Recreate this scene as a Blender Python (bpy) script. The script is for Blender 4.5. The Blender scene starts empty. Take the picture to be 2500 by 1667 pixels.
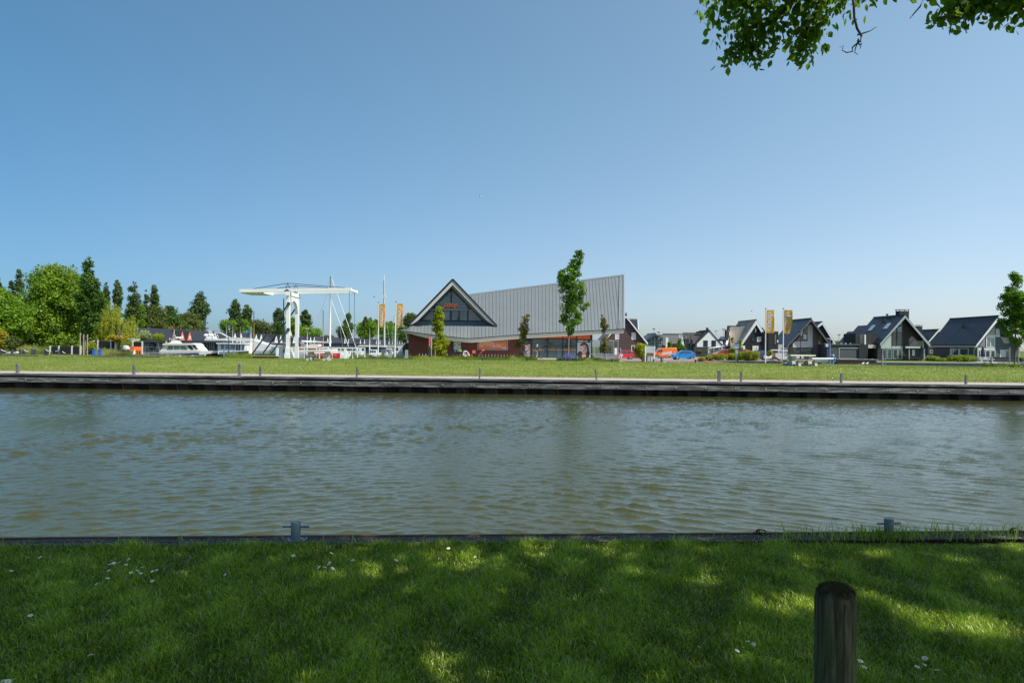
import bpy, math, random
import numpy as np
from mathutils import Vector, Matrix
random.seed(7); np.random.seed(7)
R = math.radians
SC = bpy.context.scene
COL = SC.collection

# ------------------------------------------------------------ camera
F = 1666.7; HX, HY, EYE = 1250.0, 845.0, 1.65; ROLL = 0.0095
cam_d = bpy.data.cameras.new("camera"); cam = bpy.data.objects.new("camera", cam_d); COL.objects.link(cam)
cam_d.lens = 24.0; cam_d.sensor_width = 36.0; cam_d.clip_start = 0.05; cam_d.clip_end = 9000
cam_d.shift_y = (HY - 833.5) / 2500.0
cam.location = (0, 0, EYE)
cam.rotation_euler = (Matrix.Rotation(R(90), 3, 'X') @ Matrix.Rotation(ROLL, 3, 'Z')).to_euler()
SC.camera = cam

# ------------------------------------------------------------ sky and sun
SUN_AZ, SUN_EL = R(60), R(54)          # azimuth measured from straight behind the camera towards the right
world = bpy.data.worlds.new("World"); SC.world = world; world.use_nodes = True
nt = world.node_tree; bg = nt.nodes["Background"]
sky = nt.nodes.new("ShaderNodeTexSky"); sky.sky_type = 'NISHITA'; sky.sun_disc = False
sky.sun_elevation = SUN_EL
sun_dir = Vector((math.sin(SUN_AZ) * math.cos(SUN_EL), -math.cos(SUN_AZ) * math.cos(SUN_EL), math.sin(SUN_EL)))
sky.sun_rotation = math.atan2(sun_dir.x, sun_dir.y)
sky.altitude = 0; sky.air_density = 0.8; sky.dust_density = 1.2; sky.ozone_density = 5.0
gm = nt.nodes.new("ShaderNodeGamma"); gm.inputs[1].default_value = 0.68
tint = nt.nodes.new("ShaderNodeMix"); tint.data_type = 'RGBA'; tint.blend_type = 'MULTIPLY'; tint.inputs[0].default_value = 1.0
# the air is hazier towards the sun on the right, deeper blue away from it
tc = nt.nodes.new("ShaderNodeTexCoord"); sx = nt.nodes.new("ShaderNodeSeparateXYZ"); mr = nt.nodes.new("ShaderNodeMapRange")
mr.inputs[1].default_value = -0.58; mr.inputs[2].default_value = 0.55; rp = nt.nodes.new("ShaderNodeMix"); rp.data_type = 'RGBA'
rp.inputs[6].default_value = (0.60, 1.02, 1.18, 1); rp.inputs[7].default_value = (1.56, 1.74, 1.62, 1)
nt.links.new(tc.outputs["Generated"], sx.inputs[0]); nt.links.new(sx.outputs[0], mr.inputs[0]); nt.links.new(mr.outputs[0], rp.inputs[0]); nt.links.new(rp.outputs[2], tint.inputs[7])
nt.links.new(sky.outputs[0], gm.inputs[0]); nt.links.new(gm.outputs[0], tint.inputs[6])
mh = nt.nodes.new("ShaderNodeMapRange"); mh.inputs[1].default_value = 0.0; mh.inputs[2].default_value = 0.32; hz = nt.nodes.new("ShaderNodeMix"); hz.data_type = 'RGBA'
hz.inputs[6].default_value = (1.09, 0.94, 0.99, 1); hz.inputs[7].default_value = (1, 1, 1, 1); nt.links.new(sx.outputs[2], mh.inputs[0]); nt.links.new(mh.outputs[0], hz.inputs[0])
t2 = nt.nodes.new("ShaderNodeMix"); t2.data_type = 'RGBA'; t2.blend_type = 'MULTIPLY'; t2.inputs[0].default_value = 1.0; nt.links.new(tint.outputs[2], t2.inputs[6]); nt.links.new(hz.outputs[2], t2.inputs[7])
nt.links.new(t2.outputs[2], bg.inputs[0]); bg.inputs[1].default_value = 0.15
sun_l = bpy.data.lights.new("sun", 'SUN'); sun_l.energy = 4.3; sun_l.angle = R(0.5); sun_l.color = (1.0, 0.955, 0.88)
sun = bpy.data.objects.new("sun", sun_l); COL.objects.link(sun)
sun.rotation_euler = sun_dir.to_track_quat('Z', 'Y').to_euler()
SC.view_settings.view_transform = 'Standard'; SC.view_settings.look = 'None'
SC.view_settings.exposure = 0.30; SC.view_settings.gamma = 1.0

# ------------------------------------------------------------ helpers
_c, _s = math.cos(ROLL), math.sin(ROLL)
def W(px, py, d):
    u, v = px - HX, py - HY
    a = u * _c + v * _s; b = -u * _s + v * _c
    return Vector((a / F * d, d, EYE - b / F * d))
def PX(x, d):                      # photograph column of a world x on the horizon
    return HX + x / d * F
def XW(px, d): return (px - HX) / F * d
def lerp(a, b, t): return a + (b - a) * t

def tag(o, label=None, cat=None, group=None, kind=None):
    if label: o["label"] = label
    if cat: o["category"] = cat
    if group: o["group"] = group
    if kind: o["kind"] = kind
    return o
def thing(name, loc, label, cat, group=None, rz=0):
    o = bpy.data.objects.new(name, None); COL.objects.link(o)
    o.location = loc; o.rotation_euler = (0, 0, rz); o.empty_display_size = 0.2
    return tag(o, label, cat, group)
def dup(root, loc=None, rz=None, label=None, group=None):
    r = root.copy(); COL.objects.link(r)
    if loc is not None: r.location = loc
    if rz is not None: r.rotation_euler = (0, 0, rz)
    if label: r["label"] = label
    if group: r["group"] = group
    for ch in list(root.children):
        c = ch.copy(); COL.objects.link(c); c.parent = r
        for g in list(ch.children):
            e = g.copy(); COL.objects.link(e); e.parent = c
    return r
def wloc(o):
    v = Vector((0, 0, 0))
    while o is not None:
        v += o.location; o = o.parent
    return v

class MB:
    """collects faces and links them as one mesh object"""
    def __init__(s): s.v = []; s.f = []; s.m = []; s.mi = 0
    def add(s, vs, fs):
        b = len(s.v); s.v += [tuple(p) for p in vs]
        for f in fs: s.f.append([b + i for i in f]); s.m.append(s.mi)
        return s
    def poly(s, pts): return s.add(pts, [list(range(len(pts)))])
    def box(s, a, b):
        x0, y0, z0 = [min(a[i], b[i]) for i in range(3)]; x1, y1, z1 = [max(a[i], b[i]) for i in range(3)]
        return s.add([(x0,y0,z0),(x1,y0,z0),(x1,y1,z0),(x0,y1,z0),(x0,y0,z1),(x1,y0,z1),(x1,y1,z1),(x0,y1,z1)],
                     [(0,3,2,1),(4,5,6,7),(0,1,5,4),(1,2,6,5),(2,3,7,6),(3,0,4,7)])
    def cbox(s, c, d, rz=0, M=None):
        hx, hy, hz = d[0]/2, d[1]/2, d[2]/2
        vs = [Vector((x, y, z)) for z in (-hz, hz) for x, y in ((-hx,-hy),(hx,-hy),(hx,hy),(-hx,hy))]
        Q = M if M is not None else Matrix.Rotation(rz, 3, 'Z')
        vs = [Q @ v + Vector(c) for v in vs]
        return s.add(vs, [(0,3,2,1),(4,5,6,7),(0,1,5,4),(1,2,6,5),(2,3,7,6),(3,0,4,7)])
    def prism(s, pts, vec):
        n = len(pts); vec = Vector(vec); p = [Vector(q) for q in pts]
        return s.add(p + [q + vec for q in p], [list(range(n)), list(range(2*n-1, n-1, -1))] +
                     [(i, i + n, (i+1) % n + n, (i+1) % n) for i in range(n)])
    def tube(s, pts, rad, n=8, caps=True):
        pts = [Vector(p) for p in pts]
        if not isinstance(rad, (list, tuple)): rad = [rad] * len(pts)
        vs = []; fs = []
        for i, p in enumerate(pts):
            t = (pts[min(i+1, len(pts)-1)] - pts[max(i-1, 0)])
            t = t.normalized() if t.length > 1e-9 else Vector((0, 0, 1))
            up = Vector((0, 0, 1)) if abs(t.z) < 0.9 else Vector((1, 0, 0))
            a = t.cross(up).normalized(); b = t.cross(a)
            for k in range(n):
                w = 2 * math.pi * k / n
                vs.append(p + (a * math.cos(w) + b * math.sin(w)) * rad[i])
        for i in range(len(pts)-1):
            for k in range(n):
                fs.append((i*n+k, i*n+(k+1)%n, (i+1)*n+(k+1)%n, (i+1)*n+k))
        if caps: fs += [list(range(n)), list(range(len(pts)*n-1, (len(pts)-1)*n-1, -1))]
        return s.add(vs, fs)
    def bar(s, a, b, w, h=None):
        """square bar between two points"""
        h = h or w; a = Vector(a); b = Vector(b); t = (b-a).normalized()
        up = Vector((0, 0, 1)) if abs(t.z) < 0.95 else Vector((0, 1, 0))
        x = t.cross(up).normalized() * w/2; y = x.cross(t).normalized() * h/2
        return s.add([a-x-y, a+x-y, a+x+y, a-x+y, b-x-y, b+x-y, b+x+y, b-x+y],
                     [(0,1,2,3),(7,6,5,4),(0,4,5,1),(1,5,6,2),(2,6,7,3),(3,7,4,0)])
    def lathe(s, c, prof, n=16, axis='Z', cap=True):
        c = Vector(c); vs = []; fs = []
        for r, h in prof:
            for k in range(n):
                w = 2*math.pi*k/n; a, b = r*math.cos(w), r*math.sin(w)
                vs.append(c + Vector({'Z': (a, b, h), 'Y': (a, h, b), 'X': (h, a, b)}[axis]))
        m = len(prof)
        for i in range(m-1):
            for k in range(n): fs.append((i*n+k, i*n+(k+1)%n, (i+1)*n+(k+1)%n, (i+1)*n+k))
        if cap: fs += [list(range(n)), list(range(m*n-1, (m-1)*n-1, -1))]
        return s.add(vs, fs)
    def ball(s, c, r, n=10):
        rr = r if isinstance(r, (tuple, list)) else (r, r, r); vs = []; fs = []; c = Vector(c)
        for i in range(n+1):
            t = math.pi*i/n
            for k in range(n*2):
                w = math.pi*k/n
                vs.append(c + Vector((rr[0]*math.sin(t)*math.cos(w), rr[1]*math.sin(t)*math.sin(w), rr[2]*math.cos(t))))
        for i in range(n):
            for k in range(2*n): fs.append((i*2*n+k, (i+1)*2*n+k, (i+1)*2*n+(k+1)%(2*n), i*2*n+(k+1)%(2*n)))
        return s.add(vs, fs)
    def torus(s, c, R_, r, n=20, k=6, axis='Y'):
        c = Vector(c); vs = []; fs = []
        for i in range(n):
            w = 2*math.pi*i/n
            for j in range(k):
                q = 2*math.pi*j/k; a = (R_ + r*math.cos(q)); h = r*math.sin(q)
                x, y = a*math.cos(w), a*math.sin(w)
                vs.append(c + Vector({'Z': (x, y, h), 'Y': (x, h, y), 'X': (h, x, y)}[axis]))
        for i in range(n):
            for j in range(k): fs.append((i*k+j, ((i+1)%n)*k+j, ((i+1)%n)*k+(j+1)%k, i*k+(j+1)%k))
        return s.add(vs, fs)
    def text(s, body, size, M, extrude=0.0, bold=0.0, shear=0.0, align='CENTER', sp=1.0):
        cu = bpy.data.curves.new("t", 'FONT'); cu.body = body; cu.size = size; cu.extrude = extrude
        cu.offset = bold; cu.shear = shear; cu.align_x = align; cu.space_character = sp; cu.resolution_u = 4
        o = bpy.data.objects.new("t", cu); COL.objects.link(o)
        dg = bpy.context.evaluated_depsgraph_get(); me = bpy.data.meshes.new_from_object(o.evaluated_get(dg))
        s.add([M @ v.co for v in me.vertices], [list(p.vertices) for p in me.polygons])
        bpy.data.objects.remove(o); bpy.data.curves.remove(cu); bpy.data.meshes.remove(me)
        return s
    def build(s, name, mats, parent=None, world=False, smooth=False, loc=None, sharp=None):
        me = bpy.data.meshes.new(name)
        off = wloc(parent) if (world and parent is not None) else Vector((0, 0, 0))
        if loc is not None: off = Vector(loc)
        vs = [(p[0]-off[0], p[1]-off[1], p[2]-off[2]) for p in s.v] if off.length > 0 else s.v
        me.from_pydata(vs, [], s.f)
        if not isinstance(mats, (list, tuple)): mats = [mats]
        for m in mats: me.materials.append(m)
        me.polygons.foreach_set("material_index", s.m)
        if smooth:
            me.polygons.foreach_set("use_smooth", [True]*len(s.f))
            if sharp: me.set_sharp_from_angle(angle=R(sharp))
        me.update()
        o = bpy.data.objects.new(name, me); COL.objects.link(o)
        if parent is not None: o.parent = parent
        if loc is not None: o.location = loc
        return o

def np_mesh(name, V, Fa, mats, parent=None, rnd=None, loc=None, smooth=False):
    """fast mesh: V (n,3), Fa (m,k)"""
    me = bpy.data.meshes.new(name); n = len(V); m, k = Fa.shape
    me.vertices.add(n); me.vertices.foreach_set("co", np.ascontiguousarray(V, dtype=np.float32).ravel())
    me.loops.add(m*k); me.loops.foreach_set("vertex_index", Fa.astype(np.int32).ravel())
    me.polygons.add(m); me.polygons.foreach_set("loop_start", np.arange(0, m*k, k, dtype=np.int32))
    me.polygons.foreach_set("loop_total", np.full(m, k, dtype=np.int32))
    if smooth: me.polygons.foreach_set("use_smooth", np.ones(m, dtype=bool))
    if not isinstance(mats, (list, tuple)): mats = [mats]
    for q in mats: me.materials.append(q)
    if rnd is not None:
        a = me.attributes.new("rnd", 'FLOAT', 'FACE'); a.data.foreach_set("value", rnd.astype(np.float32))
    me.update(calc_edges=True)
    o = bpy.data.objects.new(name, me); COL.objects.link(o)
    if parent is not None: o.parent = parent
    if loc is not None: o.location = loc
    return o

# ------------------------------------------------------------ materials
class N:
    def __init__(s, name):
        s.m = bpy.data.materials.new(name); s.m.use_nodes = True; s.t = s.m.node_tree; s.t.nodes.clear()
        s.out = s.n("OutputMaterial")
    def n(s, t, **kw):
        o = s.t.nodes.new("ShaderNode" + t)
        for k, v in kw.items(): setattr(o, k, v)
        return o
    def l(s, a, b): s.t.links.new(a, b)
    def pos(s): return s.n("NewGeometry").outputs["Position"]
    def obj(s): return s.n("TexCoord").outputs["Object"]
    def mapv(s, v, sc):
        o = s.n("VectorMath", operation='MULTIPLY'); s.l(v, o.inputs[0]); o.inputs[1].default_value = sc; return o.outputs[0]
    def noise(s, v, scale, det=3.0, rough=0.55):
        o = s.n("TexNoise"); s.l(v, o.inputs["Vector"]); o.inputs["Scale"].default_value = scale
        o.inputs["Detail"].default_value = det; o.inputs["Roughness"].default_value = rough; return o.outputs["Fac"]
    def ramp(s, f, stops):
        o = s.n("ValToRGB"); s.l(f, o.inputs[0]); e = o.color_ramp.elements
        while len(e) < len(stops): e.new(0.5)
        for i, (p, c) in enumerate(stops):
            e[i].position = p; e[i].color = (c[0], c[1], c[2], 1) if not isinstance(c, float) else (c, c, c, 1)
        return o.outputs[0]
    def mix(s, f, a, b, mode='MIX'):
        o = s.n("Mix", data_type='RGBA', blend_type=mode)
        for sock, val in ((o.inputs["Factor"], f), (o.inputs["A"], a), (o.inputs["B"], b)):
            pass
        ins = {'F': o.inputs[0], 'A': o.inputs[6], 'B': o.inputs[7]}
        for k, val in (('F', f), ('A', a), ('B', b)):
            if hasattr(val, 'links'): s.l(val, ins[k])
            elif k == 'F': ins[k].default_value = val
            else: ins[k].default_value = (val[0], val[1], val[2], 1)
        return o.outputs[2]
    def bump(s, h, strength, dist=0.01):
        o = s.n("Bump"); s.l(h, o.inputs["Height"]); o.inputs["Strength"].default_value = strength
        o.inputs["Distance"].default_value = dist; return o.outputs[0]
    def math(s, op, a, b=None):
        o = s.n("Math", operation=op)
        for i, val in enumerate((a, b)):
            if val is None: continue
            if hasattr(val, 'links'): s.l(val, o.inputs[i])
            else: o.inputs[i].default_value = val
        return o.outputs[0]
    def bsdf(s, col, rough=0.6, metal=0.0, normal=None, spec=0.5, **kw):
        o = s.n("BsdfPrincipled")
        if hasattr(col, 'links'): s.l(col, o.inputs["Base Color"])
        else: o.inputs["Base Color"].default_value = (col[0], col[1], col[2], 1)
        if hasattr(rough, 'links'): s.l(rough, o.inputs["Roughness"])
        else: o.inputs["Roughness"].default_value = rough
        o.inputs["Metallic"].default_value = metal; o.inputs["Specular IOR Level"].default_value = spec
        if normal is not None: s.l(normal, o.inputs["Normal"])
        for k, v in kw.items(): o.inputs[k.replace('_', ' ')].default_value = v
        s.l(o.outputs[0], s.out.inputs[0]); return o

_mc = {}
def paint(name, c, rough=0.5, var=0.12, scale=3.0, metal=0.0, spec=0.5, coat=0.0):
    """plain surface with slight weathering"""
    if name in _mc: return _mc[name]
    k = N(name); p = k.pos()
    f = k.noise(p, scale, 4)
    col = k.mix(f, tuple(x*(1-var) for x in c), tuple(min(1, x*(1+var)) for x in c))
    r = k.ramp(f, [(0.3, max(0.02, rough-0.08)), (0.7, min(1.0, rough+0.08))])
    b = k.bsdf(col, r, metal, spec=spec)
    if coat: b.inputs["Coat Weight"].default_value = coat; b.inputs["Coat Roughness"].default_value = 0.05
    _mc[name] = k.m; return k.m

def leafmat(name, dark, light, trans=0.35, scale=0.5, rough=0.5, spec=0.3):
    if name in _mc: return _mc[name]
    k = N(name); a = k.n("Attribute", attribute_name="rnd").outputs["Fac"]
    f = k.noise(k.pos(), scale, 3)
    g = k.math('ADD', k.math('MULTIPLY', a, 0.6), k.math('MULTIPLY', k.math('SUBTRACT', f, 0.5), 1.3))
    g = k.math('ADD', g, 0.2)
    col = k.ramp(g, [(0.0, dark), (1.0, light)])
    b = k.bsdf(col, rough, spec=spec)
    tr = k.n("BsdfTranslucent"); tc = k.mix(0.5, col, (light[0]*1.5, light[1]*1.5, light[2]*0.6)); k.l(tc, tr.inputs[0])
    mx = k.n("MixShader"); mx.inputs[0].default_value = trans; k.l(b.outputs[0], mx.inputs[1]); k.l(tr.outputs[0], mx.inputs[2])
    k.l(mx.outputs[0], k.out.inputs[0]); _mc[name] = k.m; return k.m

def glass(name, c=(0.02, 0.03, 0.035), rough=0.04):
    if name in _mc: return _mc[name]
    k = N(name); f = k.noise(k.pos(), 0.35, 2)
    col = k.ramp(f, [(0.35, c), (0.65, tuple(min(1, x*2.4+0.01) for x in c))])
    nrm = k.bump(k.noise(k.pos(), 1.2, 1), 0.15, 0.05)
    k.bsdf(col, rough, spec=0.9, normal=nrm); _mc[name] = k.m; return k.m

WHITE = paint("white_paint", (0.82, 0.82, 0.80), 0.4, 0.04)
OFFW = paint("warm_white_gelcoat", (0.80, 0.78, 0.70), 0.25, 0.03, coat=0.4)
GREYM = paint("galvanised_steel", (0.42, 0.45, 0.48), 0.42, 0.15, 8, metal=0.5)
BLACK = paint("black_paint", (0.018, 0.02, 0.024), 0.45, 0.3)
DARK = paint("dark_grey_paint", (0.05, 0.056, 0.065), 0.5, 0.2)
RUBBER = paint("rubber", (0.015, 0.015, 0.016), 0.85, 0.2)
GLASS = glass("window_glass")
GLASSL = glass("pale_window_glass", (0.10, 0.13, 0.14))
CONC = paint("concrete", (0.42, 0.40, 0.36), 0.85, 0.2, 5)
CURT = paint("curtain_cloth", (0.62, 0.62, 0.60), 0.8, 0.1)
ORANGE = paint("orange_paint", (0.85, 0.19, 0.02), 0.4, 0.05)

def brickmat(name, c1, c2, mortar, sx=0.22, sy=0.065, bump=0.4):
    k = N(name); p = k.pos(); sep = k.n("SeparateXYZ"); k.l(p, sep.inputs[0])
    cmb = k.n("CombineXYZ"); k.l(k.math('ADD', sep.outputs[0], sep.outputs[1]), cmb.inputs[0]); k.l(sep.outputs[2], cmb.inputs[1])
    br = k.n("TexBrick"); k.l(cmb.outputs[0], br.inputs["Vector"]); br.inputs["Scale"].default_value = 1.0
    br.inputs["Brick Width"].default_value = sx; br.inputs["Row Height"].default_value = sy
    br.inputs["Mortar Size"].default_value = 0.008; br.inputs["Color1"].default_value = (*c1, 1)
    br.inputs["Color2"].default_value = (*c2, 1); br.inputs["Mortar"].default_value = (*mortar, 1)
    f = k.noise(k.mapv(p, (1, 1, 3)), 1.3, 5, 0.7)
    col = k.mix(k.ramp(f, [(0.35, 0.0), (0.7, 0.45)]), br.outputs[0], tuple(x*1.9 for x in c2))
    k.bsdf(col, 0.85, normal=k.bump(br.outputs["Fac"], -bump, 0.01)); return k.m
def tilemat(name, c, row=0.33, colw=0.3, gloss=0.35, axis='x', var=0.5):
    """roof tiles in courses: rows follow height, columns follow the eaves"""
    k = N(name); p = k.pos(); sep = k.n("SeparateXYZ"); k.l(p, sep.inputs[0])
    a = k.math('PINGPONG', k.math('DIVIDE', sep.outputs[2], row), 1.0)
    rowf = k.math('FRACT', k.math('DIVIDE', sep.outputs[2], row))
    cf = k.math('FRACT', k.math('DIVIDE', sep.outputs[0 if axis == 'x' else 1], colw))
    wv = k.math('SINE', k.math('MULTIPLY', cf, math.pi))
    f = k.noise(p, 2.5, 4)
    col = k.mix(f, tuple(x*(1-var) for x in c), tuple(x*(1+var) for x in c))
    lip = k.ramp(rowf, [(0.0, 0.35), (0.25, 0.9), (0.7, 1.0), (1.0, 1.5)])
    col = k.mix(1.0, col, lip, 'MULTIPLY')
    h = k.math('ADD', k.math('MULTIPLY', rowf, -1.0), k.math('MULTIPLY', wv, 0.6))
    k.bsdf(col, gloss, normal=k.bump(h, 0.7, 0.05), spec=0.25); return k.m
def boardmat(name, c, w=0.2, vertical=True, var=0.25, rough=0.7, gap=0.08):
    k = N(name); p = k.pos(); sep = k.n("SeparateXYZ"); k.l(p, sep.inputs[0])
    s_ = k.math('ADD', sep.outputs[0], sep.outputs[1]) if vertical else sep.outputs[2]
    q = k.math('DIVIDE', s_, w); fr = k.math('FRACT', q); fl = k.math('FLOOR', q)
    wn = k.n("TexWhiteNoise", noise_dimensions='1D'); k.l(fl, wn.inputs["W"])
    grain = k.noise(k.mapv(p, (12, 12, 0.7) if vertical else (0.7, 0.7, 12)), 2, 4)
    v = k.math('ADD', k.math('MULTIPLY', wn.outputs[0], 0.6), k.math('MULTIPLY', grain, 0.4))
    col = k.mix(v, tuple(x*(1-var) for x in c), tuple(x*(1+var) for x in c))
    lip = k.ramp(fr, [(0.0, 0.25), (gap, 1.0), (1.0, 1.0)])
    col = k.mix(1.0, col, lip, 'MULTIPLY')
    k.bsdf(col, rough, normal=k.bump(lip, 0.4, 0.01)); return k.m

# ------------------------------------------------------------ terrain
def quay_y(x): return 34.1 - 0.05 * x
def back_y(x): return np.interp(x, [-400, -120, -48, -17, 4, 30, 44, 90, 400], [50, 58, 64, 71, 70.5, 64, 59, 52, 50])
def sm(t): t = np.clip(t, 0, 1); return t*t*(3-2*t)
def base_z(x, y):
    b = lerp(-0.06, -0.32, sm((x-8)/7.0))
    return lerp(b, -0.10, sm((x-26)/4.0))
def zt(x, y):
    x = np.asarray(x, float); y = np.asarray(y, float)
    q = quay_y(x)+3.0; bk = back_y(x)
    lawn = 0.3*sm((y-q)/15.0) - 0.1*sm((y-60)/8.0) - 0.06*sm((x-25)/15)*sm((y-50)/10)
    t = sm((y-bk)/3.5)
    return np.where(y < q, 0.0, lawn*(1-t) + base_z(x, y)*t)
def gz(x, y): return float(zt(x, y))
def G(px, d):                       # ground point under photograph column px at distance d
    x = XW(px, d); return Vector((x, d, gz(x, d)))
# ============================================================ GROUND, WATER, QUAYS
def grassmat(name, c1, c2, dry, sc=1.0, bump=0.6):
    k = N(name); p = k.pos()
    f1 = k.noise(p, 14*sc, 6, 0.75); f2 = k.noise(k.mapv(p, (1.0, 1.0, 1.0)), 0.45*sc, 4, 0.6); f3 = k.noise(p, 1.7*sc, 3)
    col = k.mix(f1, c1, c2)
    col = k.mix(k.ramp(f2, [(0.42, 0.0), (0.72, 0.75)]), col, dry)
    col = k.mix(k.ramp(f3, [(0.35, 0.35), (0.6, 0.0)]), col, tuple(x*0.55 for x in c1))
    k.bsdf(col, 0.85, spec=0.2, normal=k.bump(f1, bump, 0.05)); return k.m
M_LAWN = grassmat("far_lawn_grass", (0.11, 0.165, 0.022), (0.20, 0.25, 0.03), (0.30, 0.28, 0.07), 1.0)
M_NEAR = grassmat("near_soil_and_grass", (0.06, 0.10, 0.010), (0.09, 0.14, 0.018), (0.10, 0.11, 0.030), 3.0)
M_ROUGHG = grassmat("rough_grass_ground", (0.07, 0.11, 0.02), (0.13, 0.16, 0.035), (0.20, 0.17, 0.08), 1.5)

def sheet(name, x0, x1, nx, f0, f1, ny, mat, zf=None, power=1.0, lift=0.0, kind='structure'):
    """ground sheet between two curves y=f0(x) and y=f1(x)"""
    xs = np.linspace(x0, x1, nx) if not hasattr(nx, '__len__') else np.asarray(nx, float)
    nx = len(xs); t = np.linspace(0, 1, ny)**power
    Y0 = np.array([float(f0(x)) if callable(f0) else f0 for x in xs]); Y1 = np.array([float(f1(x)) if callable(f1) else f1 for x in xs])
    X = np.repeat(xs[:, None], ny, 1); Y = Y0[:, None] + (Y1-Y0)[:, None]*t[None, :]
    Z = (zt(X, Y) if zf is None else zf(X, Y)) + lift
    V = np.stack([X, Y, Z], -1).reshape(-1, 3)
    i, j = np.meshgrid(np.arange(nx-1), np.arange(ny-1), indexing='ij'); a = (i*ny+j).ravel()
    o = np_mesh(name, V, np.stack([a, a+ny, a+ny+1, a+1], -1), mat, smooth=True)
    return tag(o, kind=kind)

xs_l = np.concatenate([np.linspace(-400, -80, 9), np.linspace(-70, 70, 90), np.linspace(80, 400, 9)])
sheet("far_lawn", 0, 0, xs_l, lambda x: quay_y(x)+2.9, lambda x: back_y(x)+4.0, 60, M_LAWN)
sheet("left_garden_ground", 0, 0, np.concatenate([np.linspace(-400, -90, 8), np.linspace(-80, -23.7, 40)]), lambda x: back_y(x)+4.0, 84.0, 10, M_ROUGHG)
sheet("left_garden_ground", -400, -48, 30, 84.0, 95.0, 5, M_ROUGHG)
sheet("left_garden_ground", -400, -72, 30, 95.0, 112.0, 5, M_ROUGHG)
sheet("left_garden_ground", -400, -84, 12, 112.0, 900.0, 12, M_ROUGHG)
sheet("shop_ground", -17.2, 28.5, 60, lambda x: back_y(x)+4.0, 96.0, 14, M_ROUGHG)
sheet("village_ground", 0, 0, np.concatenate([np.linspace(-17.2, 60, 40), np.linspace(70, 500, 10)]), 96.0, 900.0, 30, M_ROUGHG, power=2.0)
sheet("distant_ground", -6000, 6000, 3, 500.0, 8000.0, 3, M_ROUGHG, zf=lambda X, Y: X*0-0.6)
# vertical banks where land meets the marina and the side channels
k = MB(); WL = -0.75
def bank(pts, z0=-1.6):
    for (xa, ya), (xb, yb) in zip(pts[:-1], pts[1:]):
        n = max(1, int(math.hypot(xb-xa, yb-ya)/3))
        for i in range(n):
            a = (lerp(xa, xb, i/n), lerp(ya, yb, i/n)); b = (lerp(xa, xb, (i+1)/n), lerp(ya, yb, (i+1)/n))
            k.poly([(a[0], a[1], z0), (b[0], b[1], z0), (b[0], b[1], gz(*b)), (a[0], a[1], gz(*a))])
bank([(-23.7, float(back_y(-23.7))+4), (-23.7, 84), (-48, 84), (-48, 95), (-72, 95), (-72, 112), (-84, 112), (-84, 890)])
bank([(-17.2, float(back_y(-17.2))+4), (-17.2, 890)]); bank([(-23.7, float(back_y(-23.7))+4), (-17.2, float(back_y(-17.2))+4)])
bank([(28.5, float(back_y(28.5))+4), (28.5, 96), (120, 96), (400, 96)])
bank([(x, float(back_y(x))+4) for x in range(29, 140, 4)])
tag(k.build("bank_edge", paint("dark_bank_boards", (0.06, 0.055, 0.05), 0.8, 0.3)), kind='structure')

# ---- water
def watermat():
    k = N("canal_water"); p = k.pos()
    n1 = k.noise(k.mapv(p, (1.0, 1.35, 1)), 11.0, 4, 0.65); n2 = k.noise(k.mapv(p, (1.0, 1.5, 1)), 4.5, 2)
    h = k.math('ADD', k.math('MULTIPLY', n1, 0.5), n2)
    f = k.noise(p, 0.15, 2)
    col = k.mix(f, (0.050, 0.056, 0.020), (0.060, 0.064, 0.023))
    k.bsdf(col, 0.06, spec=0.5, normal=k.bump(h, 0.55, 0.02), IOR=1.33); return k.m
M_WATER = watermat()
def near_edge(x): return 5.97 + 0.059*x
ny, nx = 640, 860
ty = np.linspace(0, 1, ny); u = np.linspace(-1, 1, nx)
Yr = 4.6*np.exp(np.log(36.5/4.6)*ty)
X = u[:, None]*(Yr[None, :]*0.86+2.5) + (u[:, None]**11)*320; Y = np.repeat(Yr[None, :], nx, 0)
rng = np.random.default_rng(5); Z = np.zeros_like(X)
wA = sm(0.5 - X/(Y*0.7)*0.9); wB = 1-wA
lump = np.zeros_like(X)
for i in range(6):
    a = rng.uniform(0, 6.28); kk = rng.uniform(0.15, 0.9); lump += np.sin(kk*(X*math.cos(a)+Y*math.sin(a))+rng.uniform(0, 6.28))
lump = np.clip(1+0.16*lump, 0.5, 1.6)
for i in range(96):
    lam = rng.uniform(0.20, 0.46) if i < 58 else rng.uniform(0.09, 0.26); kk = 2*math.pi/lam
    lobe = i % 2; ang = rng.normal(R(29), R(14 if i < 58 else 30))*(1 if lobe == 0 else -1)
    if i % 8 == 0: ang = rng.uniform(-1.2, 1.2)
    ph = kk*(-math.sin(ang)*X + math.cos(ang)*Y) + rng.uniform(0, 6.28)
    if i % 3 == 1: cx_, cy_ = rng.normal(-0.9, 1.0), rng.normal(-1.0, 2.2); ph = kk*np.hypot(X-cx_, Y-cy_)+rng.uniform(0, 6.28)   # rings spreading from the near bank
    ph += 0.6*np.sin(0.5*X+0.35*Y+i)
    s = 0.0235 if i < 58 else 0.022
    w = ((wA if lobe == 0 else wB)*0.85+0.25)*np.clip(lam/(0.0080*Y), 0, 1)**1.5
    q = np.sin(ph); Z += s/kk*w*(q + 0.32*np.cos(2*ph))
fade = 1-0.35*sm((Y-14)/20)
Z = Z*lump*fade; Z = WL + Z + 0.28*(Z*Z/Z.std()-Z.std())       # peaked crests, flat troughs
V = np.stack([X, Y, Z], -1).reshape(-1, 3)
i, j = np.meshgrid(np.arange(nx-1), np.arange(ny-1), indexing='ij'); a = (i*ny+j).ravel()
tag(np_mesh("canal_water", V, np.stack([a, a+ny, a+ny+1, a+1], -1), M_WATER, smooth=True), kind='structure')
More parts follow.
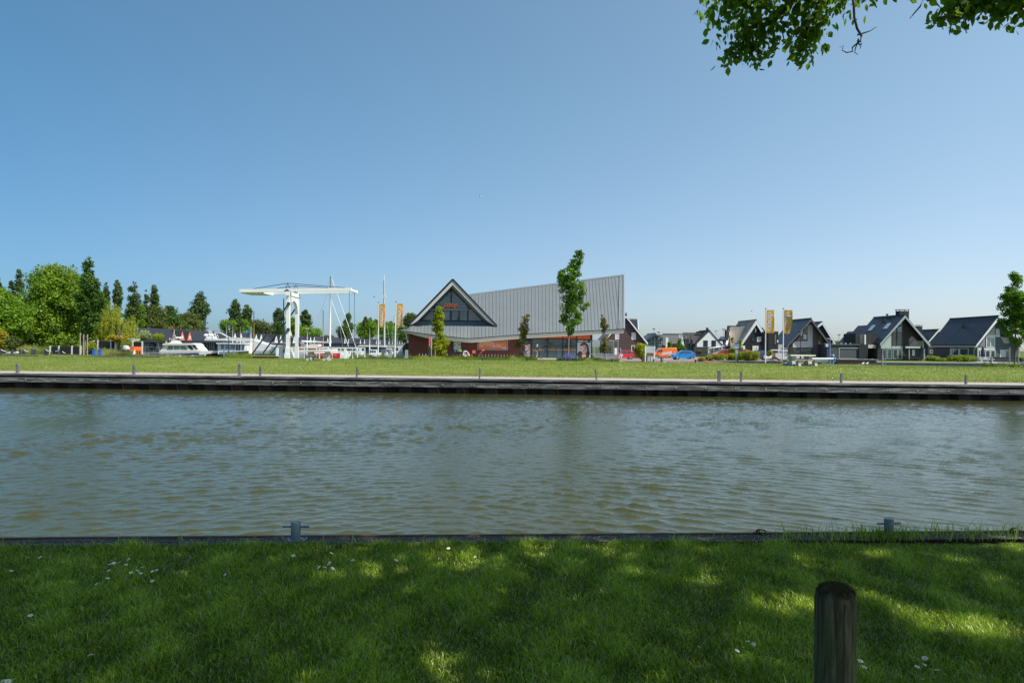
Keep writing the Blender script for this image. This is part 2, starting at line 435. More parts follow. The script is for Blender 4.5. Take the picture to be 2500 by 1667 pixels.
k = MB(); k.poly([(-84.5, 66, WL), (-16.8, 66, WL), (-16.8, 895, WL), (-84.5, 895, WL)])
tag(k.build("marina_water", M_WATER), kind='structure')
k = MB(); k.poly([(28, 54, WL), (400, 54, WL), (400, 96.3, WL), (28, 96.3, WL)])
tag(k.build("side_channel_water", M_WATER), kind='structure')

# ---- far quay: concrete path, timber cap, waling beam, sheet piles
def concretemat(name, c, sc=1.0):
    k = N(name); p = k.pos(); f = k.noise(k.mapv(p, (1, 1, 1)), 3*sc, 6, 0.7); g = k.noise(p, 40*sc, 3); h = k.noise(k.mapv(p, (0.4, 3, 1)), 1.1, 4)
    col = k.mix(f, tuple(x*0.75 for x in c), tuple(x*1.15 for x in c))
    col = k.mix(k.ramp(h, [(0.5, 0.0), (0.72, 0.6)]), col, (c[0]*0.75, c[1]*0.62, c[2]*0.42))
    sp = k.n("SeparateXYZ"); k.l(p, sp.inputs[0]); fr = k.math('FRACT', k.math('DIVIDE', sp.outputs[0], 2.0))
    col = k.mix(1.0, col, k.ramp(fr, [(0.0, 0.5), (0.012, 1.0), (1.0, 1.0)]), 'MULTIPLY')
    k.bsdf(col, 0.9, normal=k.bump(g, 0.3, 0.01)); return k.m
M_PATH = concretemat("quay_concrete", (0.42, 0.37, 0.325))
sheet("far_quay_path", -400, 400, 120, quay_y, lambda x: quay_y(x)+3.0, 4, M_PATH, zf=lambda X, Y: X*0+0.006)
k = N("weathered_dark_timber"); p = k.pos()
f = k.noise(k.mapv(p, (0.35, 3, 5)), 2.2, 6, 0.7); sp = k.n("SeparateXYZ"); k.l(p, sp.inputs[0])
bl = k.noise(k.mapv(p, (0.5, 0, 0)), 1.0, 1)
col = k.ramp(f, [(0.34, (0.02, 0.02, 0.02)), (0.50, (0.085, 0.085, 0.08)), (0.68, (0.38, 0.38, 0.35))])
col = k.mix(k.ramp(bl, [(0.45, 0.0), (0.6, 0.4)]), col, (0.16, 0.16, 0.15))
k.bsdf(col, 0.85, normal=k.bump(f, 0.5, 0.02)); M_TIMB = k.m
k = N("rusty_sheet_pile"); p = k.pos(); f = k.noise(k.mapv(p, (1, 1, 0.35)), 3.0, 6, 0.7)
col = k.ramp(f, [(0.3, (0.022, 0.016, 0.015)), (0.6, (0.05, 0.03, 0.026)), (0.85, (0.10, 0.05, 0.035))])
k.bsdf(col, 0.8, normal=k.bump(f, 0.5, 0.02)); M_PILE = k.m
qroot = thing("far_quay_wall", (0, quay_y(0), 0), "dark steel and timber quay wall along the far side of the canal", "quay wall")
def Q(x, dy, z): return (x, quay_y(x)+dy, z)
k = MB(); x0, x1 = -110.0, 110.0
k.prism([Q(x0, -0.10, -0.10), Q(x0, 0.12, -0.10), Q(x0, 0.12, -0.004), Q(x0, -0.10, -0.004)], Vector(Q(x1, 0, 0))-Vector(Q(x0, 0, 0)))
k.build("cap_timber", M_TIMB, qroot, world=True)
k = MB(); x = -110.0; per = 1.44
prof = [(0, 0.34), (0.42, 0.34), (0.60, 0.06), (1.02, 0.06), (1.20, 0.34)]
pts = []
while x < 110:
    for dx, dy in [(0, 0.42), (0.46, 0.42), (0.66, 0.10), (1.24, 0.10)]: pts.append((x+dx, dy))
    x += per
for (xa, da), (xb, db) in zip(pts[:-1], pts[1:]):
    k.poly([Q(xa, da, -1.5), Q(xb, db, -1.5), Q(xb, db, -0.1), Q(xa, da, -0.1)])
k.build("sheet_piling", M_PILE, qroot, world=True)
k = MB(); x = -110.0
while x < 110:
    L = 5.2; dz = random.uniform(-0.008, 0.008)
    k.prism([Q(x, -0.16, -0.44+dz), Q(x, 0.09, -0.44+dz), Q(x, 0.09, -0.20+dz), Q(x, -0.16, -0.20+dz)], Vector(Q(x+L-0.015, 0, 0))-Vector(Q(x, 0, 0)))
    x += L
k.build("fender_beam", M_TIMB, qroot, world=True)
k = MB(); x = -60.0
while x < 60:
    for dx in ((0, 0.12) if int(x*10) % 3 == 0 else (0,)):
        c = Vector(Q(x+dx+0.4, -0.165, -0.31)); k.lathe(c, [(0.035, -0.02), (0.035, 0.0)], 8, 'Y')
    x += per
k.build("bolt_heads", paint("bolt_steel", (0.35, 0.34, 0.30), 0.6, 0.3), qroot, world=True)
for i, px in enumerate([273, 343, 413, 552, 623, 1070, 1133, 1212, 1282, 1362, 1577]):
    x = XW(px, 34.1); k = MB(); k.tube([Q(x-0.05, -0.01, -0.44), Q(x+0.08, -0.02, -0.80)], 0.012, 5)
    k.build("rust_streak_rod", paint("rust", (0.28, 0.10, 0.05), 0.8, 0.3), qroot, world=True)
# mooring posts on the far quay
M_POST = boardmat("grey_weathered_post", (0.16, 0.155, 0.145), 0.05, True, 0.35, 0.85)
far_posts = [(-8, 892, 913, 0, 7, "pale wooden post cut by the left edge of the photo on the far quay"),
    (296, 892, 914, 0, 6.5, "slim grey wooden post on the far quay, below the motor cruiser's stern"),
    (568, 893, 919, 0, 7.5, "thick grey post with a pale cap on the far quay, left of the drawbridge"),
    (621, 896, 919, 0, 5.5, "slim grey post close right of the capped post on the far quay"),
    (865, 898, 922, 0, 5, "slim grey post on the far quay below the left pair of banner poles"),
    (1170, 902, 926, 0, 5, "slim grey post on the far quay below the orange opening-hours board"),
    (1456, 904, 929, -0.12, 5, "leaning grey post on the far quay, tilted to the left"),
    (1750, 908, 932, 0, 7.5, "thick grey post with bolts at its top on the far quay below the parked cars"),
    (1802, 910, 933, 0, 5, "slim grey post just right of the bolted post on the far quay"),
    (2038, 914, 935, 0, 5.5, "slim grey post on the far quay below the boat lift"),
    (2327, 917, 938, 0, 5, "slim grey post on the far quay below the clipped hedge, rightmost of the row")]
for px, yt, yb, tilt, wpx, lab in far_posts:
    b = W(px, yb, 34.25); b = Vector((b.x, quay_y(b.x)+0.3, 0.006)); h = (yb-yt)/F*34.3; w = wpx*0.84/F*34.3
    r = thing("mooring_post", b, lab, "post", "wooden mooring posts along the far quay")
    k = MB(); k.prism([(-w/2, -w/2, -0.02), (w/2, -w/2, -0.02), (w/2, w/2, -0.02), (-w/2, w/2, -0.02)], (tilt*h, 0, h*0.98))
    k.cbox((tilt*h, 0, h), (w*0.92, w*0.92, 0.05))
    k.build("post_body", M_POST, r)
    if wpx >= 7:
        k = MB(); k.cbox((0, 0, h+0.035), (w*1.15, w*1.15, 0.03)); k.lathe((-w*0.5-0.03, 0, h-0.05), [(0.025, 0), (0.025, w+0.06)], 8, 'X')
        k.build("bolted_cap", GREYM, r)
    else:
        k = MB(); k.cbox((w*0.5+0.012, 0, h*0.68), (0.022, w*0.7, h*0.3)); k.build("side_batten", M_POST, r)

# ---- near bank
sheet("near_bank_ground", 0, 0, np.concatenate([np.linspace(-400, -12, 8), np.linspace(-10, 10, 60), np.linspace(12, 400, 8)]), -400.0,
      lambda x: near_edge(x)-0.22, 60, M_NEAR, zf=lambda X, Y: X*0-0.030+0.006*np.sin(X*2.1+Y)*np.cos(Y*1.7), power=0.3)
k = N("mossy_edge_concrete"); p = k.pos(); f = k.noise(p, 60, 4, 0.8); g = k.noise(p, 5, 4)
col = k.ramp(f, [(0.42, (0.028, 0.026, 0.022)), (0.58, (0.09, 0.085, 0.075)), (0.68, (0.75, 0.74, 0.72))])
col = k.mix(k.ramp(g, [(0.5, 0.0), (0.7, 0.5)]), col, (0.05, 0.055, 0.03))
k.bsdf(col, 0.95, normal=k.bump(f, 0.9, 0.02)); M_EDGE = k.m
sheet("near_quay_edge", 0, 0, np.concatenate([np.linspace(-120, -12, 8), np.linspace(-10, 10, 160), np.linspace(12, 120, 8)]),
      lambda x: near_edge(x)-0.24, lambda x: near_edge(x)-0.015, 14, M_EDGE,
      zf=lambda X, Y: 0.002+0.006*np.sin(X*37+Y*51)*np.sin(Y*83-X*19))
nroot = thing("near_quay_wall", (0, near_edge(0), 0), "dark rusty sheet pile wall capped by a thin steel lip on the near bank", "quay wall")
def E(x, dy, z): return (x, near_edge(x)+dy, z)
k = MB(); x = -40.0
while x < 40:
    k.prism([E(x, -0.03, -0.05), E(x, 0.0, -0.05), E(x, 0.0, 0.012+0.002*math.sin(x*3)), E(x, -0.03, 0.012)], Vector(E(x+3.0, 0, 0))-Vector(E(x, 0, 0))); x += 3.003
k.build("steel_lip", paint("rusty_steel_lip", (0.10, 0.05, 0.03), 0.75, 0.5, 2.0), nroot, world=True)
k = MB(); k.poly([E(-120, -0.035, -1.4), E(120, -0.035, -1.4), E(120, -0.035, 0.0), E(-120, -0.035, 0.0)])
k.build("pile_face", M_PILE, nroot, world=True)

# paved surfaces round the shop and the car park
M_WALK = concretemat("pale_paving", (0.46, 0.40, 0.36), 1.0)
M_BRICKROAD = brickmat("red_clinker_road", (0.30, 0.10, 0.075), (0.22, 0.08, 0.06), (0.16, 0.12, 0.10), 0.2, 0.1, 0.2)
M_ASPH = paint("pale_asphalt", (0.27, 0.26, 0.25), 0.9, 0.15, 6)
sheet("shop_pavement", -8.0, 15.5, 30, 91.5, 99.9, 6, M_WALK, lift=0.02)
sheet("red_brick_road", 15.8, 46.0, 30, lambda x: 84.0 if x < 28 else 97.0, lambda x: 103.0, 10, M_BRICKROAD, lift=0.02)
sheet("car_park_surface", 15.8, 62.0, 30, 103.2, 121.0, 8, M_ASPH, lift=0.02)
sheet("red_brick_lane", 15.8, 90.0, 30, 121.2, 134.0, 6, M_BRICKROAD, lift=0.02)
# ============================================================ GRASS, DAISIES, TALL GRASS
def blades(name, XY, z, h, w, lean, mats, rnd, seed, label=None, cat=None, seg=2, yaw=None, base_w=1.0):
    g = np.random.default_rng(seed); n = len(XY)
    a = g.uniform(0, 2*np.pi, n) if yaw is None else yaw; d = g.uniform(0, 2*np.pi, n)
    sx, sy = np.cos(a)*w/2, np.sin(a)*w/2; lx, ly = np.cos(d)*lean*h, np.sin(d)*lean*h
    B = np.stack([XY[:, 0], XY[:, 1], z], -1)
    S = np.stack([sx, sy, np.zeros(n)], -1); L = np.stack([lx, ly, np.zeros(n)], -1); H = np.stack([np.zeros(n)]*2+[h], -1)
    if seg == 2:
        P = [B-S, B+S, B+L*0.35+H*0.55+S*0.75, B+L*0.35+H*0.55-S*0.75, B+L+H*(1-0.35*lean[:, None] if hasattr(lean, '__len__') else 1-0.35*lean)]
        V = np.stack(P, 1).reshape(-1, 3); i = np.arange(n)*5
        Fa = np.concatenate([np.stack([i, i+1, i+2, i+3], -1), np.stack([i+3, i+2, i+4, i+4], -1)])
        Fa2 = Fa[n:, :3]; Fa1 = Fa[:n]
        # triangles as quads are avoided: build all as triangles
        T = np.concatenate([Fa1[:, [0, 1, 2]], Fa1[:, [0, 2, 3]], Fa2]); rr = np.tile(rnd, 3)
    else:
        V = np.stack([B-S, B+S, B+L+H], 1).reshape(-1, 3); i = np.arange(n)*3
        T = np.stack([i, i+1, i+2], -1); rr = rnd
    o = np_mesh(name, V, T, mats, rnd=rr); return tag(o, label, cat, kind='stuff')
def bladem(name, stops, trans=0.4, rough=0.45, spec=0.25):
    k = N(name); a = k.n("Attribute", attribute_name="rnd").outputs["Fac"]; col = k.ramp(a, stops)
    b = k.bsdf(col, rough, spec=spec); tr = k.n("BsdfTranslucent"); k.l(col, tr.inputs[0])
    mx = k.n("MixShader"); mx.inputs[0].default_value = trans; k.l(b.outputs[0], mx.inputs[1]); k.l(tr.outputs[0], mx.inputs[2])
    k.l(mx.outputs[0], k.out.inputs[0]); return k.m
M_BL = bladem("near_grass_blades", [(0.0, (0.065, 0.12, 0.003)), (0.45, (0.25, 0.37, 0.008)), (0.90, (0.52, 0.68, 0.06)), (0.94, (0.36, 0.32, 0.16)), (1.0, (0.62, 0.54, 0.36))], rough=0.32, spec=0.5)
g = np.random.default_rng(11)
def vnoise(x, y, s, seed):
    q = np.random.default_rng(seed); z = np.zeros_like(x)
    for i in range(9):
        a = q.uniform(0, 6.28); f = q.uniform(0.5, 1.6)/s; z += np.sin(f*6.28*(x*math.cos(a)+y*math.sin(a))+q.uniform(0, 6.28))
    return z/3.0
n = 380000
y = 1.9 + (5.80-1.9)*g.random(n)**0.85; x = g.uniform(-1, 1, n)*(y*0.86+0.6)
keep = y < near_edge(x)-0.22+0.02*vnoise(x, y, 0.15, 2); x, y = x[keep], y[keep]; n = len(x)
cl = vnoise(x, y, 0.35, 3); cl2 = vnoise(x, y, 1.3, 4)
h = np.clip(0.044+0.010*cl+0.008*cl2, 0.032, 0.09)*g.uniform(0.55, 1.35, n)
corner = sm((x-1.45)/0.6)*sm((3.35-y)/0.35); h *= 1+1.9*corner
h *= 1+0.5*sm((y-near_edge(x)+0.42)/0.15)
rn = np.clip(0.42+0.12*cl+0.09*cl2+g.normal(0, 0.24, n), 0, 0.9); dry = g.random(n) < 0.035+0.05*(cl2 < -0.9); rn[dry] = g.uniform(0.93, 1, dry.sum())
blades("near_grass", np.stack([x, y], -1), np.full(n, -0.018), h, g.uniform(0.0026, 0.0056, n), 0.7, M_BL, rn, 21,
       "dark green shaded lawn with short blades on the near bank", "grass")
# lawn around and behind the camera
n = 330000; x = g.uniform(-11, 11, n); y = g.uniform(-1.5, 5.9, n)
keep = ((np.abs(x) > y*0.86+0.55-0.7*g.random(n)**3) | (y < 2.2-0.4*g.random(n))) & (y < near_edge(x)-0.22); x, y = x[keep], y[keep]; n = len(x)
blades("near_grass_beside", np.stack([x, y], -1), np.full(n, -0.018), 0.052*g.uniform(0.5, 1.4, n), g.uniform(0.004, 0.008, n), 0.6, M_BL, np.clip(g.normal(0.42, 0.24, n), 0, 0.9), 22,
       "short shaded lawn on either side of the camera's patch", "grass", seg=1)
# straw stalks and longer blades
n = 520; y = 2.6+3.0*g.random(n); x = g.uniform(-1, 1, n)*y*0.8; keep = y < near_edge(x)-0.28; x, y = x[keep], y[keep]; n = len(x)
blades("dry_straw", np.stack([x, y], -1), np.full(n, 0.012), g.uniform(0.03, 0.06, n), np.full(n, 0.0022), 2.6, M_BL, np.full(n, 0.985), 23, "thin pale straws lying across the near lawn", "straw")
n = 700; x = np.where(g.random(n) < 0.72, g.uniform(2.3, 4.9, n), g.uniform(-4.8, 4.8, n)); y = near_edge(x)-g.uniform(0.04, 0.30, n)
h = np.where(x > 2.2, g.uniform(0.05, 0.19, n), g.uniform(0.03, 0.09, n))
blades("edge_tufts", np.stack([x, y], -1), np.full(n, -0.005), h, g.uniform(0.003, 0.007, n), 0.42, M_BL, g.uniform(0.25, 0.8, n), 24, "tall coarse grass tufts growing over the near quay edge", "grass")
n = 260; x = XW(2164, 6.0)+g.normal(0.02, 0.16, n); y = near_edge(x)-g.uniform(0.08, 0.26, n)
blades("bollard_tuft", np.stack([x, y], -1), np.full(n, -0.005), g.uniform(0.05, 0.16, n), g.uniform(0.004, 0.008, n), 0.5, M_BL, g.uniform(0.1, 0.6, n), 26, "dark coarse tuft half hiding the right mooring bollard", "grass")
n = 5200; x = g.normal(1.95, 0.33, n); y = g.uniform(2.55, 3.35, n)
blades("long_grass_corner", np.stack([x, y], -1), np.full(n, -0.01), g.uniform(0.05, 0.15, n), g.uniform(0.003, 0.006, n), 0.7, M_BL, g.uniform(0.0, 0.6, n), 25, "long dark unmown grass in the right foreground corner", "grass")

# far lawn texture
M_BLF = bladem("far_lawn_blades", [(0.0, (0.10, 0.16, 0.02)), (0.6, (0.20, 0.27, 0.045)), (1.0, (0.38, 0.37, 0.13))])
n = 150000; y = g.uniform(0, 1, n); x = g.uniform(-62, 62, n); y0 = quay_y(x)+2.85; y = y0+(back_y(x)-y0)*y**1.25
pn = vnoise(x, y, 5, 8); pn2 = vnoise(x*0.4, y, 1.6, 9)
blades("far_lawn_blades", np.stack([x, y], -1), zt(x, y)-0.01, g.uniform(0.035, 0.085, n), g.uniform(0.02, 0.045, n), 0.5, M_BLF,
       np.clip(0.5+0.16*pn+0.14*pn2+g.normal(0, 0.16, n), 0, 1), 31, "sunny mown lawn between the far quay and the shop", "grass", seg=1)
M_TALL = bladem("tall_grass_blades", [(0.0, (0.12, 0.20, 0.015)), (0.7, (0.30, 0.36, 0.04)), (0.85, (0.30, 0.27, 0.10)), (1.0, (0.34, 0.24, 0.17))])
def tallgrass(name, px0, px1, d0, d1, hmin, hmax, n, seed, label, lo=0.0, hi=0.8):
    q = np.random.default_rng(seed); y = q.uniform(d0, d1, n); x = (q.uniform(px0, px1, n)-HX)/F*y
    env = np.clip(0.75+0.35*vnoise(x, y, 2.0, seed+1), 0.3, 1.3)
    return blades(name, np.stack([x, y], -1), zt(x, y)-0.02, (q.uniform(hmin, hmax, n)+0.16)*env, q.uniform(0.02, 0.05, n), 0.35, M_TALL, q.uniform(lo, hi, n), seed, label, "grass", seg=1)
tallgrass("tall_grass", 545, 678, 72.5, 82, 0.35, 0.62, 15000, 41, "bright tall grass bank left of the white drawbridge")
tallgrass("tall_grass", 852, 1000, 76, 82, 0.25, 0.5, 12000, 43, "bright tall grass beneath the two left banner poles")
tallgrass("tall_grass", 975, 1232, 77, 86, 0.2, 0.45, 16000, 45, "strip of tall grass in front of the brick end of the shop")
tallgrass("tall_grass", 1232, 1310, 74, 84, 0.2, 0.5, 9000, 47, "tall grass round the thin shrub before the shop windows")
tallgrass("tall_grass", 1410, 1510, 74, 80, 0.2, 0.45, 8000, 49, "tall grass round the thin shrub at the shop's right end")
tallgrass("reeds", 0, 345, 74, 82, 0.0, 0.10, 16000, 51, "weedy grass strip along the left garden edge", 0.1, 1.0)
tallgrass("reeds", -10, 200, 98, 114, 0.5, 1.25, 20000, 53, "tall reeds below the broad trees at the far left", 0.2, 1.0)
tallgrass("reeds", 225, 322, 84, 94, 0.3, 0.8, 9000, 55, "reddish seeding weeds behind the blue bins", 0.5, 1.0)
tallgrass("tall_grass", 340, 545, 72, 80, 0.08, 0.25, 9000, 57, "low weedy strip in front of the moored cruiser", 0.1, 0.9)
tallgrass("tall_grass", 2395, 2520, 62, 67, 0.2, 0.6, 6000, 59, "tall grass round the right-hand tree's supports")
n = 14000; x = g.uniform(-40, 40, n); y = quay_y(x)+2.35+np.abs(g.normal(0, 0.28, n))+0.12*vnoise(x, x*0, 3, 71)
blades("dry_edge_grass", np.stack([x, y], -1), np.full(n, 0.0), g.uniform(0.02, 0.07, n), g.uniform(0.02, 0.05, n), 0.8, bladem("straw_blades", [(0.0, (.22, .22, .05)), (0.6, (.38, .27, .11)), (1.0, (.45, .35, .20))]), g.random(n), 72, "dry straw-coloured fringe between the far quay path and the lawn", "grass", seg=1)
# far daisies: uncountable specks
k = N("daisy_petal_white"); k.bsdf((0.8, 0.8, 0.78), 0.6); M_PET = k.m
k = N("daisy_yellow"); k.bsdf((0.75, 0.5, 0.03), 0.6); M_YEL = k.m
q = np.random.default_rng(61); n = 330; cx = q.uniform(-58, 58, 60); t = q.random(60); cy = quay_y(cx)+3.5+(back_y(cx)-quay_y(cx)-5)*t
i = q.integers(0, 60, n); x = cx[i]+q.normal(0, 0.7, n); y = cy[i]+q.normal(0, 0.8, n); s = q.uniform(0.010, 0.024, n); z = zt(x, y)+0.07
V = np.stack([np.stack([x-s, y-s*0.5, z-s*0.3], -1), np.stack([x+s, y-s*0.5, z-s*0.3], -1), np.stack([x+s, y+s*0.5, z+s*0.5], -1), np.stack([x-s, y+s*0.5, z+s*0.5], -1)], 1).reshape(-1, 3)
a = np.arange(n)*4
tag(np_mesh("far_daisies", V, np.stack([a, a+1, a+2, a+3], -1), M_PET), "specks of white daisies scattered over the far lawn", "daisies", kind='stuff')
# foreground daisies, one thing each
def daisy_mb():
    k = MB(); k.mi = 0; np_ = 13
    for i in range(np_):
        w = 2*math.pi*i/np_; c, s = math.cos(w), math.sin(w); tx, ty = -s, c
        k.add([(0.002*c, 0.002*s, 0.0), (0.008*c+0.0017*tx, 0.008*s+0.0017*ty, 0.0012), (0.0105*c, 0.0105*s, 0.001), (0.008*c-0.0017*tx, 0.008*s-0.0017*ty, 0.0012)], [(0, 1, 2, 3)])
    return k
dp = daisy_mb().build("petals", M_PET); dc = MB().lathe((0, 0, 0.0005), [(0.0042, 0), (0.0036, 0.0015), (0.0012, 0.0024)], 10).build("flower_centre", M_YEL)
ds = MB().tube([(0, 0, -0.06), (0.002, 0, -0.03), (0, 0, 0.0)], 0.0007, 5).build("stem", paint("daisy_stem", (0.05, 0.12, 0.02)))
proto = thing("daisy", (0, 0, -50), "small white daisy with a yellow centre in the shaded near lawn", "daisy", "white daisies scattered on the near lawn")
for o in (dp, dc, ds): o.parent = proto
dz = [(68,1361),(98,1360),(27,1393),(268,1377),(272,1368),(291,1372),(278,1374),(314,1365),(308,1378),(266,1392),(263,1411),(348,1384),(336,1393),(320,1397),(344,1399),(372,1394),(383,1391),(310,1405),
 (236,1425),(74,1502),(372,1418),(550,1402),(9,1661),(20,1663),(33,1658),(716,1356),(807,1332),(735,1357),(734,1355),(809,1350),(834,1352),(773,1381),(779,1384),(793,1384),(805,1372),(803,1376),(812,1387),(817,1391),(851,1365),(861,1367),(967,1367),(1095,1338),(1160,1359),(1212,1388),
 (2101,1613),(2111,1628),(2232,1604),(2258,1606),(2257,1622),(2239,1627),(2288,1635),(2250,1658),(1919,1333),(1940,1350),(1706,1578),(1800,1588),(1826,1565),(1840,1572),(1815,1580)]
for i, (px, py) in enumerate(dz):
    hz = 0.042; rr = HY-833.5
    v = W(px, py, 1.0); d = (EYE-hz)/(EYE-v.z); p = W(px, py, d)
    o = proto if i == 0 else dup(proto)
    s = random.uniform(1.05, 1.55); o.location = p; o.scale = (s, s, s); o.rotation_euler = (random.uniform(0.1, 0.6), random.uniform(-0.35, 0.35), random.uniform(0, 6))
# ============================================================ TREES AND SHRUBS
M_BARK = paint("bark", (0.11, 0.09, 0.065), 0.9, 0.35, 9)
M_BARKG = paint("pale_bark", (0.22, 0.20, 0.15), 0.9, 0.3, 9)
L_GREEN = leafmat("leaves_fresh_green", (0.04, 0.10, 0.008), (0.25, 0.42, 0.025))
L_DARK = leafmat("leaves_dark_green", (0.022, 0.060, 0.010), (0.10, 0.20, 0.020))
L_POP = leafmat("leaves_poplar", (0.030, 0.060, 0.016), (0.11, 0.17, 0.040), trans=0.25)
L_WILL = leafmat("leaves_willow", (0.24, 0.29, 0.03), (0.52, 0.55, 0.09))
L_YEL = leafmat("leaves_yellow_green", (0.08, 0.15, 0.008), (0.45, 0.48, 0.02))
L_GOLD = leafmat("leaves_golden", (0.20, 0.20, 0.015), (0.50, 0.40, 0.03))
L_OLIVE = leafmat("leaves_olive", (0.05, 0.075, 0.016), (0.18, 0.22, 0.045))
L_RUST = leafmat("leaves_thin_bronze", (0.09, 0.07, 0.02), (0.24, 0.22, 0.05))
L_PINE = leafmat("needles_yellow_pine", (0.06, 0.11, 0.01), (0.42, 0.44, 0.035))
L_HEDGE = leafmat("leaves_hedge", (0.05, 0.11, 0.01), (0.30, 0.38, 0.035))

def leafcards(C, Rr, n, size, seed, up=0.35, flat=0.0, droop=0.0, aspect=0.6, fill=0.45, rndn=0.7, weights=None):
    """C (m,3) clump centres, Rr (m,3) radii -> diamond leaf cards"""
    g = np.random.default_rng(seed); m = len(C)
    w = (Rr.prod(1))**(2/3.0) if weights is None else weights; w = w/w.sum()
    idx = g.choice(m, n, p=w)
    d = g.normal(size=(n, 3)); d /= np.linalg.norm(d, axis=1)[:, None]
    r = g.random(n)**fill*(1+0.30*g.random(n)**2)
    P = C[idx]+d*Rr[idx]*r[:, None]
    nr = d*0.9+g.normal(size=(n, 3))*rndn+np.array([0, 0, up]); nr /= np.linalg.norm(nr, axis=1)[:, None]
    t = g.normal(size=(n, 3))+np.array([0, 0, -droop]); t -= (t*nr).sum(1)[:, None]*nr; t /= np.linalg.norm(t, axis=1)[:, None]+1e-9
    b = np.cross(nr, t); s = (size*g.uniform(0.6, 1.35, n))[:, None]
    V = np.stack([P-t*s*0.5, P+b*s*aspect*0.5, P+t*s*0.5, P-b*s*aspect*0.5], 1).reshape(-1, 3)
    i = np.arange(n)*4
    cl = g.normal(0, 0.16, m)
    return V, np.stack([i, i+1, i+2, i+3], -1), np.clip(g.normal(0.5, 0.2, n)+cl[idx], 0, 1)

def crown_from_profile(prof, d, n_cl, seed, rmin, rmax, depth=0.85, edge=0.5, cxd=None):
    """prof [(y, xl, xr)...] in photograph units; clumps fill the solid of that outline round its axis"""
    g = np.random.default_rng(seed); prof = sorted(prof); ys = np.array([p[0] for p in prof], float)
    xl = np.array([p[1] for p in prof], float); xr = np.array([p[2] for p in prof], float)
    yy = np.linspace(ys[0], ys[-1], 200); wd = np.interp(yy, ys, xr-xl)+1.0; cdf = np.cumsum(wd**1.3); cdf /= cdf[-1]
    C = []; Rr = []
    for i in range(n_cl):
        y = float(np.interp(g.random(), cdf, yy)); a = float(np.interp(y, ys, xl)); b = float(np.interp(y, ys, xr))
        hw = (b-a)/2/F*d; r = g.uniform(rmin, rmax); r = min(r, max(hw*0.75, rmin*0.6))
        s = g.random()**edge*max(hw-r*0.75, 0.0); ph = g.uniform(0, 6.283)
        c = W((a+b)/2, y, d)
        c = Vector((c.x+s*math.cos(ph), c.y+s*math.sin(ph)*depth, c.z))
        c.z = min(c.z, W(0, ys[0], d).z+0.2)
        C.append(c); Rr.append((r, r, r*g.uniform(0.65, 0.95)))
    return np.array(C), np.array(Rr)

def grow(name, label, cat, C, Rr, base, n, size, leaf, seed, trunk_r=0.2, group=None, bark=None, limbs=14, top=None, part="crown", trunk_parts=True, **kw):
    base = Vector(base); r = thing(name, base, label, cat, group)
    V, Fa, rn = leafcards(C, Rr, n, size, seed, **kw)
    V = V-np.array(base)[None, :]; V[:, 2] = np.maximum(V[:, 2], 0.02)
    np_mesh(part, V, Fa, leaf, parent=r, rnd=rn)
    if trunk_parts:
        g = random.Random(seed); k = MB(); C0 = [Vector(c)-base for c in C]
        zt_ = max(c.z for c in C0); zb = min(c.z for c in C0)
        ax = [Vector((0, 0, -0.15))]; nseg = 7
        for i in range(1, nseg+1):
            z = zt_*0.92*i/nseg; near = [c for c in C0 if abs(c.z-z) < zt_*0.15]
            cx = sum(c.x for c in near)/len(near) if near else 0; cy = sum(c.y for c in near)/len(near) if near else 0
            f = min(1.0, max(0.0, (z-zb*0.6)/(zt_))); ax.append(Vector((cx*f+g.uniform(-.3, .3)*trunk_r, cy*f+g.uniform(-.3, .3)*trunk_r, z)))
        rad = [trunk_r*1.15]+[trunk_r*(1-0.86*i/nseg) for i in range(1, nseg+1)]
        k.tube(ax, rad, 8)
        order = sorted(range(len(C0)), key=lambda i: -Rr[i].prod())[:limbs*2]
        for i in g.sample(order, min(limbs, len(order))):
            c = C0[i]; zs = max(0.15*zt_, min(c.z*0.9-0.5*abs(c.x), c.z-0.6)); zs = max(zs, zb*0.7)
            q = min(nseg-1, max(0, int(zs/zt_/0.92*nseg))); a = ax[q].lerp(ax[q+1], 0.5)
            if c.z < a.z: a = ax[max(q-1, 0)]
            mid = a.lerp(c, 0.5)+Vector((g.uniform(-.1, .1), g.uniform(-.1, .1), -0.12*(c-a).length))
            rr = trunk_r*(1-0.8*a.z/zt_)*0.55; k.tube([a, mid, c], [rr, rr*0.65, rr*0.25], 6)
        k.build("trunk", bark or M_BARK, r, smooth=True)
    return r

def base_at(px, d): return G(px, d)
def ptree(name, label, cat, prof, d, base_px, n_cl, rmin, rmax, n, size, leaf, seed, trunk_r=0.2, group=None, **kw):
    if d > 150 and base_px < 1000:          # keep the trees behind the waterside row
        f = max(d, 100*F/(HX-base_px))/d; d *= f; rmin *= f; rmax *= f; size *= f
    ckw = {q: kw.pop(q) for q in ('depth', 'edge') if q in kw}
    C, Rr = crown_from_profile(prof, d, n_cl, seed, rmin, rmax, **ckw)
    b = base_at(base_px, d); zz = kw.pop('bz', None)
    if zz is not None: b.z = zz
    return grow(name, label, cat, C, Rr, b, n, size, leaf, seed, trunk_r, group, **kw)

YG = "young upright street trees"
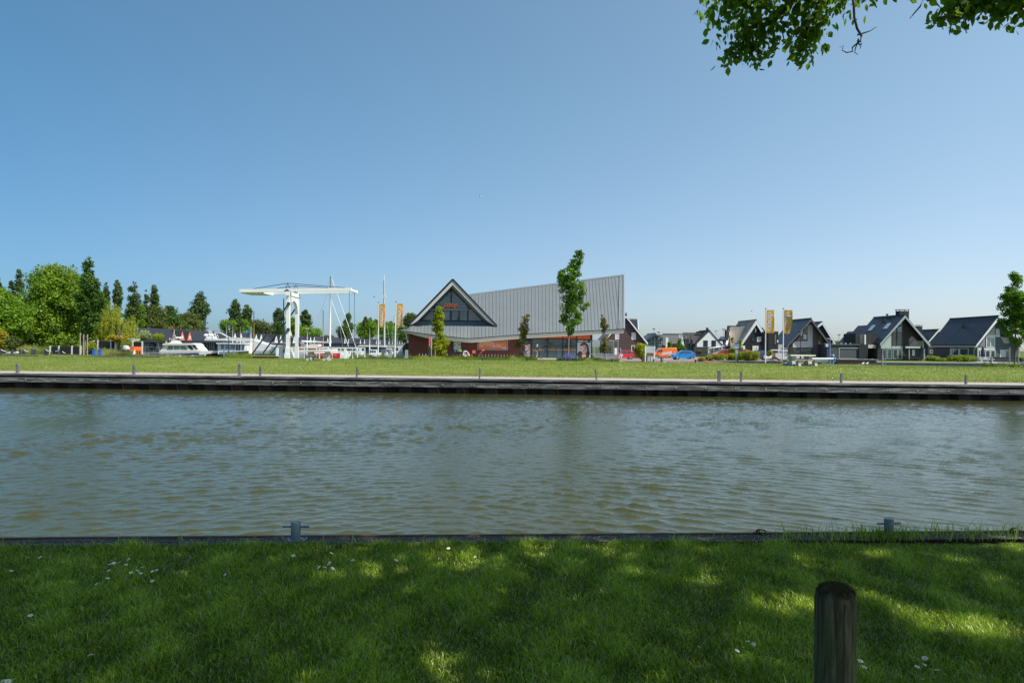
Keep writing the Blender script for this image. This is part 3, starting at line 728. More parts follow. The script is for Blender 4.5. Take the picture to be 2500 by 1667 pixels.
# young street trees
prof_mid = [(606,1405,1412),(612,1403,1424),(628,1398,1430),(641,1388,1428),(651,1384,1425),(662,1363,1428),(672,1360,1424),(682,1358,1418),(694,1358,1432),(706,1360,1438),(720,1364,1436),(732,1368,1432),(745,1358,1441),(757,1360,1432),(768,1358,1424),(780,1366,1430),(790,1369,1422),(800,1372,1408),(812,1380,1400),(820,1386,1394)]
ptree("street_tree", "tall young green tree with a pale slim trunk in front of the shop's glass front", "tree", prof_mid, 76, 1388, 210, 0.20, 0.42, 11500, 0.22, leafmat("leaves_linden", (0.02, 0.065, 0.005), (0.19, 0.36, 0.015)), 101, 0.085, YG, bark=M_BARKG, limbs=22, up=0.5)
prof_l = [(629,210,222),(636,200,225),(648,198,228),(660,199,224),(670,201,232),(682,200,240),(692,197,246),(705,188,248),(720,180,250),(735,185,256),(750,180,258),(765,186,252),(778,190,245),(790,189,242),(800,190,236),(808,196,225),(816,203,214)]
ptree("street_tree", "tall young dark green tree tied to three stakes at the left", "tree", prof_l, 88, 206, 110, 0.35, 0.75, 11000, 0.28, L_DARK, 103, 0.10, YG, limbs=18, up=0.5)
prof_r = [(654,2468,2476),(662,2466,2496),(675,2464,2502),(688,2470,2500),(700,2470,2496),(706,2456,2515),(712,2440,2520),(726,2430,2525),(740,2434,2530),(752,2440,2530),(765,2444,2535),(778,2438,2535),(790,2448,2530),(800,2436,2532),(812,2442,2525),(824,2455,2515),(834,2466,2500),(842,2472,2482)]
ptree("street_tree", "young green tree held by tall stakes at the right edge of the photo", "tree", prof_r, 62, 2477, 110, 0.26, 0.50, 11000, 0.2, leafmat('leaves_linden', (0,0,0), (0,0,0)), 105, 0.085, YG, limbs=22, up=0.5)
# stakes round them
def stakes(px_list, d, top, lab, grp="tree support stakes"):
    for i, (px, yt, lb) in enumerate(px_list):
        b = G(px, d+(i % 2)*0.9-0.4); h = W(px, yt, b.y).z-b.z
        r = thing("tree_stake", b, lb, "stake", grp); k = MB(); k.tube([(0, 0, -0.1), (0, 0, h)], 0.05*d/88+0.012, 8); k.build("wooden_post", paint("pale_stake_wood", (0.36, 0.31, 0.24), 0.8, 0.25), r)
stakes([(195.5, 813, "left round stake beside the young tree at the left"), (204, 816, "middle stake with a yellow side by the young tree at the left"), (213.5, 816, "right grey stake beside the young tree at the left")], 86.5, 0, "")
stakes([(2465, 848, "left stake beside the tree at the photo's right edge"), (2486.5, 850, "right stake beside the tree at the photo's right edge")], 61, 0, "")

# columnar shrub trees before the shop
ptree("yew_tree", "dense yellow-green columnar tree before the brick end of the shop", "tree",
      [(743,1071,1075),(750,1066,1079),(760,1063,1082),(772,1053,1088),(784,1052,1091),(795,1055,1088),(806,1054,1084),(816,1050,1092),(825,1053,1098),(838,1048,1099),(850,1043,1096),(860,1052,1094),(867,1062,1090)], 88, 1076, 90, 0.3, 0.6, 11000, 0.2, L_YEL, 107, 0.12, "columnar shrubs before the shop", up=0.4, limbs=8)
thin = "thin bronze shrubs before the shop"
ptree("thin_shrub", "sparse bronze-leaved upright shrub left of the shop's glass front", "shrub",
      [(762,1288,1294),(775,1275,1296),(790,1264,1298),(803,1260,1296),(815,1262,1294),(826,1265,1290),(836,1254,1288),(848,1252,1284),(860,1262,1282),(868,1268,1280)], 78, 1273, 60, 0.18, 0.36, 3600, 0.15, L_RUST, 109, 0.05, thin, bark=M_BARKG, limbs=22, up=0.3)
ptree("thin_shrub", "sparse bronze-leaved upright shrub at the right end of the shop", "shrub",
      [(760,1468,1472),(772,1466,1476),(785,1464,1484),(797,1462,1488),(808,1465,1486),(820,1466,1490),(832,1466,1492),(845,1462,1492),(857,1464,1490),(868,1470,1484)], 76, 1475, 55, 0.17, 0.33, 3000, 0.14, L_RUST, 111, 0.05, thin, bark=M_BARKG, limbs=20, up=0.3)

# broad trees far left
bg_ = "broad trees behind the left garden"
ptree("broad_tree", "huge rounded green tree at the left, tallest of the broad trees", "tree",
      [(653,105,130),(662,88,175),(680,66,205),(700,60,218),(725,48,226),(750,45,232),(775,48,232),(800,52,226),(825,62,214),(842,75,190)], 112, 130, 150, 0.9, 2.0, 30000, 0.42, leafmat("leaves_broad", (0.035, 0.09, 0.007), (0.26, 0.40, 0.025)), 113, 0.5, bg_, up=0.55)
ptree("broad_tree", "yellow-green spreading tree cut by the left edge of the photo", "tree",
      [(716,-20,25),(728,-45,48),(745,-60,70),(765,-60,80),(790,-60,85),(815,-55,80),(838,-40,62)], 104, 5, 110, 0.8, 1.6, 19000, 0.38, L_GREEN, 115, 0.4, bg_, up=0.55)
ptree("broad_tree", "green tree filling the gap behind the young staked tree", "tree",
      [(672,165,190),(690,160,225),(712,165,245),(740,180,262),(770,190,262),(800,180,250),(830,170,240),(842,180,225)], 122, 210, 100, 0.8, 1.6, 16000, 0.42, L_GREEN, 117, 0.4, bg_, up=0.5)
# weeping willow
wp = [(748,262,300),(756,245,318),(770,236,326),(785,230,332),(800,226,334),(815,225,336),(828,228,334)]
C, Rr = crown_from_profile(wp, 118, 46, 119, 0.5, 1.1)
wr = thing("willow_tree", G(285, 118), "weeping willow with pale yellow-green hanging branches behind the black fence", "tree")
g = np.random.default_rng(120); n = 2200; i = g.integers(0, len(C), n); d3 = g.normal(size=(n, 3)); d3 /= np.linalg.norm(d3, axis=1)[:, None]
P = C[i]+d3*Rr[i]; P = P[P[:, 2] > 2.0]; i = g.choice(len(P), 1500); S = P[i]; m_ = 26
L = g.uniform(1.2, 3.4, len(S)); t = np.linspace(0, 1, m_)
sw = g.normal(0, 0.12, (len(S), 2))
PP = S[:, None, :]+np.stack([sw[:, None, 0]*t[None, :], sw[:, None, 1]*t[None, :], -L[:, None]*t[None, :]], -1)
PP = PP.reshape(-1, 3)+g.normal(0, 0.07, (len(S)*m_, 3)); PP = PP[PP[:, 2] > 0.9]
V, Fa, rn = leafcards(PP, np.full((len(PP), 3), 0.05), len(PP), 0.26, 121, up=0.2, droop=2.5, aspect=0.3, weights=np.ones(len(PP)))
np_mesh("crown", V-np.array(wr.location)[None, :], Fa, L_WILL, parent=wr, rnd=rn)
k = MB(); k.tube([(0, 0, -.2), (0.2, 0, 2.5), (0, 0, 5.2)], [0.45, 0.35, 0.15], 8)
for a_ in range(6): k.tube([(0, 0, 3.2), (1.4*math.cos(a_), 1.2*math.sin(a_), 5.4)], [0.2, 0.06], 6)
k.build("trunk", M_BARK, wr, smooth=True)

# poplars: (apex px, top y, base y, half width, d)
pops = [(-6,672,800,14,175,"dark poplar tip at the very left edge of the sky"),(28,680,790,10,178,"smaller left one of the paired poplars behind the left trees"),(47,655,790,15,176,"tall poplar rising between the left-edge trees"),
 (258,690,790,11,170,"slim poplar just right of the staked young tree"),(287,684,800,14,168,"poplar above the weeping willow's left half"),(326,690,800,20,166,"wide poplar above the weeping willow's right side"),
 (357,707,800,9,164,"narrow lower poplar, left half of a pair"),(377,696,800,14,164,"taller poplar, right half of the pair beside the olive tree"),
 (487,711,808,24,170,"stout poplar standing alone left of the drawbridge"),(575,730,812,18,215,"poplar right of the gap beside the bridge beam's left end"),(603,743,812,14,220,"shorter poplar below the left part of the bridge beam"),
 (681,750,815,14,235,"poplar seen through the bridge's left struts"),(747,753,818,13,240,"poplar just right of the bridge portal"),(850,761,822,12,250,"poplar between the hanger rods and the white mast"),
 (893,768,815,7,330,"tiny distant poplar left of the banner poles"),(905,770,815,7,332,"second tiny distant poplar left of the banner poles"),(918,776,815,8,330,"third tiny distant poplar beside the left banner"),
 (943,781,818,7,330,"tiny distant poplar between the two left banners"),(953,780,818,8,332,"small distant poplar just left of the second banner"),(962,784,818,7,334,"faint small poplar behind the second banner pole")]
for i, (px, yt, yb, hw, d, lab) in enumerate(pops):
    q = random.Random(300+i); pr = []
    for j in range(9):
        t = j/8; w = hw*min(1, 0.36+1.5*t**0.8)*(1.0 if t < 0.8 else 1-0.9*(t-0.8)*1.5)*q.uniform(0.78, 1.18); c = px+q.uniform(-0.12, 0.12)*hw
        pr.append((lerp(yt, yb, t), c-w, c+w))
    s = d/170.0; n = int(min(5200, 120*hw*(yb-yt)/22))
    ptree("poplar_tree", lab, "poplar", pr, d, px, max(34, int(hw*5)), 0.45*s, 1.0*s, n, 0.42*s, L_POP, 400+i, 0.25, "poplars on the skyline", up=0.25, rndn=0.6, limbs=8)

# other background trees and bushes (name, label, prof, d, n_clumps, rmin, rmax, n, size, leaf, cat)
def ell(cx, cy, rx, ry, base=None, seed=0):
    q = random.Random(seed); pr = []
    for j in range(10):
        t = -1+2*j/9; w = rx*math.sqrt(max(0.03, 1-abs(t)**2.4))*q.uniform(0.85, 1.12); pr.append((cy+t*ry, cx-w, cx+w))
    return pr
bgt = [("bushy_tree","olive-green bushy tree right of the willow",ell(372,786,42,36,seed=1),165,75,1.0,2.0,9000,0.5,L_OLIVE,"tree"),
 ("bushy_tree","dark green small tree left of the pale bush pair",ell(416,784,24,36,seed=2),158,50,0.8,1.6,6000,0.45,L_DARK,"tree"),
 ("bushy_tree","olive tree at the foot of the stout lone poplar",ell(462,794,38,26,seed=3),162,60,0.8,1.6,7500,0.45,L_OLIVE,"tree"),
 ("bushy_tree","bright green tree between the willow and the poplar pair",ell(330,772,26,34,seed=4),160,50,0.8,1.6,6000,0.45,L_GREEN,"tree"),
 ("bushy_tree","green undergrowth mass behind the willow and the fence",ell(262,822,60,22,seed=61),135,70,0.8,1.5,9000,0.45,L_GREEN,"tree"),
 ("bushy_tree","mixed green trees behind the houseboat's roof",ell(420,806,70,14,seed=62),175,60,0.9,1.6,8000,0.5,L_OLIVE,"tree"),
 ("bushy_tree","round green tree behind the street lamp by the boats",ell(558,800,22,18,seed=5),212,36,1.0,1.8,3600,0.5,L_GREEN,"tree"),
 ("bushy_tree","green tree below the shorter poplar left of the bridge",ell(592,800,28,18,seed=6),210,40,1.0,1.8,4200,0.5,L_GREEN,"tree"),
 ("willow_bush","grey-green round willow bush left of the bridge struts",ell(634,803,34,20,seed=7),208,50,1.1,2.0,5200,0.5,leafmat("leaves_grey_willow",(0.06,0.09,0.03),(0.19,0.23,0.08)),"bush"),
 ("bushy_tree","dark green tree right behind the slanting bridge struts",ell(676,808,26,20,seed=8),222,40,1.1,2.0,4000,0.5,L_DARK,"tree"),
 ("bushy_tree","tall green tree behind the bridge portal",ell(718,800,22,24,seed=9),226,40,1.1,2.0,4000,0.5,L_GREEN,"tree"),
 ("bushy_tree","green tree right of the bridge portal",ell(746,810,26,16,seed=10),230,36,1.1,1.8,3600,0.5,L_GREEN,"tree"),
 ("bushy_tree","low green tree sloping down right of the portal",ell(770,814,16,12,seed=11),232,24,1.0,1.6,2200,0.5,L_GREEN,"tree"),
 ("distant_bush","faint low bush on the skyline behind the white mast",ell(800,821,18,5,seed=12),300,16,0.8,1.2,1200,0.5,L_OLIVE,"bush"),
 ("bushy_tree","dark green tree left of the hanger rods",ell(838,812,18,18,seed=13),240,34,1.1,1.8,3200,0.5,L_DARK,"tree"),
 ("bushy_tree","broad green tree just left of the first banner",ell(895,806,30,24,seed=14),235,60,1.2,2.2,6500,0.5,L_GREEN,"tree"),
 ("bushy_tree","broad green tree between the two left banners",ell(943,812,28,24,seed=15),232,55,1.2,2.2,6000,0.5,L_GREEN,"tree"),
 ("bushy_tree","dark green mass of tree behind the shop's left eave",ell(982,815,24,20,seed=16),228,45,1.2,2.0,5000,0.5,L_DARK,"tree"),
 ("airy_tree","tall open-crowned tree showing left of the shop gable",ell(1000,782,18,20,seed=17),200,34,0.7,1.3,2600,0.45,L_OLIVE,"tree"),
 ("flowering_bush","cream-flowering bush above the houseboat's left roof",ell(352,820,22,10,seed=18),135,34,0.5,0.9,3400,0.3,leafmat("leaves_elder",(0.08,0.14,0.02),(0.45,0.48,0.25)),"bush"),
 ("bushy_shrub","low pale green shrub on the houseboat's roof line",ell(388,824,16,6,seed=19),134,22,0.4,0.7,1800,0.3,L_YEL,"shrub"),
 ("golden_shrub","low golden spreading shrub before the black fence",ell(290,824,26,6,seed=20),104,26,0.3,0.6,3000,0.25,L_GOLD,"shrub"),
 ("yellow_shrub","bright yellow shrub cut by the left photo edge",ell(2,826,18,22,seed=21),98,30,0.5,0.9,3600,0.28,L_GOLD,"shrub"),
 ("green_shrub","dark green shrub next to the bright yellow one",ell(32,838,16,16,seed=22),97,26,0.5,0.8,3000,0.28,L_OLIVE,"shrub"),
 ("green_shrub","pale green vine-like shrub between the two fence stretches",ell(222,846,12,10,seed=23),98,18,0.35,0.6,1700,0.25,L_YEL,"shrub"),
 ("green_shrub","small green shrubs right of the fence posts",ell(306,846,16,7,seed=24),99,18,0.3,0.5,1500,0.25,L_HEDGE,"shrub"),
 ("broad_shrub","yellow-green rounded shrub before the dark brick house",ell(1566,854,19,20,seed=25),112,46,0.35,0.75,6500,0.2,L_YEL,"shrub"),
 ("low_hedge","low dark green hedge behind the delivery van",ell(1625,848,22,5,seed=26),146,20,0.4,0.6,1800,0.28,L_DARK,"hedge"),
 ("conifer","slim pointed conifer left of the dark one behind the van",[(824,1634,1636),(832,1631,1641),(842,1629,1642),(850,1628,1642)],148,22,0.3,0.6,1800,0.25,L_HEDGE,"conifer"),
 ("conifer","tall slim conifer before the grey tiled roof",[(818,1658,1660),(828,1655,1662),(838,1653,1664),(850,1650,1668)],150,22,0.3,0.6,1900,0.25,L_GREEN,"conifer"),
 ("conifer","dark spreading conifer behind the delivery van's rear",[(836,1650,1660),(843,1645,1668),(850,1638,1674),(858,1636,1676)],144,34,0.5,0.9,3800,0.28,L_DARK,"conifer"),
 ("low_tree","small bronze shrub by the dark garden wall of the white house",ell(1707,853,9,8,seed=28),138,16,0.3,0.5,1300,0.22,L_OLIVE,"shrub"),
 ("climbing_plant","green climber along the top of the dark garden wall",ell(1738,846,18,2.5,seed=29),136,22,0.2,0.35,1500,0.2,L_HEDGE,"climber"),
 ("pine_shrub","small yellow-green pine at the left end of the pine row",ell(1713,871,10,6,seed=30),97,16,0.25,0.45,1400,0.16,L_PINE,"shrub"),
 ("pine_shrub","loose yellow-green pine, second from the left in the row",ell(1732,869,12,9,seed=31),97,24,0.25,0.5,2200,0.16,L_PINE,"shrub"),
 ("pine_shrub","bushy yellow-green pine in front of the parked orange car",ell(1758,868,20,11,seed=32),97,40,0.3,0.55,5200,0.16,L_PINE,"shrub"),
 ("pine_shrub","bushy pine just left of the blue bus-stop sign",ell(1786,868,16,11,seed=33),97.5,34,0.3,0.55,4200,0.16,L_PINE,"shrub"),
 ("pine_shrub","large rounded pine right of the blue bus-stop sign",ell(1832,866,24,16,seed=34),96.5,55,0.3,0.65,8000,0.16,L_PINE,"shrub"),
 ("pine_shrub","dark pine close behind the bus-stop sign's post",ell(1806,866,12,13,seed=35),99,28,0.3,0.55,3400,0.16,L_HEDGE,"shrub"),
 ("slim_conifer","narrow yellow-green conifer before the thatched roof, left one",[(812,1787,1789),(820,1784,1791),(832,1784,1791),(840,1786,1790)],104,16,0.2,0.4,1300,0.17,L_YEL,"conifer"),
 ("round_conifer","green conifer at the foot of the thatched roof",[(840,1784,1790),(850,1780,1794),(860,1778,1796)],104,20,0.25,0.5,1900,0.18,L_GREEN,"conifer"),
 ("slim_conifer","narrow conifer with a tufted top just right of the bus-stop sign",[(818,1804,1812),(826,1803,1813),(834,1805,1810),(842,1804,1812),(858,1802,1814)],103,22,0.2,0.4,1900,0.17,L_YEL,"conifer"),
 ("small_tree","small loose yellowish tree between the two right banner poles",[(845,1879,1883),(856,1875,1887),(866,1874,1888),(874,1876,1884)],99,20,0.22,0.4,1500,0.17,L_YEL,"shrub"),
 ("green_shrub","low dark green plants right of the first right banner pole",ell(1888,876,16,5,seed=37),96,18,0.2,0.4,1400,0.18,L_DARK,"shrub"),
 ("green_shrub","small bright shrub beside the grey garage door",ell(2113,871,8,7,seed=38),107,16,0.22,0.4,1400,0.18,L_YEL,"shrub"),
 ("thin_plant","thin yellow plant between the garage and the glass corner",ell(2130,871,8,8,seed=39),106,14,0.18,0.32,800,0.18,L_GOLD,"shrub"),
 ("clipped_hedge","clipped green hedge left of the small bare-trunk tree",ell(2277,869,18,11,seed=40),108,40,0.3,0.6,4600,0.17,L_HEDGE,"hedge"),
 ("clipped_hedge","clipped green hedge in front of the dark plinth wall",ell(2308,871,22,9,seed=41),107,40,0.3,0.55,4600,0.17,L_HEDGE,"hedge"),
 ("clipped_hedge","big clipped hedge with yellowish top before the right house",ell(2350,871,36,16,seed=42),104,70,0.35,0.65,9000,0.17,L_HEDGE,"hedge"),
 ("globe_tree","small grey-leaved globe tree among the hedges",ell(2279,863,7,5,seed=43),104,12,0.2,0.35,900,0.15,L_OLIVE,"shrub"),
 ("round_bush","green bush with flowers at the foot of the right-hand tree",ell(2478,886,16,9,seed=44),60.5,24,0.18,0.35,2600,0.13,L_HEDGE,"shrub"),
 ("distant_tree","green tree between the two dark houses on the right",ell(2043,829,16,7,seed=45),200,24,0.8,1.3,2400,0.4,L_GREEN,"tree"),
 ("round_bush","dark bush cut by the right photo edge",ell(2494,864,8,7,seed=46),108,14,0.3,0.5,1200,0.2,L_OLIVE,"shrub")]
for i, (nm, lab, pr, d, nc, a, b, n, s, leaf, cat) in enumerate(bgt):
    cx = (pr[len(pr)//2][1]+pr[len(pr)//2][2])/2
    ptree(nm, lab, cat, pr, d, cx, nc, a, b, n, s, leaf, 500+i, 0.18 if cat in ("tree", "poplar") else 0.05, None, limbs=6, part="crown" if cat in ("tree",) else "foliage", up=0.4)
# salvia at the foot of the middle tree
M_SALV = paint("violet_flowers", (0.20, 0.16, 0.50), 0.6, 0.2)
b = G(1388, 75); r = thing("flower_bed", b, "clump of violet salvia spikes round the foot of the middle tree", "flowers")
V, Fa, rn = leafcards(np.array([[x*0.45, random.uniform(-.4, .4), 0.22] for x in np.linspace(-2.4, 2.2, 16)]), np.full((16, 3), 0.3), 3200, 0.12, 77)
V[:, 2] = np.maximum(V[:, 2], 0); np_mesh("foliage", V, Fa, L_DARK, parent=r, rnd=rn)
k = MB(); q = random.Random(4)
for i in range(70):
    x, y, h = q.gauss(0, 0.62), q.uniform(-.5, .5), q.uniform(0.45, 1.0); lx = x*0.15
    for j in range(5): k.cbox((x+lx*j/5, y, h-0.09*j), (0.028+0.006*j, 0.03, 0.06), rz=q.uniform(0, 3))
k.build("flower_spikes", M_SALV, r)
b = G(2496, 63); r = thing("flower_bed", b, "violet flowering clump at the right edge behind the right-hand tree", "flowers"); k = MB()
for i in range(60):
    x, y, h = q.gauss(0, 0.5), q.uniform(-.4, .4), q.uniform(0.3, 0.85)
    for j in range(4): k.cbox((x, y, h-0.08*j), (0.025, 0.025, 0.05))
k.build("flower_spikes", M_SALV, r); V, Fa, rn = leafcards(np.array([[x*0.3, 0, 0.2] for x in range(-4, 5)]), np.full((9, 3), 0.28), 1400, 0.1, 78); V[:, 2] = np.maximum(V[:, 2], 0); np_mesh("foliage", V, Fa, L_HEDGE, parent=r, rnd=rn)

# ---------------------------------------------------------- the tall trees that shade the near bank
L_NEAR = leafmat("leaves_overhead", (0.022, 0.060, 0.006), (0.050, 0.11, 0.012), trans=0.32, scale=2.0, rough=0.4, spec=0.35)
def pointed_leaves(P, size, seed, droop=1.2):
    g = np.random.default_rng(seed); n = len(P)
    t = g.normal(size=(n, 3))*0.75+np.array([0, 0, -droop]); t /= np.linalg.norm(t, axis=1)[:, None]
    nr = g.normal(size=(n, 3)); nr -= (nr*t).sum(1)[:, None]*t; nr /= np.linalg.norm(nr, axis=1)[:, None]; b = np.cross(nr, t)
    s = (size*g.uniform(0.65, 1.3, n))[:, None]; w = s*g.uniform(0.24, 0.34, n)[:, None]
    pts = [P, P+t*s*0.28+b*w*0.8+nr*s*0.03, P+t*s*0.58+b*w-nr*s*0.0, P+t*s-nr*s*0.10, P+t*s*0.58-b*w, P+t*s*0.28-b*w*0.8+nr*s*0.03]
    V = np.stack(pts, 1).reshape(-1, 3); i = np.arange(n)*6
    return V, np.stack([i, i+1, i+2, i+3, i+4, i+5], -1), g.random(n)
SUN_SPOTS = [(1130, 1362, 45, 12), (930, 1392, 22, 7), (1075, 1622, 40, 20), (955, 1608, 25, 7), (1925, 1472, 78, 17), (1985, 1372, 28, 8), (2125, 1345, 25, 7), (2105, 1442, 22, 9), (2270, 1508, 75, 18), (2410, 1532, 80, 17), (2312, 1360, 20, 6), (2480, 1326, 60, 20), (1735, 1412, 26, 9), (2440, 1420, 22, 8), (1300, 1345, 16, 5), (1480, 1335, 14, 5)]  # sun spots wanted on the lawn; crown leaves are cut away for them
def big_tree(name, label, base, height, crown, n, seed, twigs=None):
    """crown: list of (x,y,z,r) blobs; twigs: branch polylines with leaf density reaching into view"""
    base = Vector(base); r = thing(name, base, label, "tree", "tall trees on the near bank over the camera")
    g = np.random.default_rng(seed); C = np.array(crown)[:, :3]; rr = np.array(crown)[:, 3]
    cl = []; 
    for i in range(520):
        j = g.integers(0, len(C)); d = g.normal(size=3); d /= np.linalg.norm(d); cl.append(C[j]+d*rr[j]*g.random()**0.45*np.array([1, 1, 0.7]))
    cl = np.array(cl); idx = g.integers(0, len(cl), n); P = cl[idx]+g.normal(size=(n, 3))*np.array([0.42, 0.42, 0.3])
    gp = P-np.array(sun_dir)*(P[:, 2]/sun_dir.z)[:, None]; gap = np.zeros(n, bool)          # leaves cut out so that chosen sun spots fall on the lawn
    for hx, hy, rx, ry in SUN_SPOTS:
        c_, a_ = W(hx, hy, 1), W(hx, hy-ry, 1); dc = EYE/(EYE-c_.z); da = EYE/(EYE-a_.z)
        gap |= ((gp[:, 0]-XW(hx, dc))/(rx/F*dc+0.11))**2+((gp[:, 1]-dc)/(da-dc+0.13))**2 < 1
    P = P[~gap]
    okk = (P[:, 2] > EYE+0.56*np.maximum(P[:, 1], 0)+0.9) & (P[:, 2] > 3.2); P = P[okk]
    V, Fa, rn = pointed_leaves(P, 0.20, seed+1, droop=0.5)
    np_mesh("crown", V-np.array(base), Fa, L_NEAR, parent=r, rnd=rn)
    k = MB(); h0 = 3.6; k.tube([(0, 0, -.2), (0.05, 0, 1.5), (0, 0.1, h0), (0.1, 0.3, height*0.75)], [0.34, 0.26, 0.22, 0.06], 12)
    for i in range(26):
        c = Vector(cl[g.integers(0, len(cl))])-base; a = Vector((0, 0.1, g.uniform(3.4, height*0.6))); a.z = min(a.z, c.z)
        if c.z+base.z < EYE+0.56*max(c.y+base.y, 0)+1.0: continue
        m_ = a.lerp(c, 0.5)+Vector((0, 0, 0.3)); k.tube([a, m_, c], [0.10, 0.06, 0.015], 6)
    k.build("trunk", M_BARK, r, smooth=True)
    return r
tr1 = big_tree("shade_tree", "tall leafy tree whose dark branches hang into the top right of the photo", (3.6, -0.9, 0), 12,
         [(2.2, 0.3, 6.4, 2.0), (0.2, -0.1, 7.2, 2.0), (3.4, 1.3, 7.4, 2.2), (4.6, -0.9, 8.4, 2.4), (1.6, 2.1, 7.4, 1.7), (-0.6, 1.5, 7.0, 1.5), (2.6, -2.1, 9.0, 2.4), (5.0, 2.1, 8.6, 2.0), (4.4, 0.3, 10.2, 2.2), (-1.2, -0.3, 6.2, 1.4), (0.8, 2.9, 7.9, 1.3)], 23000, 900)
big_tree("shade_tree", "tall leafy tree right of the camera that shades the right part of the near lawn", (10.6, 1.2, 0), 12,
         [(8.0, 1.3, 6.8, 2.1), (10.4, 0.9, 7.6, 2.4), (6.6, 2.3, 7.4, 1.9), (8.8, 3.1, 7.8, 2.0), (12.2, 1.9, 8.2, 2.3), (9.6, 0.1, 9.6, 2.4), (7.2, -0.3, 8.6, 2.0), (11.4, 3.3, 9.0, 2.0), (10.0, 2.1, 11.0, 2.0), (6.4, 1.1, 5.6, 1.3), (7.6, 3.6, 6.9, 1.3), (13.0, -0.1, 9.6, 2.0)], 23000, 920)
# branches hanging into the frame: polylines in photograph units with their own distances
k = MB(); PL = []; g = np.random.default_rng(33)
def branch(pts, r0, r1, leaf_from=None, dens=60, spread=0.10, wob=0.012):
    P = [W(a+8, b-10 if leaf_from is not None else b, d) for a, b, d in pts]; out = []
    for a, b in zip(P[:-1], P[1:]):
        m = max(2, int((b-a).length/0.10))
        for j in range(m): out.append(a.lerp(b, j/m)+Vector(g.normal(0, wob, 3)))
    out.append(P[-1]); n = len(out)
    k.tube(out, [lerp(r0, r1, i/(n-1)) for i in range(n)], 6)
    if leaf_from is not None:
        for i in range(int(leaf_from*n), n):
            L = (out[i]-out[i-1]).length if i else 0.1
            for q_ in range(int(dens*L+g.random())):
                PL.append(np.array(out[i])+g.normal(0, spread*0.62, 3))
    return out
lim = lambda *p: k.tube([q if isinstance(q, tuple) else q for q in p], [lerp(.09, .03, i/(len(p)-1)) for i in range(len(p))], 7)
a1_, a2_ = tuple(W(2050, -380, 4.6)), tuple(W(2460, -180, 5.0)); lim((3.65, -.7, 4.6), (3.2, 1.6, 6.1), (2.6, 3.4, 5.7), a1_); lim((3.65, -.6, 5.2), (4.0, 2.0, 6.2), (3.9, 3.8, 5.5), a2_)
for s_, e_ in ((a1_, (2075, -60, 5.2)), (a1_, (2100, -30, 5.3)), (a1_, (1860, -10, 5.5)), (a2_, (2520, -60, 5.0)), (a2_, (2450, -40, 5.0)), (a2_, (2250, -30, 5.2))): k.tube([s_, tuple(W(*e_))], [.025, .014], 6)
branch([(2050,-380,4.6),(1980,-120,5.1),(1935,0,5.4),(1900,45,5.5),(1850,80,5.6),(1800,130,5.6)], 0.045, 0.008, 0.35, 55)
branch([(1900,45,5.5),(1905,70,5.5),(1906,108,5.5)], 0.010, 0.004, 0.3, 25, 0.05)
branch([(1935,0,5.4),(1950,40,5.5),(1965,70,5.5),(1960,110,5.6),(1935,150,5.6)], 0.016, 0.005, 0.2, 95, 0.10)
branch([(1965,70,5.5),(1966,110,5.6),(1950,145,5.6)], 0.012, 0.005, 0.0, 90, 0.09)
branch([(1900,45,5.5),(1860,30,5.5),(1800,25,5.6),(1760,10,5.6),(1745,60,5.6)], 0.012, 0.004, 0.0, 95, 0.12)
branch([(1850,80,5.6),(1800,70,5.6),(1765,65,5.6)], 0.010, 0.004, 0.0, 85, 0.08)
branch([(1850,80,5.6),(1860,120,5.6),(1845,150,5.6)], 0.010, 0.004, 0.0, 75, 0.08)
branch([(1800,130,5.6),(1785,155,5.6)], 0.008, 0.004, 0.0, 110, 0.06)
branch([(1820,110,5.6),(1830,160,5.6)], 0.006, 0.003, 0.2, 90, 0.05)
branch([(1935,0,5.4),(1980,15,5.4),(2030,10,5.4),(2075,5,5.5)], 0.014, 0.006, 0.0, 110, 0.11)
branch([(1980,15,5.4),(1990,45,5.4),(1975,60,5.4)], 0.008, 0.004, 0.2, 70, 0.06)
branch([(1860,-10,5.5),(1820,-5,5.5),(1770,-15,5.5),(1740,0,5.5)], 0.014, 0.005, 0.0, 140, 0.12)
branch([(2100,-30,5.3),(2130,5,5.3),(2150,-10,5.3)], 0.010, 0.004, 0.0, 80, 0.07)
branch([(2075,-60,5.2),(2079,10,5.2),(2080,50,5.2),(2092,80,5.2),(2086,100,5.2)], 0.010, 0.008)
branch([(2092,80,5.2),(2115,82,5.2),(2132,66,5.2)], 0.007, 0.002)
branch([(2086,100,5.2),(2070,122,5.2),(2055,125,5.2),(2042,117,5.2)], 0.006, 0.002)
branch([(2084,100,5.2),(2078,118,5.2),(2087,134,5.2)], 0.006, 0.002)
branch([(2084,100,5.2),(2098,112,5.2),(2092,120,5.2)], 0.006, 0.002)
branch([(2080,50,5.2),(2076,58,5.2)], 0.004, 0.002)
branch([(2250,-30,5.2),(2236,10,5.2),(2214,45,5.2)], 0.008, 0.004)
branch([(2240,-20,5.2),(2262,0,5.2),(2275,-8,5.2)], 0.008, 0.004, 0.2, 60, 0.06)
branch([(2460,-180,5.0),(2430,-20,5.0),(2400,15,5.0),(2350,40,5.0),(2310,60,5.0),(2282,55,5.0)], 0.022, 0.006, 0.25, 85, 0.09)
branch([(2430,-20,5.0),(2440,20,5.0),(2460,35,5.0),(2500,40,5.0)], 0.014, 0.006, 0.0, 120, 0.09)
branch([(2350,40,5.0),(2330,20,5.0),(2325,-10,5.0)], 0.008, 0.004, 0.0, 30, 0.06)
branch([(2400,15,5.0),(2380,40,5.0),(2350,55,5.0)], 0.008, 0.004, 0.0, 90, 0.06)
branch([(2520,-60,5.0),(2490,0,5.0),(2520,45,5.0)], 0.014, 0.006, 0.0, 150, 0.11)
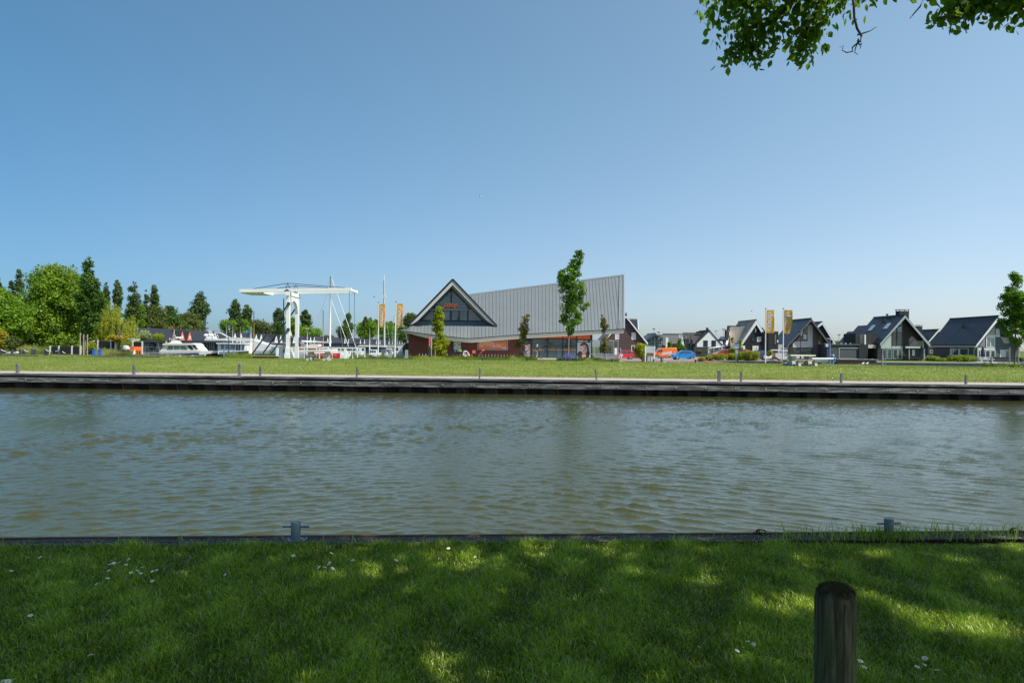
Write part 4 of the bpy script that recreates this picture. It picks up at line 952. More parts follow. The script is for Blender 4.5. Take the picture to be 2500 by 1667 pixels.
branch([(2450,-40,5.0),(2400,-15,5.0),(2350,-25,5.0)], 0.010, 0.006, 0.0, 90, 0.10)
k.build("overhanging_branch", M_BARK, tr1, world=True, smooth=True)
PL = np.array(PL); PL = np.repeat(PL, 4, 0)+g.normal(0, 0.035, (len(PL)*4, 3))+np.array([0, 0, 0.035]); V, Fa, rn = pointed_leaves(PL, 0.062, 55, droop=0.9)
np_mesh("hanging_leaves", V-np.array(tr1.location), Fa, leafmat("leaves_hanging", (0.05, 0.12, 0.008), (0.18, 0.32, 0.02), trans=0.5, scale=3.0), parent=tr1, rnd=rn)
# ============================================================ THE SHOP
def facing(P, s=1.0):
    """matrix for flat text standing upright at P, facing the camera side (-y)"""
    return Matrix.Translation(P) @ Matrix.Rotation(R(90), 4, 'X') @ Matrix.Scale(s, 4)
BR = brickmat("dark_red_shop_brick", (0.17, 0.045, 0.030), (0.115, 0.032, 0.022), (0.09, 0.05, 0.04))
k = N("standing_seam_zinc"); p = k.pos(); f = k.noise(k.mapv(p, (0.25, 0.25, 0.05)), 2, 4); f2 = k.noise(p, 0.6, 2)
col = k.mix(f, (0.195, 0.212, 0.215), (0.25, 0.268, 0.265)); k.bsdf(col, 0.42, metal=0.25, normal=k.bump(f2, 0.08, 0.05)); ZINC = k.m
SEAM = paint("zinc_seam", (0.115, 0.125, 0.13), 0.5, 0.1)
FASC = paint("pale_fascia_board", (0.60, 0.57, 0.50), 0.6, 0.06, 1.0)
SOFF = paint("grey_soffit_board", (0.36, 0.355, 0.34), 0.7, 0.1, 1.0)
FRAME = paint("blue_black_window_frame", (0.018, 0.032, 0.045), 0.45, 0.15)
BLUEZ = paint("dark_blue_zinc_upstand", (0.09, 0.155, 0.21), 0.45, 0.1)
SIGNO = paint("coral_sign_letters", (0.86, 0.22, 0.09), 0.4, 0.03)
D = 100.0; DE = 98.7
gzs = -0.07
shop = thing("supermarket", (0, D, gzs), "brick supermarket with a huge grey seamed roof and glazed front gable", "shop")
# brick body
k = MB(); wl = XW(997, D); wr = XW(1293, D)
k.prism([(wl, D, gzs), (wl, D, 3.9), (XW(1146, D), D, 3.15), (wr, D, 3.9), (wr, D, gzs)], (0, 14, 0))
k.build("brick_wall", BR, shop, world=True)
# roof: fascia line in photograph units (lower edge), upper line
eave = [(975, 805.5), (1000, 809), (1060, 817), (1146, 826.0), (1213, 820.5), (1300, 814), (1400, 809), (1523, 802.5)]
def eave_y(px): return float(np.interp(px, [e[0] for e in eave], [e[1] for e in eave]))
E0 = lambda px: W(px, eave_y(px), DE)
ridge = [(1106, 725.0), (1145, 720.5), (1523, 672.5)]
def ridge_y(px): return float(np.interp(px, [e[0] for e in ridge], [e[1] for e in ridge]))
DR = 110.0
k = MB(); sm_ = MB()
pxe = np.linspace(1108, 1523, 49)
# eave columns and ridge columns: seams fan out slightly towards the right end
pairs = []
for i, pe in enumerate(pxe):
    t = i/(len(pxe)-1); pr = pe + (-14*max(0, (t-0.55)/0.45)**1.3 if t < 0.995 else 0)
    pr = min(pr, 1523); A_, B_ = E0(pe), W(pr, ridge_y(pr), DR)
    if pe < 1213:                  # the gable cuts the sheet: start it under the gable's slope
        yg_ = 683.5+(pe-1105.5)*114.0/108.0; A_ = A_.lerp(B_, max(0, min(0.98, (eave_y(pe)-yg_-3)/(eave_y(pe)-ridge_y(pe)))))
    pairs.append((A_, B_))
for (a, b), (c, d) in zip(pairs[:-1], pairs[1:]):
    m = 6
    for j in range(m): k.poly([a.lerp(b, j/m), c.lerp(d, j/m), c.lerp(d, (j+1)/m), a.lerp(b, (j+1)/m)])
for a, b in pairs[1:]: sm_.bar(a+Vector((0, -0.02, 0.015)), b+Vector((0, -0.02, 0.015)), 0.035, 0.07)
# skirt below the gable
DS = DE+2.3; skirt_top = 796.5
sk = [px for px in np.linspace(975, 1222, 31)]
def skt(px): return W(max(px, 1000), skirt_top if px > 999 else lerp(803.5, skirt_top, (px-975)/25), DS if px >= 1000 else lerp(DE+0.6, DS, (px-975)/25))
for a, b in zip(sk[:-1], sk[1:]): k.poly([E0(a), E0(b), skt(b), skt(a)])
for a in np.arange(993, 1213, 8.75): sm_.bar(E0(a)+Vector((0, -0.03, 0.015)), skt(a)+Vector((0, -0.03, 0.015)), 0.035, 0.07)
rp = k.build("main_roof", ZINC, shop, world=True); sm_.build("standing_seams", SEAM, rp, world=True)
# right end face, back slope and closing faces
k = MB(); a, b = E0(1523), W(1523, 672.5, DR)
bk = Vector((a.x, DR+12, a.z)); k.poly([a, bk, b]); k.poly([b, W(1145, 720.5, DR), Vector((XW(1145, DR), DR+12, 3.2)), bk]); k.poly([a, bk, Vector((a.x-0.3, DR+12, a.z-0.4)), a+Vector((-0.3, 0, -0.4))])
k.build("rear_roof", ZINC, shop, world=True)
k = MB(); k.bar(W(1130, 722.5, DR)+Vector((0, 0, 0.05)), W(1523.6, 672.3, DR)+Vector((0, 0, 0.05)), 0.35, 0.25)
k.bar(a+Vector((0.05, -0.02, 0)), b+Vector((0.05, -0.02, 0.1)), 0.22, 0.22); k.bar(a+Vector((-0.75, -0.05, 0.06)), b+Vector((-0.62, -0.05, 0.06)), 0.08, 0.12)
k.build("ridge_cap", GREYM, shop, world=True)
# fascia under the eaves
k = MB()
es = [975]+list(np.linspace(985, 1523, 40))
def fz(px): return 9.0 if px > 1040 else lerp(1.0, 9.0, (px-975)/65)
for p0, p1 in zip(es[:-1], es[1:]):
    a0, a1 = E0(p0), E0(p1); h0, h1 = fz(p0)*DE/F, fz(p1)*DE/F
    k.poly([a0+Vector((0, 0.0, -0.10)), a1+Vector((0, 0, -0.10)), a1+Vector((0, 0.12, -0.10-h1)), a0+Vector((0, 0.12, -0.10-h0))])
    k.poly([a0+Vector((0, 0.12, -0.10-h0)), a1+Vector((0, 0.12, -0.10-h1)), a1+Vector((0, 1.5, -0.02-h1)), a0+Vector((0, 1.5, -0.02-h0))])
a1 = E0(1523); k.poly([a1+Vector((0, 0, -.1)), a1+Vector((0, 0.12, -.1-.53)), a1+Vector((0, 9, -.1-.53)), a1+Vector((0, 9, -.1))])
k.build("eaves_fascia", FASC, shop, world=True)
k = MB()
for p0, p1 in zip(es[:-1], es[1:]): k.bar(E0(p0)+Vector((0, -0.03, -0.05)), E0(p1)+Vector((0, -0.03, -0.05)), 0.06, 0.10)
k.build("gutter", BLACK, shop, world=True)
# glazed gable
DG = DE+2.15
ap = W(1105.5, 683.5, DG); fl = W(998.5, 793.5, DG); fr = W(1213.5, 797.5, DG)
back = Vector((0, 12.5, 0))
k = MB(); th = Vector((0, 0, 0.16))
for o, c in ((fl, ap), (ap, fr)): k.prism([o, c, c+th, o+th], back)
k.build("gable_roof", ZINC, shop, world=True)
k = MB()
for o, c in ((fl, ap), (ap, fr)): k.bar(o+Vector((0, -0.05, 0.1)), c+Vector((0, -0.05, 0.1)), 0.12, 0.24)
k.build("verge_trim", BLACK, shop, world=True)
# bargeboard (front face) and soffit
ib = [W(998.5, 793.5, DG), W(1009, 790, DG), W(1021, 781.5, DG), W(1105, 695.5, DG), W(1190, 783, DG), W(1200, 791, DG), W(1213.5, 797.5, DG)]
gl = [W(1000, 795.5, DG+2.0), W(1009, 790, DG+2.0), W(1024, 781.5, DG+2.0), W(1101.5, 703.5, DG+2.0), W(1180, 783, DG+2.0), W(1192, 790.5, DG+2.0), W(1211, 796.5, DG+2.0)]
k = MB(); dn = Vector((0, 0, -0.02)); fr_ = Vector((0, -0.004, 0))
k.poly([fl+dn+fr_, ib[1]+fr_, ib[2]+fr_, ib[3]+fr_, ap+dn+fr_]); k.poly([ap+dn+fr_, ib[3]+fr_, ib[4]+fr_, ib[5]+fr_, fr+dn+fr_])
k.build("bargeboard", paint("light_grey_bargeboard", (0.56, 0.56, 0.54), 0.55, 0.04, 1.0), shop, world=True)
k = MB()
for i in range(6): k.poly([ib[i], ib[i+1], gl[i+1], gl[i]])
k.build("soffit", SOFF, shop, world=True)
# glazing: dark field, panes, frames
yg = DG+2.0
def g(px, py, o=0.0): return W(px, py, yg-o)
k = MB(); k.poly([q+Vector((0, 0.03, 0)) for q in gl])
k.build("gable_backing", BLUEZ, shop, world=True)
k = MB()
for x_ in np.arange(1013, 1206, 8.6): k.bar(g(x_, 797, 0.0), g(x_, 788, 0.0), 0.04, 0.03)
k.build("upstand_seams", SEAM, shop, world=True)
GP = glass("gable_glass", (0.07, 0.09, 0.10), 0.03)
def gable_pane(pts, lab=None):
    o = MB().poly([g(a_, b_, 0.03) for a_, b_ in pts]).build("window", GP, shop, world=True); return o
gable_pane([(1100.5, 710.5), (1100.5, 738.5), (1072.5, 738.5)]); gable_pane([(1103.5, 710.5), (1132, 738.5), (1103.5, 738.5)])
gable_pane([(1070, 742), (1134, 742), (1142, 752.5), (1061, 752.5)])
gable_pane([(1054.5, 759), (1059, 759), (1059, 781), (1029, 781)])
for a_, b_ in ((1061.5, 1079.5), (1082.5, 1097.5), (1103, 1119.5), (1122.5, 1140)): gable_pane([(a_, 759), (b_, 759), (b_, 782), (a_, 781.5)])
gable_pane([(1144, 759), (1153, 759), (1177, 783), (1144, 782.5)]); gable_pane([(1144, 750), (1147, 752.5), (1144, 753.5)])
k = MB()
for p0, p1, w_ in (((1101.5, 704), (1101.5, 784), .16), ((1024, 782), (1180, 783.5), .16), ((1024, 783), (1101.5, 703.8), .24), ((1101.5, 703.8), (1181, 784), .24), ((1060, 755), (1060, 783), .10), ((1081, 757), (1081, 783), .10), ((1121, 757), (1121, 783), .10), ((1142.5, 744), (1142.5, 783), .12), ((1060.5, 745), (1060.5, 757), .1)):
    k.bar(g(*p0, 0.10), g(*p1, 0.10), w_, 0.12)
k.build("window_frame", FRAME, shop, world=True)
k = MB()
for p0, p1, w_ in (((1068, 739.5), (1136, 740.3), .10), ((1068, 743), (1136, 743.8), .10), ((1051, 756), (1154, 757.5), .20), ((1061, 754), (1142, 755), .08)): k.bar(g(*p0, 0.28), g(*p1, 0.28), w_, 0.12)
k.build("sign_rail", paint("blue_grey_rail", (0.30, 0.38, 0.43), 0.45, 0.05), shop, world=True)
P = W(1100, 749, yg-0.55)
k = MB(); k.text("coop", 1.02, Matrix.Translation(P+Vector((0, 0, 0))) @ Matrix.Rotation(ROLL*0.5, 4, 'Y') @ Matrix.Rotation(R(90), 4, 'X') @ Matrix.Diagonal((1.0, 1.0, 1, 1)), extrude=0.07, bold=0.045, shear=0.22, sp=1.0)
o1 = k.build("sign_letters", SIGNO, shop, world=True)
k = MB(); pts = [W(x_, y_, yg-0.5) for x_, y_ in ((1079, 755), (1088, 751.6), (1098, 750.4), (1108, 752), (1098, 752.6), (1088, 753.6))]
k.prism(pts, (0, 0.08, 0)); k.build("sign_swoosh", paint("red_swoosh", (0.62, 0.03, 0.03), 0.4, 0.03), shop, world=True)
# shop front right: glass, orange band, frames
fx0, fx1 = 1296, 1446
k = MB(); k.box((XW(fx0, D), D+0.12, gzs), (XW(1444.5, D), D+0.2, 3.95)); k.build("glass_front_backing", paint("dim_interior", (0.022, 0.03, 0.032), 0.7, 0.5, 0.7), shop, world=True)
GF = glass("shop_front_glass", (0.025, 0.04, 0.042), 0.03)
for a_, b_ in ((1299, 1335.5), (1337.5, 1373), (1375, 1407)):
    o = MB().poly([W(a_, 873.8, D), W(b_, 874.4, D), W(b_, 827.5, D), W(a_, 827.0, D)]).build("shop_window", GF, shop, world=True)
    MB().poly([W(a_, 873.2, D-0.01), W(b_, 873.8, D-0.01), W(b_, 848.5, D-0.01), W(a_, 848, D-0.01)]).build("frosted_lower_pane", glass("frosted_pane", (0.07, 0.11, 0.11), 0.12), shop, world=True)
k = MB()
for p0, p1, w_ in (((1297, 823), (1297, 876.5), .28), ((1336.5, 822), (1336.5, 876), .12), ((1374, 820), (1374, 876), .14), ((1408, 819), (1408, 876), .14), ((1298, 874.8), (1408, 875.8), .12), ((1299, 826.6), (1408, 827.4), .10), ((1317, 849), (1317, 874), .05), ((1358, 849), (1358, 874), .05), ((1391, 849), (1391, 874), .05)):
    k.bar(W(*p0, D-0.06), W(*p1, D-0.06), w_, 0.12)
k.box((XW(1441.5, D), D-0.12, gzs), (XW(1446, D), D+6, 4.0)); k.box((XW(1281, D), D-0.02, gzs), (XW(1295.6, D), D+0.3, 3.9)); k.box((XW(1408.6, D), D-0.04, gzs), (XW(1441.4, D), D+0.3, 3.85))
k.build("front_frame", FRAME, shop, world=True)
k = MB()
for a_, b_, ta, tb, ba, bb in ((1298.5, 1335.5, 823.8, 822.8, 826.2, 826.8), (1337.5, 1373, 822.6, 820.6, 827, 827.4), (1375, 1407, 820.6, 819.2, 827.4, 827.6), (1409, 1441, 819.2, 817.6, 827.6, 828.0)):
    k.poly([W(a_, ba, D-0.07), W(b_, bb, D-0.07), W(b_, tb, D-0.07), W(a_, ta, D-0.07)])
k.build("orange_band", paint("orange_panel", (0.80, 0.14, 0.01), 0.4, 0.03), shop, world=True)
k = MB()
for a_, b_ in ((1298.5, 1328), (1336.5, 1373), (1375, 1407)): k.poly([W(a_, 854.6, D-0.08), W(b_, 855.2, D-0.08), W(b_, 853.4, D-0.08), W(a_, 852.8, D-0.08)])
k.build("orange_door_stripe", SIGNO, shop, world=True)
for i, (a_, h_) in enumerate(((1343, 6), (1352, 4), (1364, 7), (1379, 5), (1396, 6), (1326, 5))): MB().box((XW(a_, D), D-0.02, 1.05), (XW(a_+6, D), D-0.014, 1.05+h_*0.06)).build('window_display', paint('teal_display', (0.06, 0.16, 0.18), 0.6, 0.2), shop, world=True)

# posters: flat prints in dark frames
SK = paint("print_skin", (0.62, 0.36, 0.29), 0.55, 0.04); HAIR = paint("print_dark_hair", (0.05, 0.032, 0.028), 0.6, 0.2); PALE = paint("print_pale_blue", (0.55, 0.62, 0.60), 0.55, 0.03)
PINK = paint("print_pink_petals", (0.74, 0.60, 0.62), 0.55, 0.03); PW = paint("print_white", (0.78, 0.76, 0.74), 0.5, 0.02); REDP = paint("print_red", (0.6, 0.05, 0.03), 0.5, 0.02); INK = paint("print_ink", (0.03, 0.03, 0.032), 0.6, 0.1)
def disc(k, c, rx, rz, y, n=24, a0=0, a1=2*math.pi):
    k.poly([(c[0]+rx*math.cos(lerp(a0, a1, i/n)), y, c[1]+rz*math.sin(lerp(a0, a1, i/n))) for i in range(n if a1-a0 > 6.2 else n+1)])
def face_poster(px0, px1, yt, yb, cut=0.0, lab=None, header=True):
    x0, x1 = XW(px0, D), XW(px1, D); z1 = W((px0+px1)/2, yt, D).z; z0 = W((px0+px1)/2, yb, D).z; w, h = x1-x0, z1-z0; y = D-0.10
    r = thing("wall_poster", ((x0+x1)/2, y, z0), lab, "poster")
    k = MB(); k.mi = 0; k.box((x0, y, z0), (x1, y+0.05, z1))
    full = h*0.86 if not cut else h; cx = (x0+x1)/2+(-0.02*w if not cut else 0.10*w); s = h/2.5
    def clip(f):  # keep shapes inside the sheet
        for i, v in enumerate(f.v): f.v[i] = (min(max(v[0], x0+0.01), x1-0.01), v[1], min(max(v[2], z0+0.01), z1-0.01))
        return f
    f = MB(); f.mi = 1; disc(f, (cx+0.1*s, z0+h*0.55), 0.82*s, 1.12*s, y-0.004); disc(f, (cx+0.45*s, z0+h*0.25), 0.6*s, 0.9*s, y-0.005); disc(f, (cx-0.5*s, z0+h*0.18), 0.5*s, 0.62*s, y-0.0055)
    f.mi = 2; disc(f, (cx+0.1*s, z0+h*0.1), 0.34*s, 0.6*s, y-0.008); disc(f, (cx+0.12*s, z0+h*0.54), 0.50*s, 0.80*s, y-0.011)
    f.mi = 4; disc(f, (cx+0.08*s, z0+h*0.385), 0.24*s, 0.12*s, y-0.014, 16, math.pi, 2*math.pi)
    f.mi = 1; disc(f, (cx+0.34*s, z0+h*0.62), 0.12*s, 0.05*s, y-0.014)
    f.mi = 3
    for i in range(14): w_ = 2*math.pi*i/14; disc(f, (cx-0.42*s+0.34*s*math.cos(w_), z0+h*0.60+0.34*s*math.sin(w_)), 0.13*s, 0.13*s, y-0.017-0.0003*i, 10)
    disc(f, (cx-0.42*s, z0+h*0.60), 0.34*s, 0.34*s, y-0.023); f.mi = 5; disc(f, (cx-0.42*s, z0+h*0.60), 0.10*s, 0.10*s, y-0.026)
    clip(f); k.v += f.v; base = len(k.v)-len(f.v); k.f += [[i+base for i in q] for q in f.f]; k.m += f.m
    k.build("print", [PALE, HAIR, SK, PINK, PW, REDP], r, world=True)
    if header:
        k = MB(); k.text("SAMEN", 0.24, facing(Vector((x0+0.26*w, y-0.03, z1+0.12))), bold=0.02); k.build("header_words", PW, r, world=True)
        k = MB(); k.text("&", 0.24, facing(Vector((x0+0.50*w, y-0.03, z1+0.12))), bold=0.02); k.text("P", 0.24, facing(Vector((x0+0.80*w, y-0.03, z1+0.12))), bold=0.03); k.build("red_header_letters", SIGNO, r, world=True)
        k = MB(); k.text("CO", 0.24, facing(Vector((x0+0.66*w, y-0.03, z1+0.12))), bold=0.02); k.build("white_header_letters", PW, r, world=True)
face_poster(1408.6, 1441, 836, 873.2, lab="large print of a smiling woman holding a pink flower, right of the glass front")
face_poster(1281.5, 1295, 834, 872, cut=1.0, lab="narrow print of a smiling face with a flower, left of the glass front", header=False)
# black framed poster with ink face
y = D-0.08; x0, x1 = XW(1106.5, D), XW(1127, D); z1, z0 = W(1116, 831, D).z, W(1116, 860, D).z
r = thing("framed_poster", ((x0+x1)/2, y, z0), "black framed poster with a black and white drawing of two eyes on the brick wall", "poster")
MB().box((x0, y, z0), (x1, y+0.07, z1)).build("frame", BLACK, r, world=True)
k = MB(); k.mi = 0; a0, a1 = XW(1107.8, D), XW(1125.4, D); b0, b1 = W(1116, 858.6, D).z, W(1116, 835.5, D).z; k.poly([(a0, y-0.006, b0), (a1, y-0.006, b0), (a1, y-0.006, b1), (a0, y-0.006, b1)])
k.mi = 1; disc(k, (a0+0.16, b1-0.45), 0.14, 0.07, y-0.012); disc(k, (a1-0.30, b1-0.30), 0.20, 0.07, y-0.012); disc(k, (a1-0.5, b0+0.62), 0.14, 0.03, y-0.012); disc(k, (a0+0.12, b0+0.22), 0.11, 0.12, y-0.012); disc(k, (a0+0.42, b0+0.16), 0.09, 0.17, y-0.012)
k.mi = 2; disc(k, (a1-0.16, b0+0.98), 0.13, 0.24, y-0.010)
k.build("print", [PALE, INK, SK], r, world=True)
k = MB(); k.text("SAMEN & CO", 0.20, facing(Vector(((x0+x1)/2-0.05, y-0.01, z1-0.23))), bold=0.008); k.build("header_words", PW, r, world=True)
# opening hours board
x0, x1 = XW(1165.5, D), XW(1240, D); z1, z0 = W(1202, 830.6, D).z, W(1202, 854.2, D).z; y = D-0.12
r = thing("opening_hours_sign", ((x0+x1)/2, y, z0), "long orange opening hours board in a grey frame on the brick wall", "sign")
k = MB(); w_ = 0.09
k.box((x0, y, z0), (x0+w_, y+0.1, z1)); k.box((x1-w_, y, z0), (x1, y+0.1, z1)); k.box((x0+w_, y, z1-w_), (x1-w_, y+0.1, z1)); k.box((x0+w_, y, z0), (x1-w_, y+0.1, z0+w_)); k.build("frame", paint("pale_grey_frame", (0.42, 0.45, 0.46), 0.5, 0.05), r, world=True)
MB().box((x0+w_, y+0.03, z0+w_), (x1-w_, y+0.09, z1-w_)).build("dark_gap", BLACK, r, world=True)
a0, a1, b0, b1 = x0+0.17, x1-0.17, z0+0.16, z1-0.17
MB().box((a0, y+0.01, b0), (a1, y+0.029, b1)).build("orange_panel", paint("faded_orange_panel", (0.66, 0.22, 0.075), 0.5, 0.05), r, world=True)
k = MB(); L = 'LEFT'
k.text("OPENINGSTIJDEN", 0.27, facing(Vector((a0+0.08, y+0.004, b1-0.27))), align=L, bold=0.008)
k.text("maandag t/m zaterdag", 0.20, facing(Vector((a0+0.08, y+0.004, b1-0.56))), align=L, bold=0.004); k.text("08:00 - 20:00 uur", 0.20, facing(Vector((a0+1.98, y+0.004, b1-0.56))), align=L, bold=0.004)
k.text("zondag", 0.20, facing(Vector((a0+0.08, y+0.004, b1-0.78))), align=L, bold=0.004); k.text("09:00 - 17:00 uur", 0.20, facing(Vector((a0+1.98, y+0.004, b1-0.78))), align=L, bold=0.004)
k.text("coop", 0.30, facing(Vector((a1-0.38, y+0.004, b0+0.08))), bold=0.014, shear=0.22); k.build("lettering", PW, r, world=True)
# round black drum at the wall's left end
c = W(989, 853, 97.5); r = thing("round_black_sign", (c.x, c.y, gzs), "large round black disc half hidden by the shop's left brick corner", "sign")
k = MB(); k.lathe((c.x+0.1, 100.6, c.z), [(1.0, 0), (1.0, 0.12)], 32, 'Y'); k.build("disc", BLACK, r, world=True)
k = MB(); k.box((c.x-0.15, 100.75, gzs), (c.x-0.05, 100.85, c.z)); k.box((c.x+0.15, 100.75, gzs), (c.x+0.25, 100.85, c.z)); k.build("support", WHITE, r, world=True)
# bicycle stands along the wall
STS = sorted([1169.5, 1177.5, 1185.5, 1193, 1201, 1208.5, 1216, 1223.5, 1231, 1239, 1246.5, 1024, 1032, 1040, 1047.5, 1085, 1093, 1117, 1124, 1154]); ORD = 'first second third fourth fifth sixth seventh eighth ninth tenth eleventh twelfth thirteenth fourteenth fifteenth sixteenth seventeenth eighteenth nineteenth twentieth'.split()
def stand(px, i):
    b = Vector((XW(px, 99.0), 99.0, gz(XW(px, 99), 99.0)+0.02)); r = thing("bicycle_stand", b, "grey bicycle wheel clamp, %s from the left along the brick shop wall" % ORD[STS.index(px)], "bike stand", "bicycle stands along the shop wall")
    k = MB(); k.torus((0, 0, 0.27), 0.20, 0.028, 14, 5, 'X'); k.build("wheel_hoop", GREYM, r); k = MB(); k.cbox((0, 0, 0.02), (0.09, 0.4, 0.04)); k.cbox((0.0, 0.15, 0.2), (0.05, 0.04, 0.36)); k.build("foot", GREYM, r); return r
for i, px in enumerate(STS): stand(px, i)
# trolley shelter at the right end
r = thing("trolley_shelter", G(1480, 95), "glazed grey shopping trolley shelter at the shop's right end", "shelter")
y0_, y1_ = 94.0, 98.5; zs = gz(XW(1480, 95), 95)
k = MB(); xs_ = [XW(1451, y0_), XW(1480, y0_), XW(1509, y0_)]; zt_s = W(1480, 831, y0_).z; zb_s = W(1480, 870.5, y0_).z
for x_ in xs_:
    for yy in (y0_, y1_): k.box((x_-0.04, yy-0.04, zs), (x_+0.04, yy+0.04, zt_s))
for yy in (y0_, y1_): k.box((xs_[0], yy-0.03, zt_s-0.05), (xs_[2], yy+0.03, zt_s+0.04)); k.box((xs_[0], yy-0.03, 0.62), (xs_[2], yy+0.03, 0.68))
for x_ in xs_[::2]: k.box((x_-0.03, y0_, zt_s-0.05), (x_+0.03, y1_, zt_s+0.04))
k.build("steel_frame", GREYM, r, world=True)
k = N("clear_shelter_glass"); tb = k.n("BsdfTransparent"); tb.inputs[0].default_value = (0.80, 0.85, 0.85, 1); gb = k.n("BsdfGlossy"); gb.inputs["Roughness"].default_value = 0.05
mx = k.n("MixShader"); mx.inputs[0].default_value = 0.10; k.l(tb.outputs[0], mx.inputs[1]); k.l(gb.outputs[0], mx.inputs[2]); k.l(mx.outputs[0], k.out.inputs[0]); CLEAR = k.m
k = MB(); k.poly([(xs_[0], y0_, 0.68), (xs_[2], y0_, 0.68), (xs_[2], y0_, zt_s-0.05), (xs_[0], y0_, zt_s-0.05)]); k.poly([(xs_[0], y1_, 0.2), (xs_[2], y1_, 0.2), (xs_[2], y1_, zt_s-0.05), (xs_[0], y1_, zt_s-0.05)]); k.build("glass_pane", CLEAR, r, world=True)
k = MB(); k.box((xs_[0], y0_+0.01, zs+0.05), (xs_[2], y0_+0.03, 0.62)); k.build("lower_panel", paint("mid_grey_panel", (0.22, 0.23, 0.235), 0.6, 0.1), r, world=True)
k = MB(); px_ = XW(1503.5, y0_); k.box((px_-0.18, y0_-0.03, 0.55), (px_+0.18, y0_-0.01, 1.55)); k.build("notice_board", WHITE, r, world=True)
def trolley(px, d, lab):
    b = G(px, d); b.z = zs; r = thing("shopping_trolley", b, lab, "trolley", "shopping trolleys in the shelter"); k = MB()
    for i in range(7):
        t = i/6; k.bar((-0.42+0.84*t, -0.25, 0.55+0.0*t), (-0.38+0.76*t, -0.25, 1.0), 0.02); k.bar((-0.42+0.84*t, 0.25, 0.55), (-0.38+0.76*t, 0.25, 1.0), 0.02)
    for z in (0.55, 0.78, 1.0): k.bar((-0.42, -0.25, z), (0.42, -0.25, z), 0.025); k.bar((-0.42, 0.25, z), (0.42, 0.25, z), 0.025)
    k.build("basket", GREYM, r); k = MB(); k.bar((0.42, -0.25, 1.05), (0.42, 0.25, 1.05), 0.05); k.build("red_handle", paint("red_plastic", (0.6, 0.04, 0.03), 0.4), r)
    k = MB(); k.bar((-0.35, -0.2, 0.15), (0.40, -0.2, 0.2), 0.03); k.bar((-0.35, 0.2, 0.15), (0.4, 0.2, 0.2), 0.03); k.bar((0.4, -0.2, 0.2), (0.4, -0.2, 1.0), 0.03)
    for x_ in (-0.3, 0.35):
        for y_ in (-0.2, 0.2): k.lathe((x_, y_-0.015, 0.07), [(0.07, 0), (0.07, 0.03)], 10, 'Y')
    k.build("chassis", GREYM, r)
for i, px in enumerate((1457, 1472, 1488, 1497)): trolley(px, 96.2, ["leftmost trolley in the glazed shelter", "second trolley from the left in the glazed shelter", "trolley behind the shelter's white notice", "rightmost trolley in the glazed shelter"][i])
# ============================================================ DRAWBRIDGE AND MARINA
WB = paint("bridge_white_paint", (0.84, 0.84, 0.83), 0.4, 0.04); IRON = paint("dark_iron", (0.03, 0.04, 0.05), 0.5, 0.2)
B0 = 72.0; B1 = 75.4
def c3(x, y, d): return W(560+x/4.9, 640+y/4.9, d)       # crop units of the bridge
bg0 = c3(702, 1160, B0)
br = thing("drawbridge", (bg0.x, B0, 0.1), "white wooden balance drawbridge with dark iron struts left of the shop", "bridge")
k = MB()
for d, xa, yt, yb, wt, wb_ in ((B0, 706, 362, 1060, 40, 44), (B1, 813, 400, 1100, 38, 40)):
    a, b = c3(xa, yt, d), c3(xa-4, yb, d); w = wt/4.9/F*d
    k.bar(Vector((b.x, d, 0.0)), Vector((a.x, d, a.z)), w, w)
k.build("portal_post", WB, br, world=True)
a, b = c3(701, 1160, B0), c3(701, 1020, B0); MB().box((a.x-0.30, B0-0.3, 0.0), (a.x+0.22, B0+0.3, c3(701, 1095, B0).z)).box((a.x-0.22, B0-0.26, 0.0), (a.x+0.17, B0+0.26, b.z)).build("post_foot", WB, br, world=True)
# portal head with arch (plane runs away from the camera)
k = MB(); p0 = c3(706, 362, B0); p1 = c3(813, 402, B1); n = 14
top = c3(706, 372, B0).z; bot = c3(706, 560, B0).z; x_ = (p0.x+p1.x)/2
y0, y1 = B0+0.2, B1-0.2
ztop = 6.0
ztop = c3(706, 388, B0).z; zarc = c3(706, 455, B0).z; zside = c3(706, 600, B0).z
def px_x(y): return lerp(p0.x, p1.x, (y-B0)/(B1-B0))
for i in range(n):
    ya, yb = lerp(y0, y1, i/n), lerp(y0, y1, (i+1)/n)
    def arc(y): t = (y-(y0+y1)/2)/((y1-y0)/2); return zside+(zarc-zside)*math.sqrt(max(0, 1-t*t))
    for o in (0,):
        k.add([(px_x(ya)-0.14, ya, arc(ya)), (px_x(yb)-0.14, yb, arc(yb)), (px_x(yb)-0.14, yb, ztop), (px_x(ya)-0.14, ya, ztop),
               (px_x(ya)+0.14, ya, arc(ya)), (px_x(yb)+0.14, yb, arc(yb)), (px_x(yb)+0.14, yb, ztop), (px_x(ya)+0.14, ya, ztop)], [(0, 1, 2, 3), (7, 6, 5, 4), (0, 4, 5, 1), (3, 2, 6, 7)])
k.bar((p0.x, B0-0.35, ztop+0.1), (p1.x, B1+0.45, ztop+0.1), 0.4, 0.42)
k.build("portal_head", WB, br, world=True)
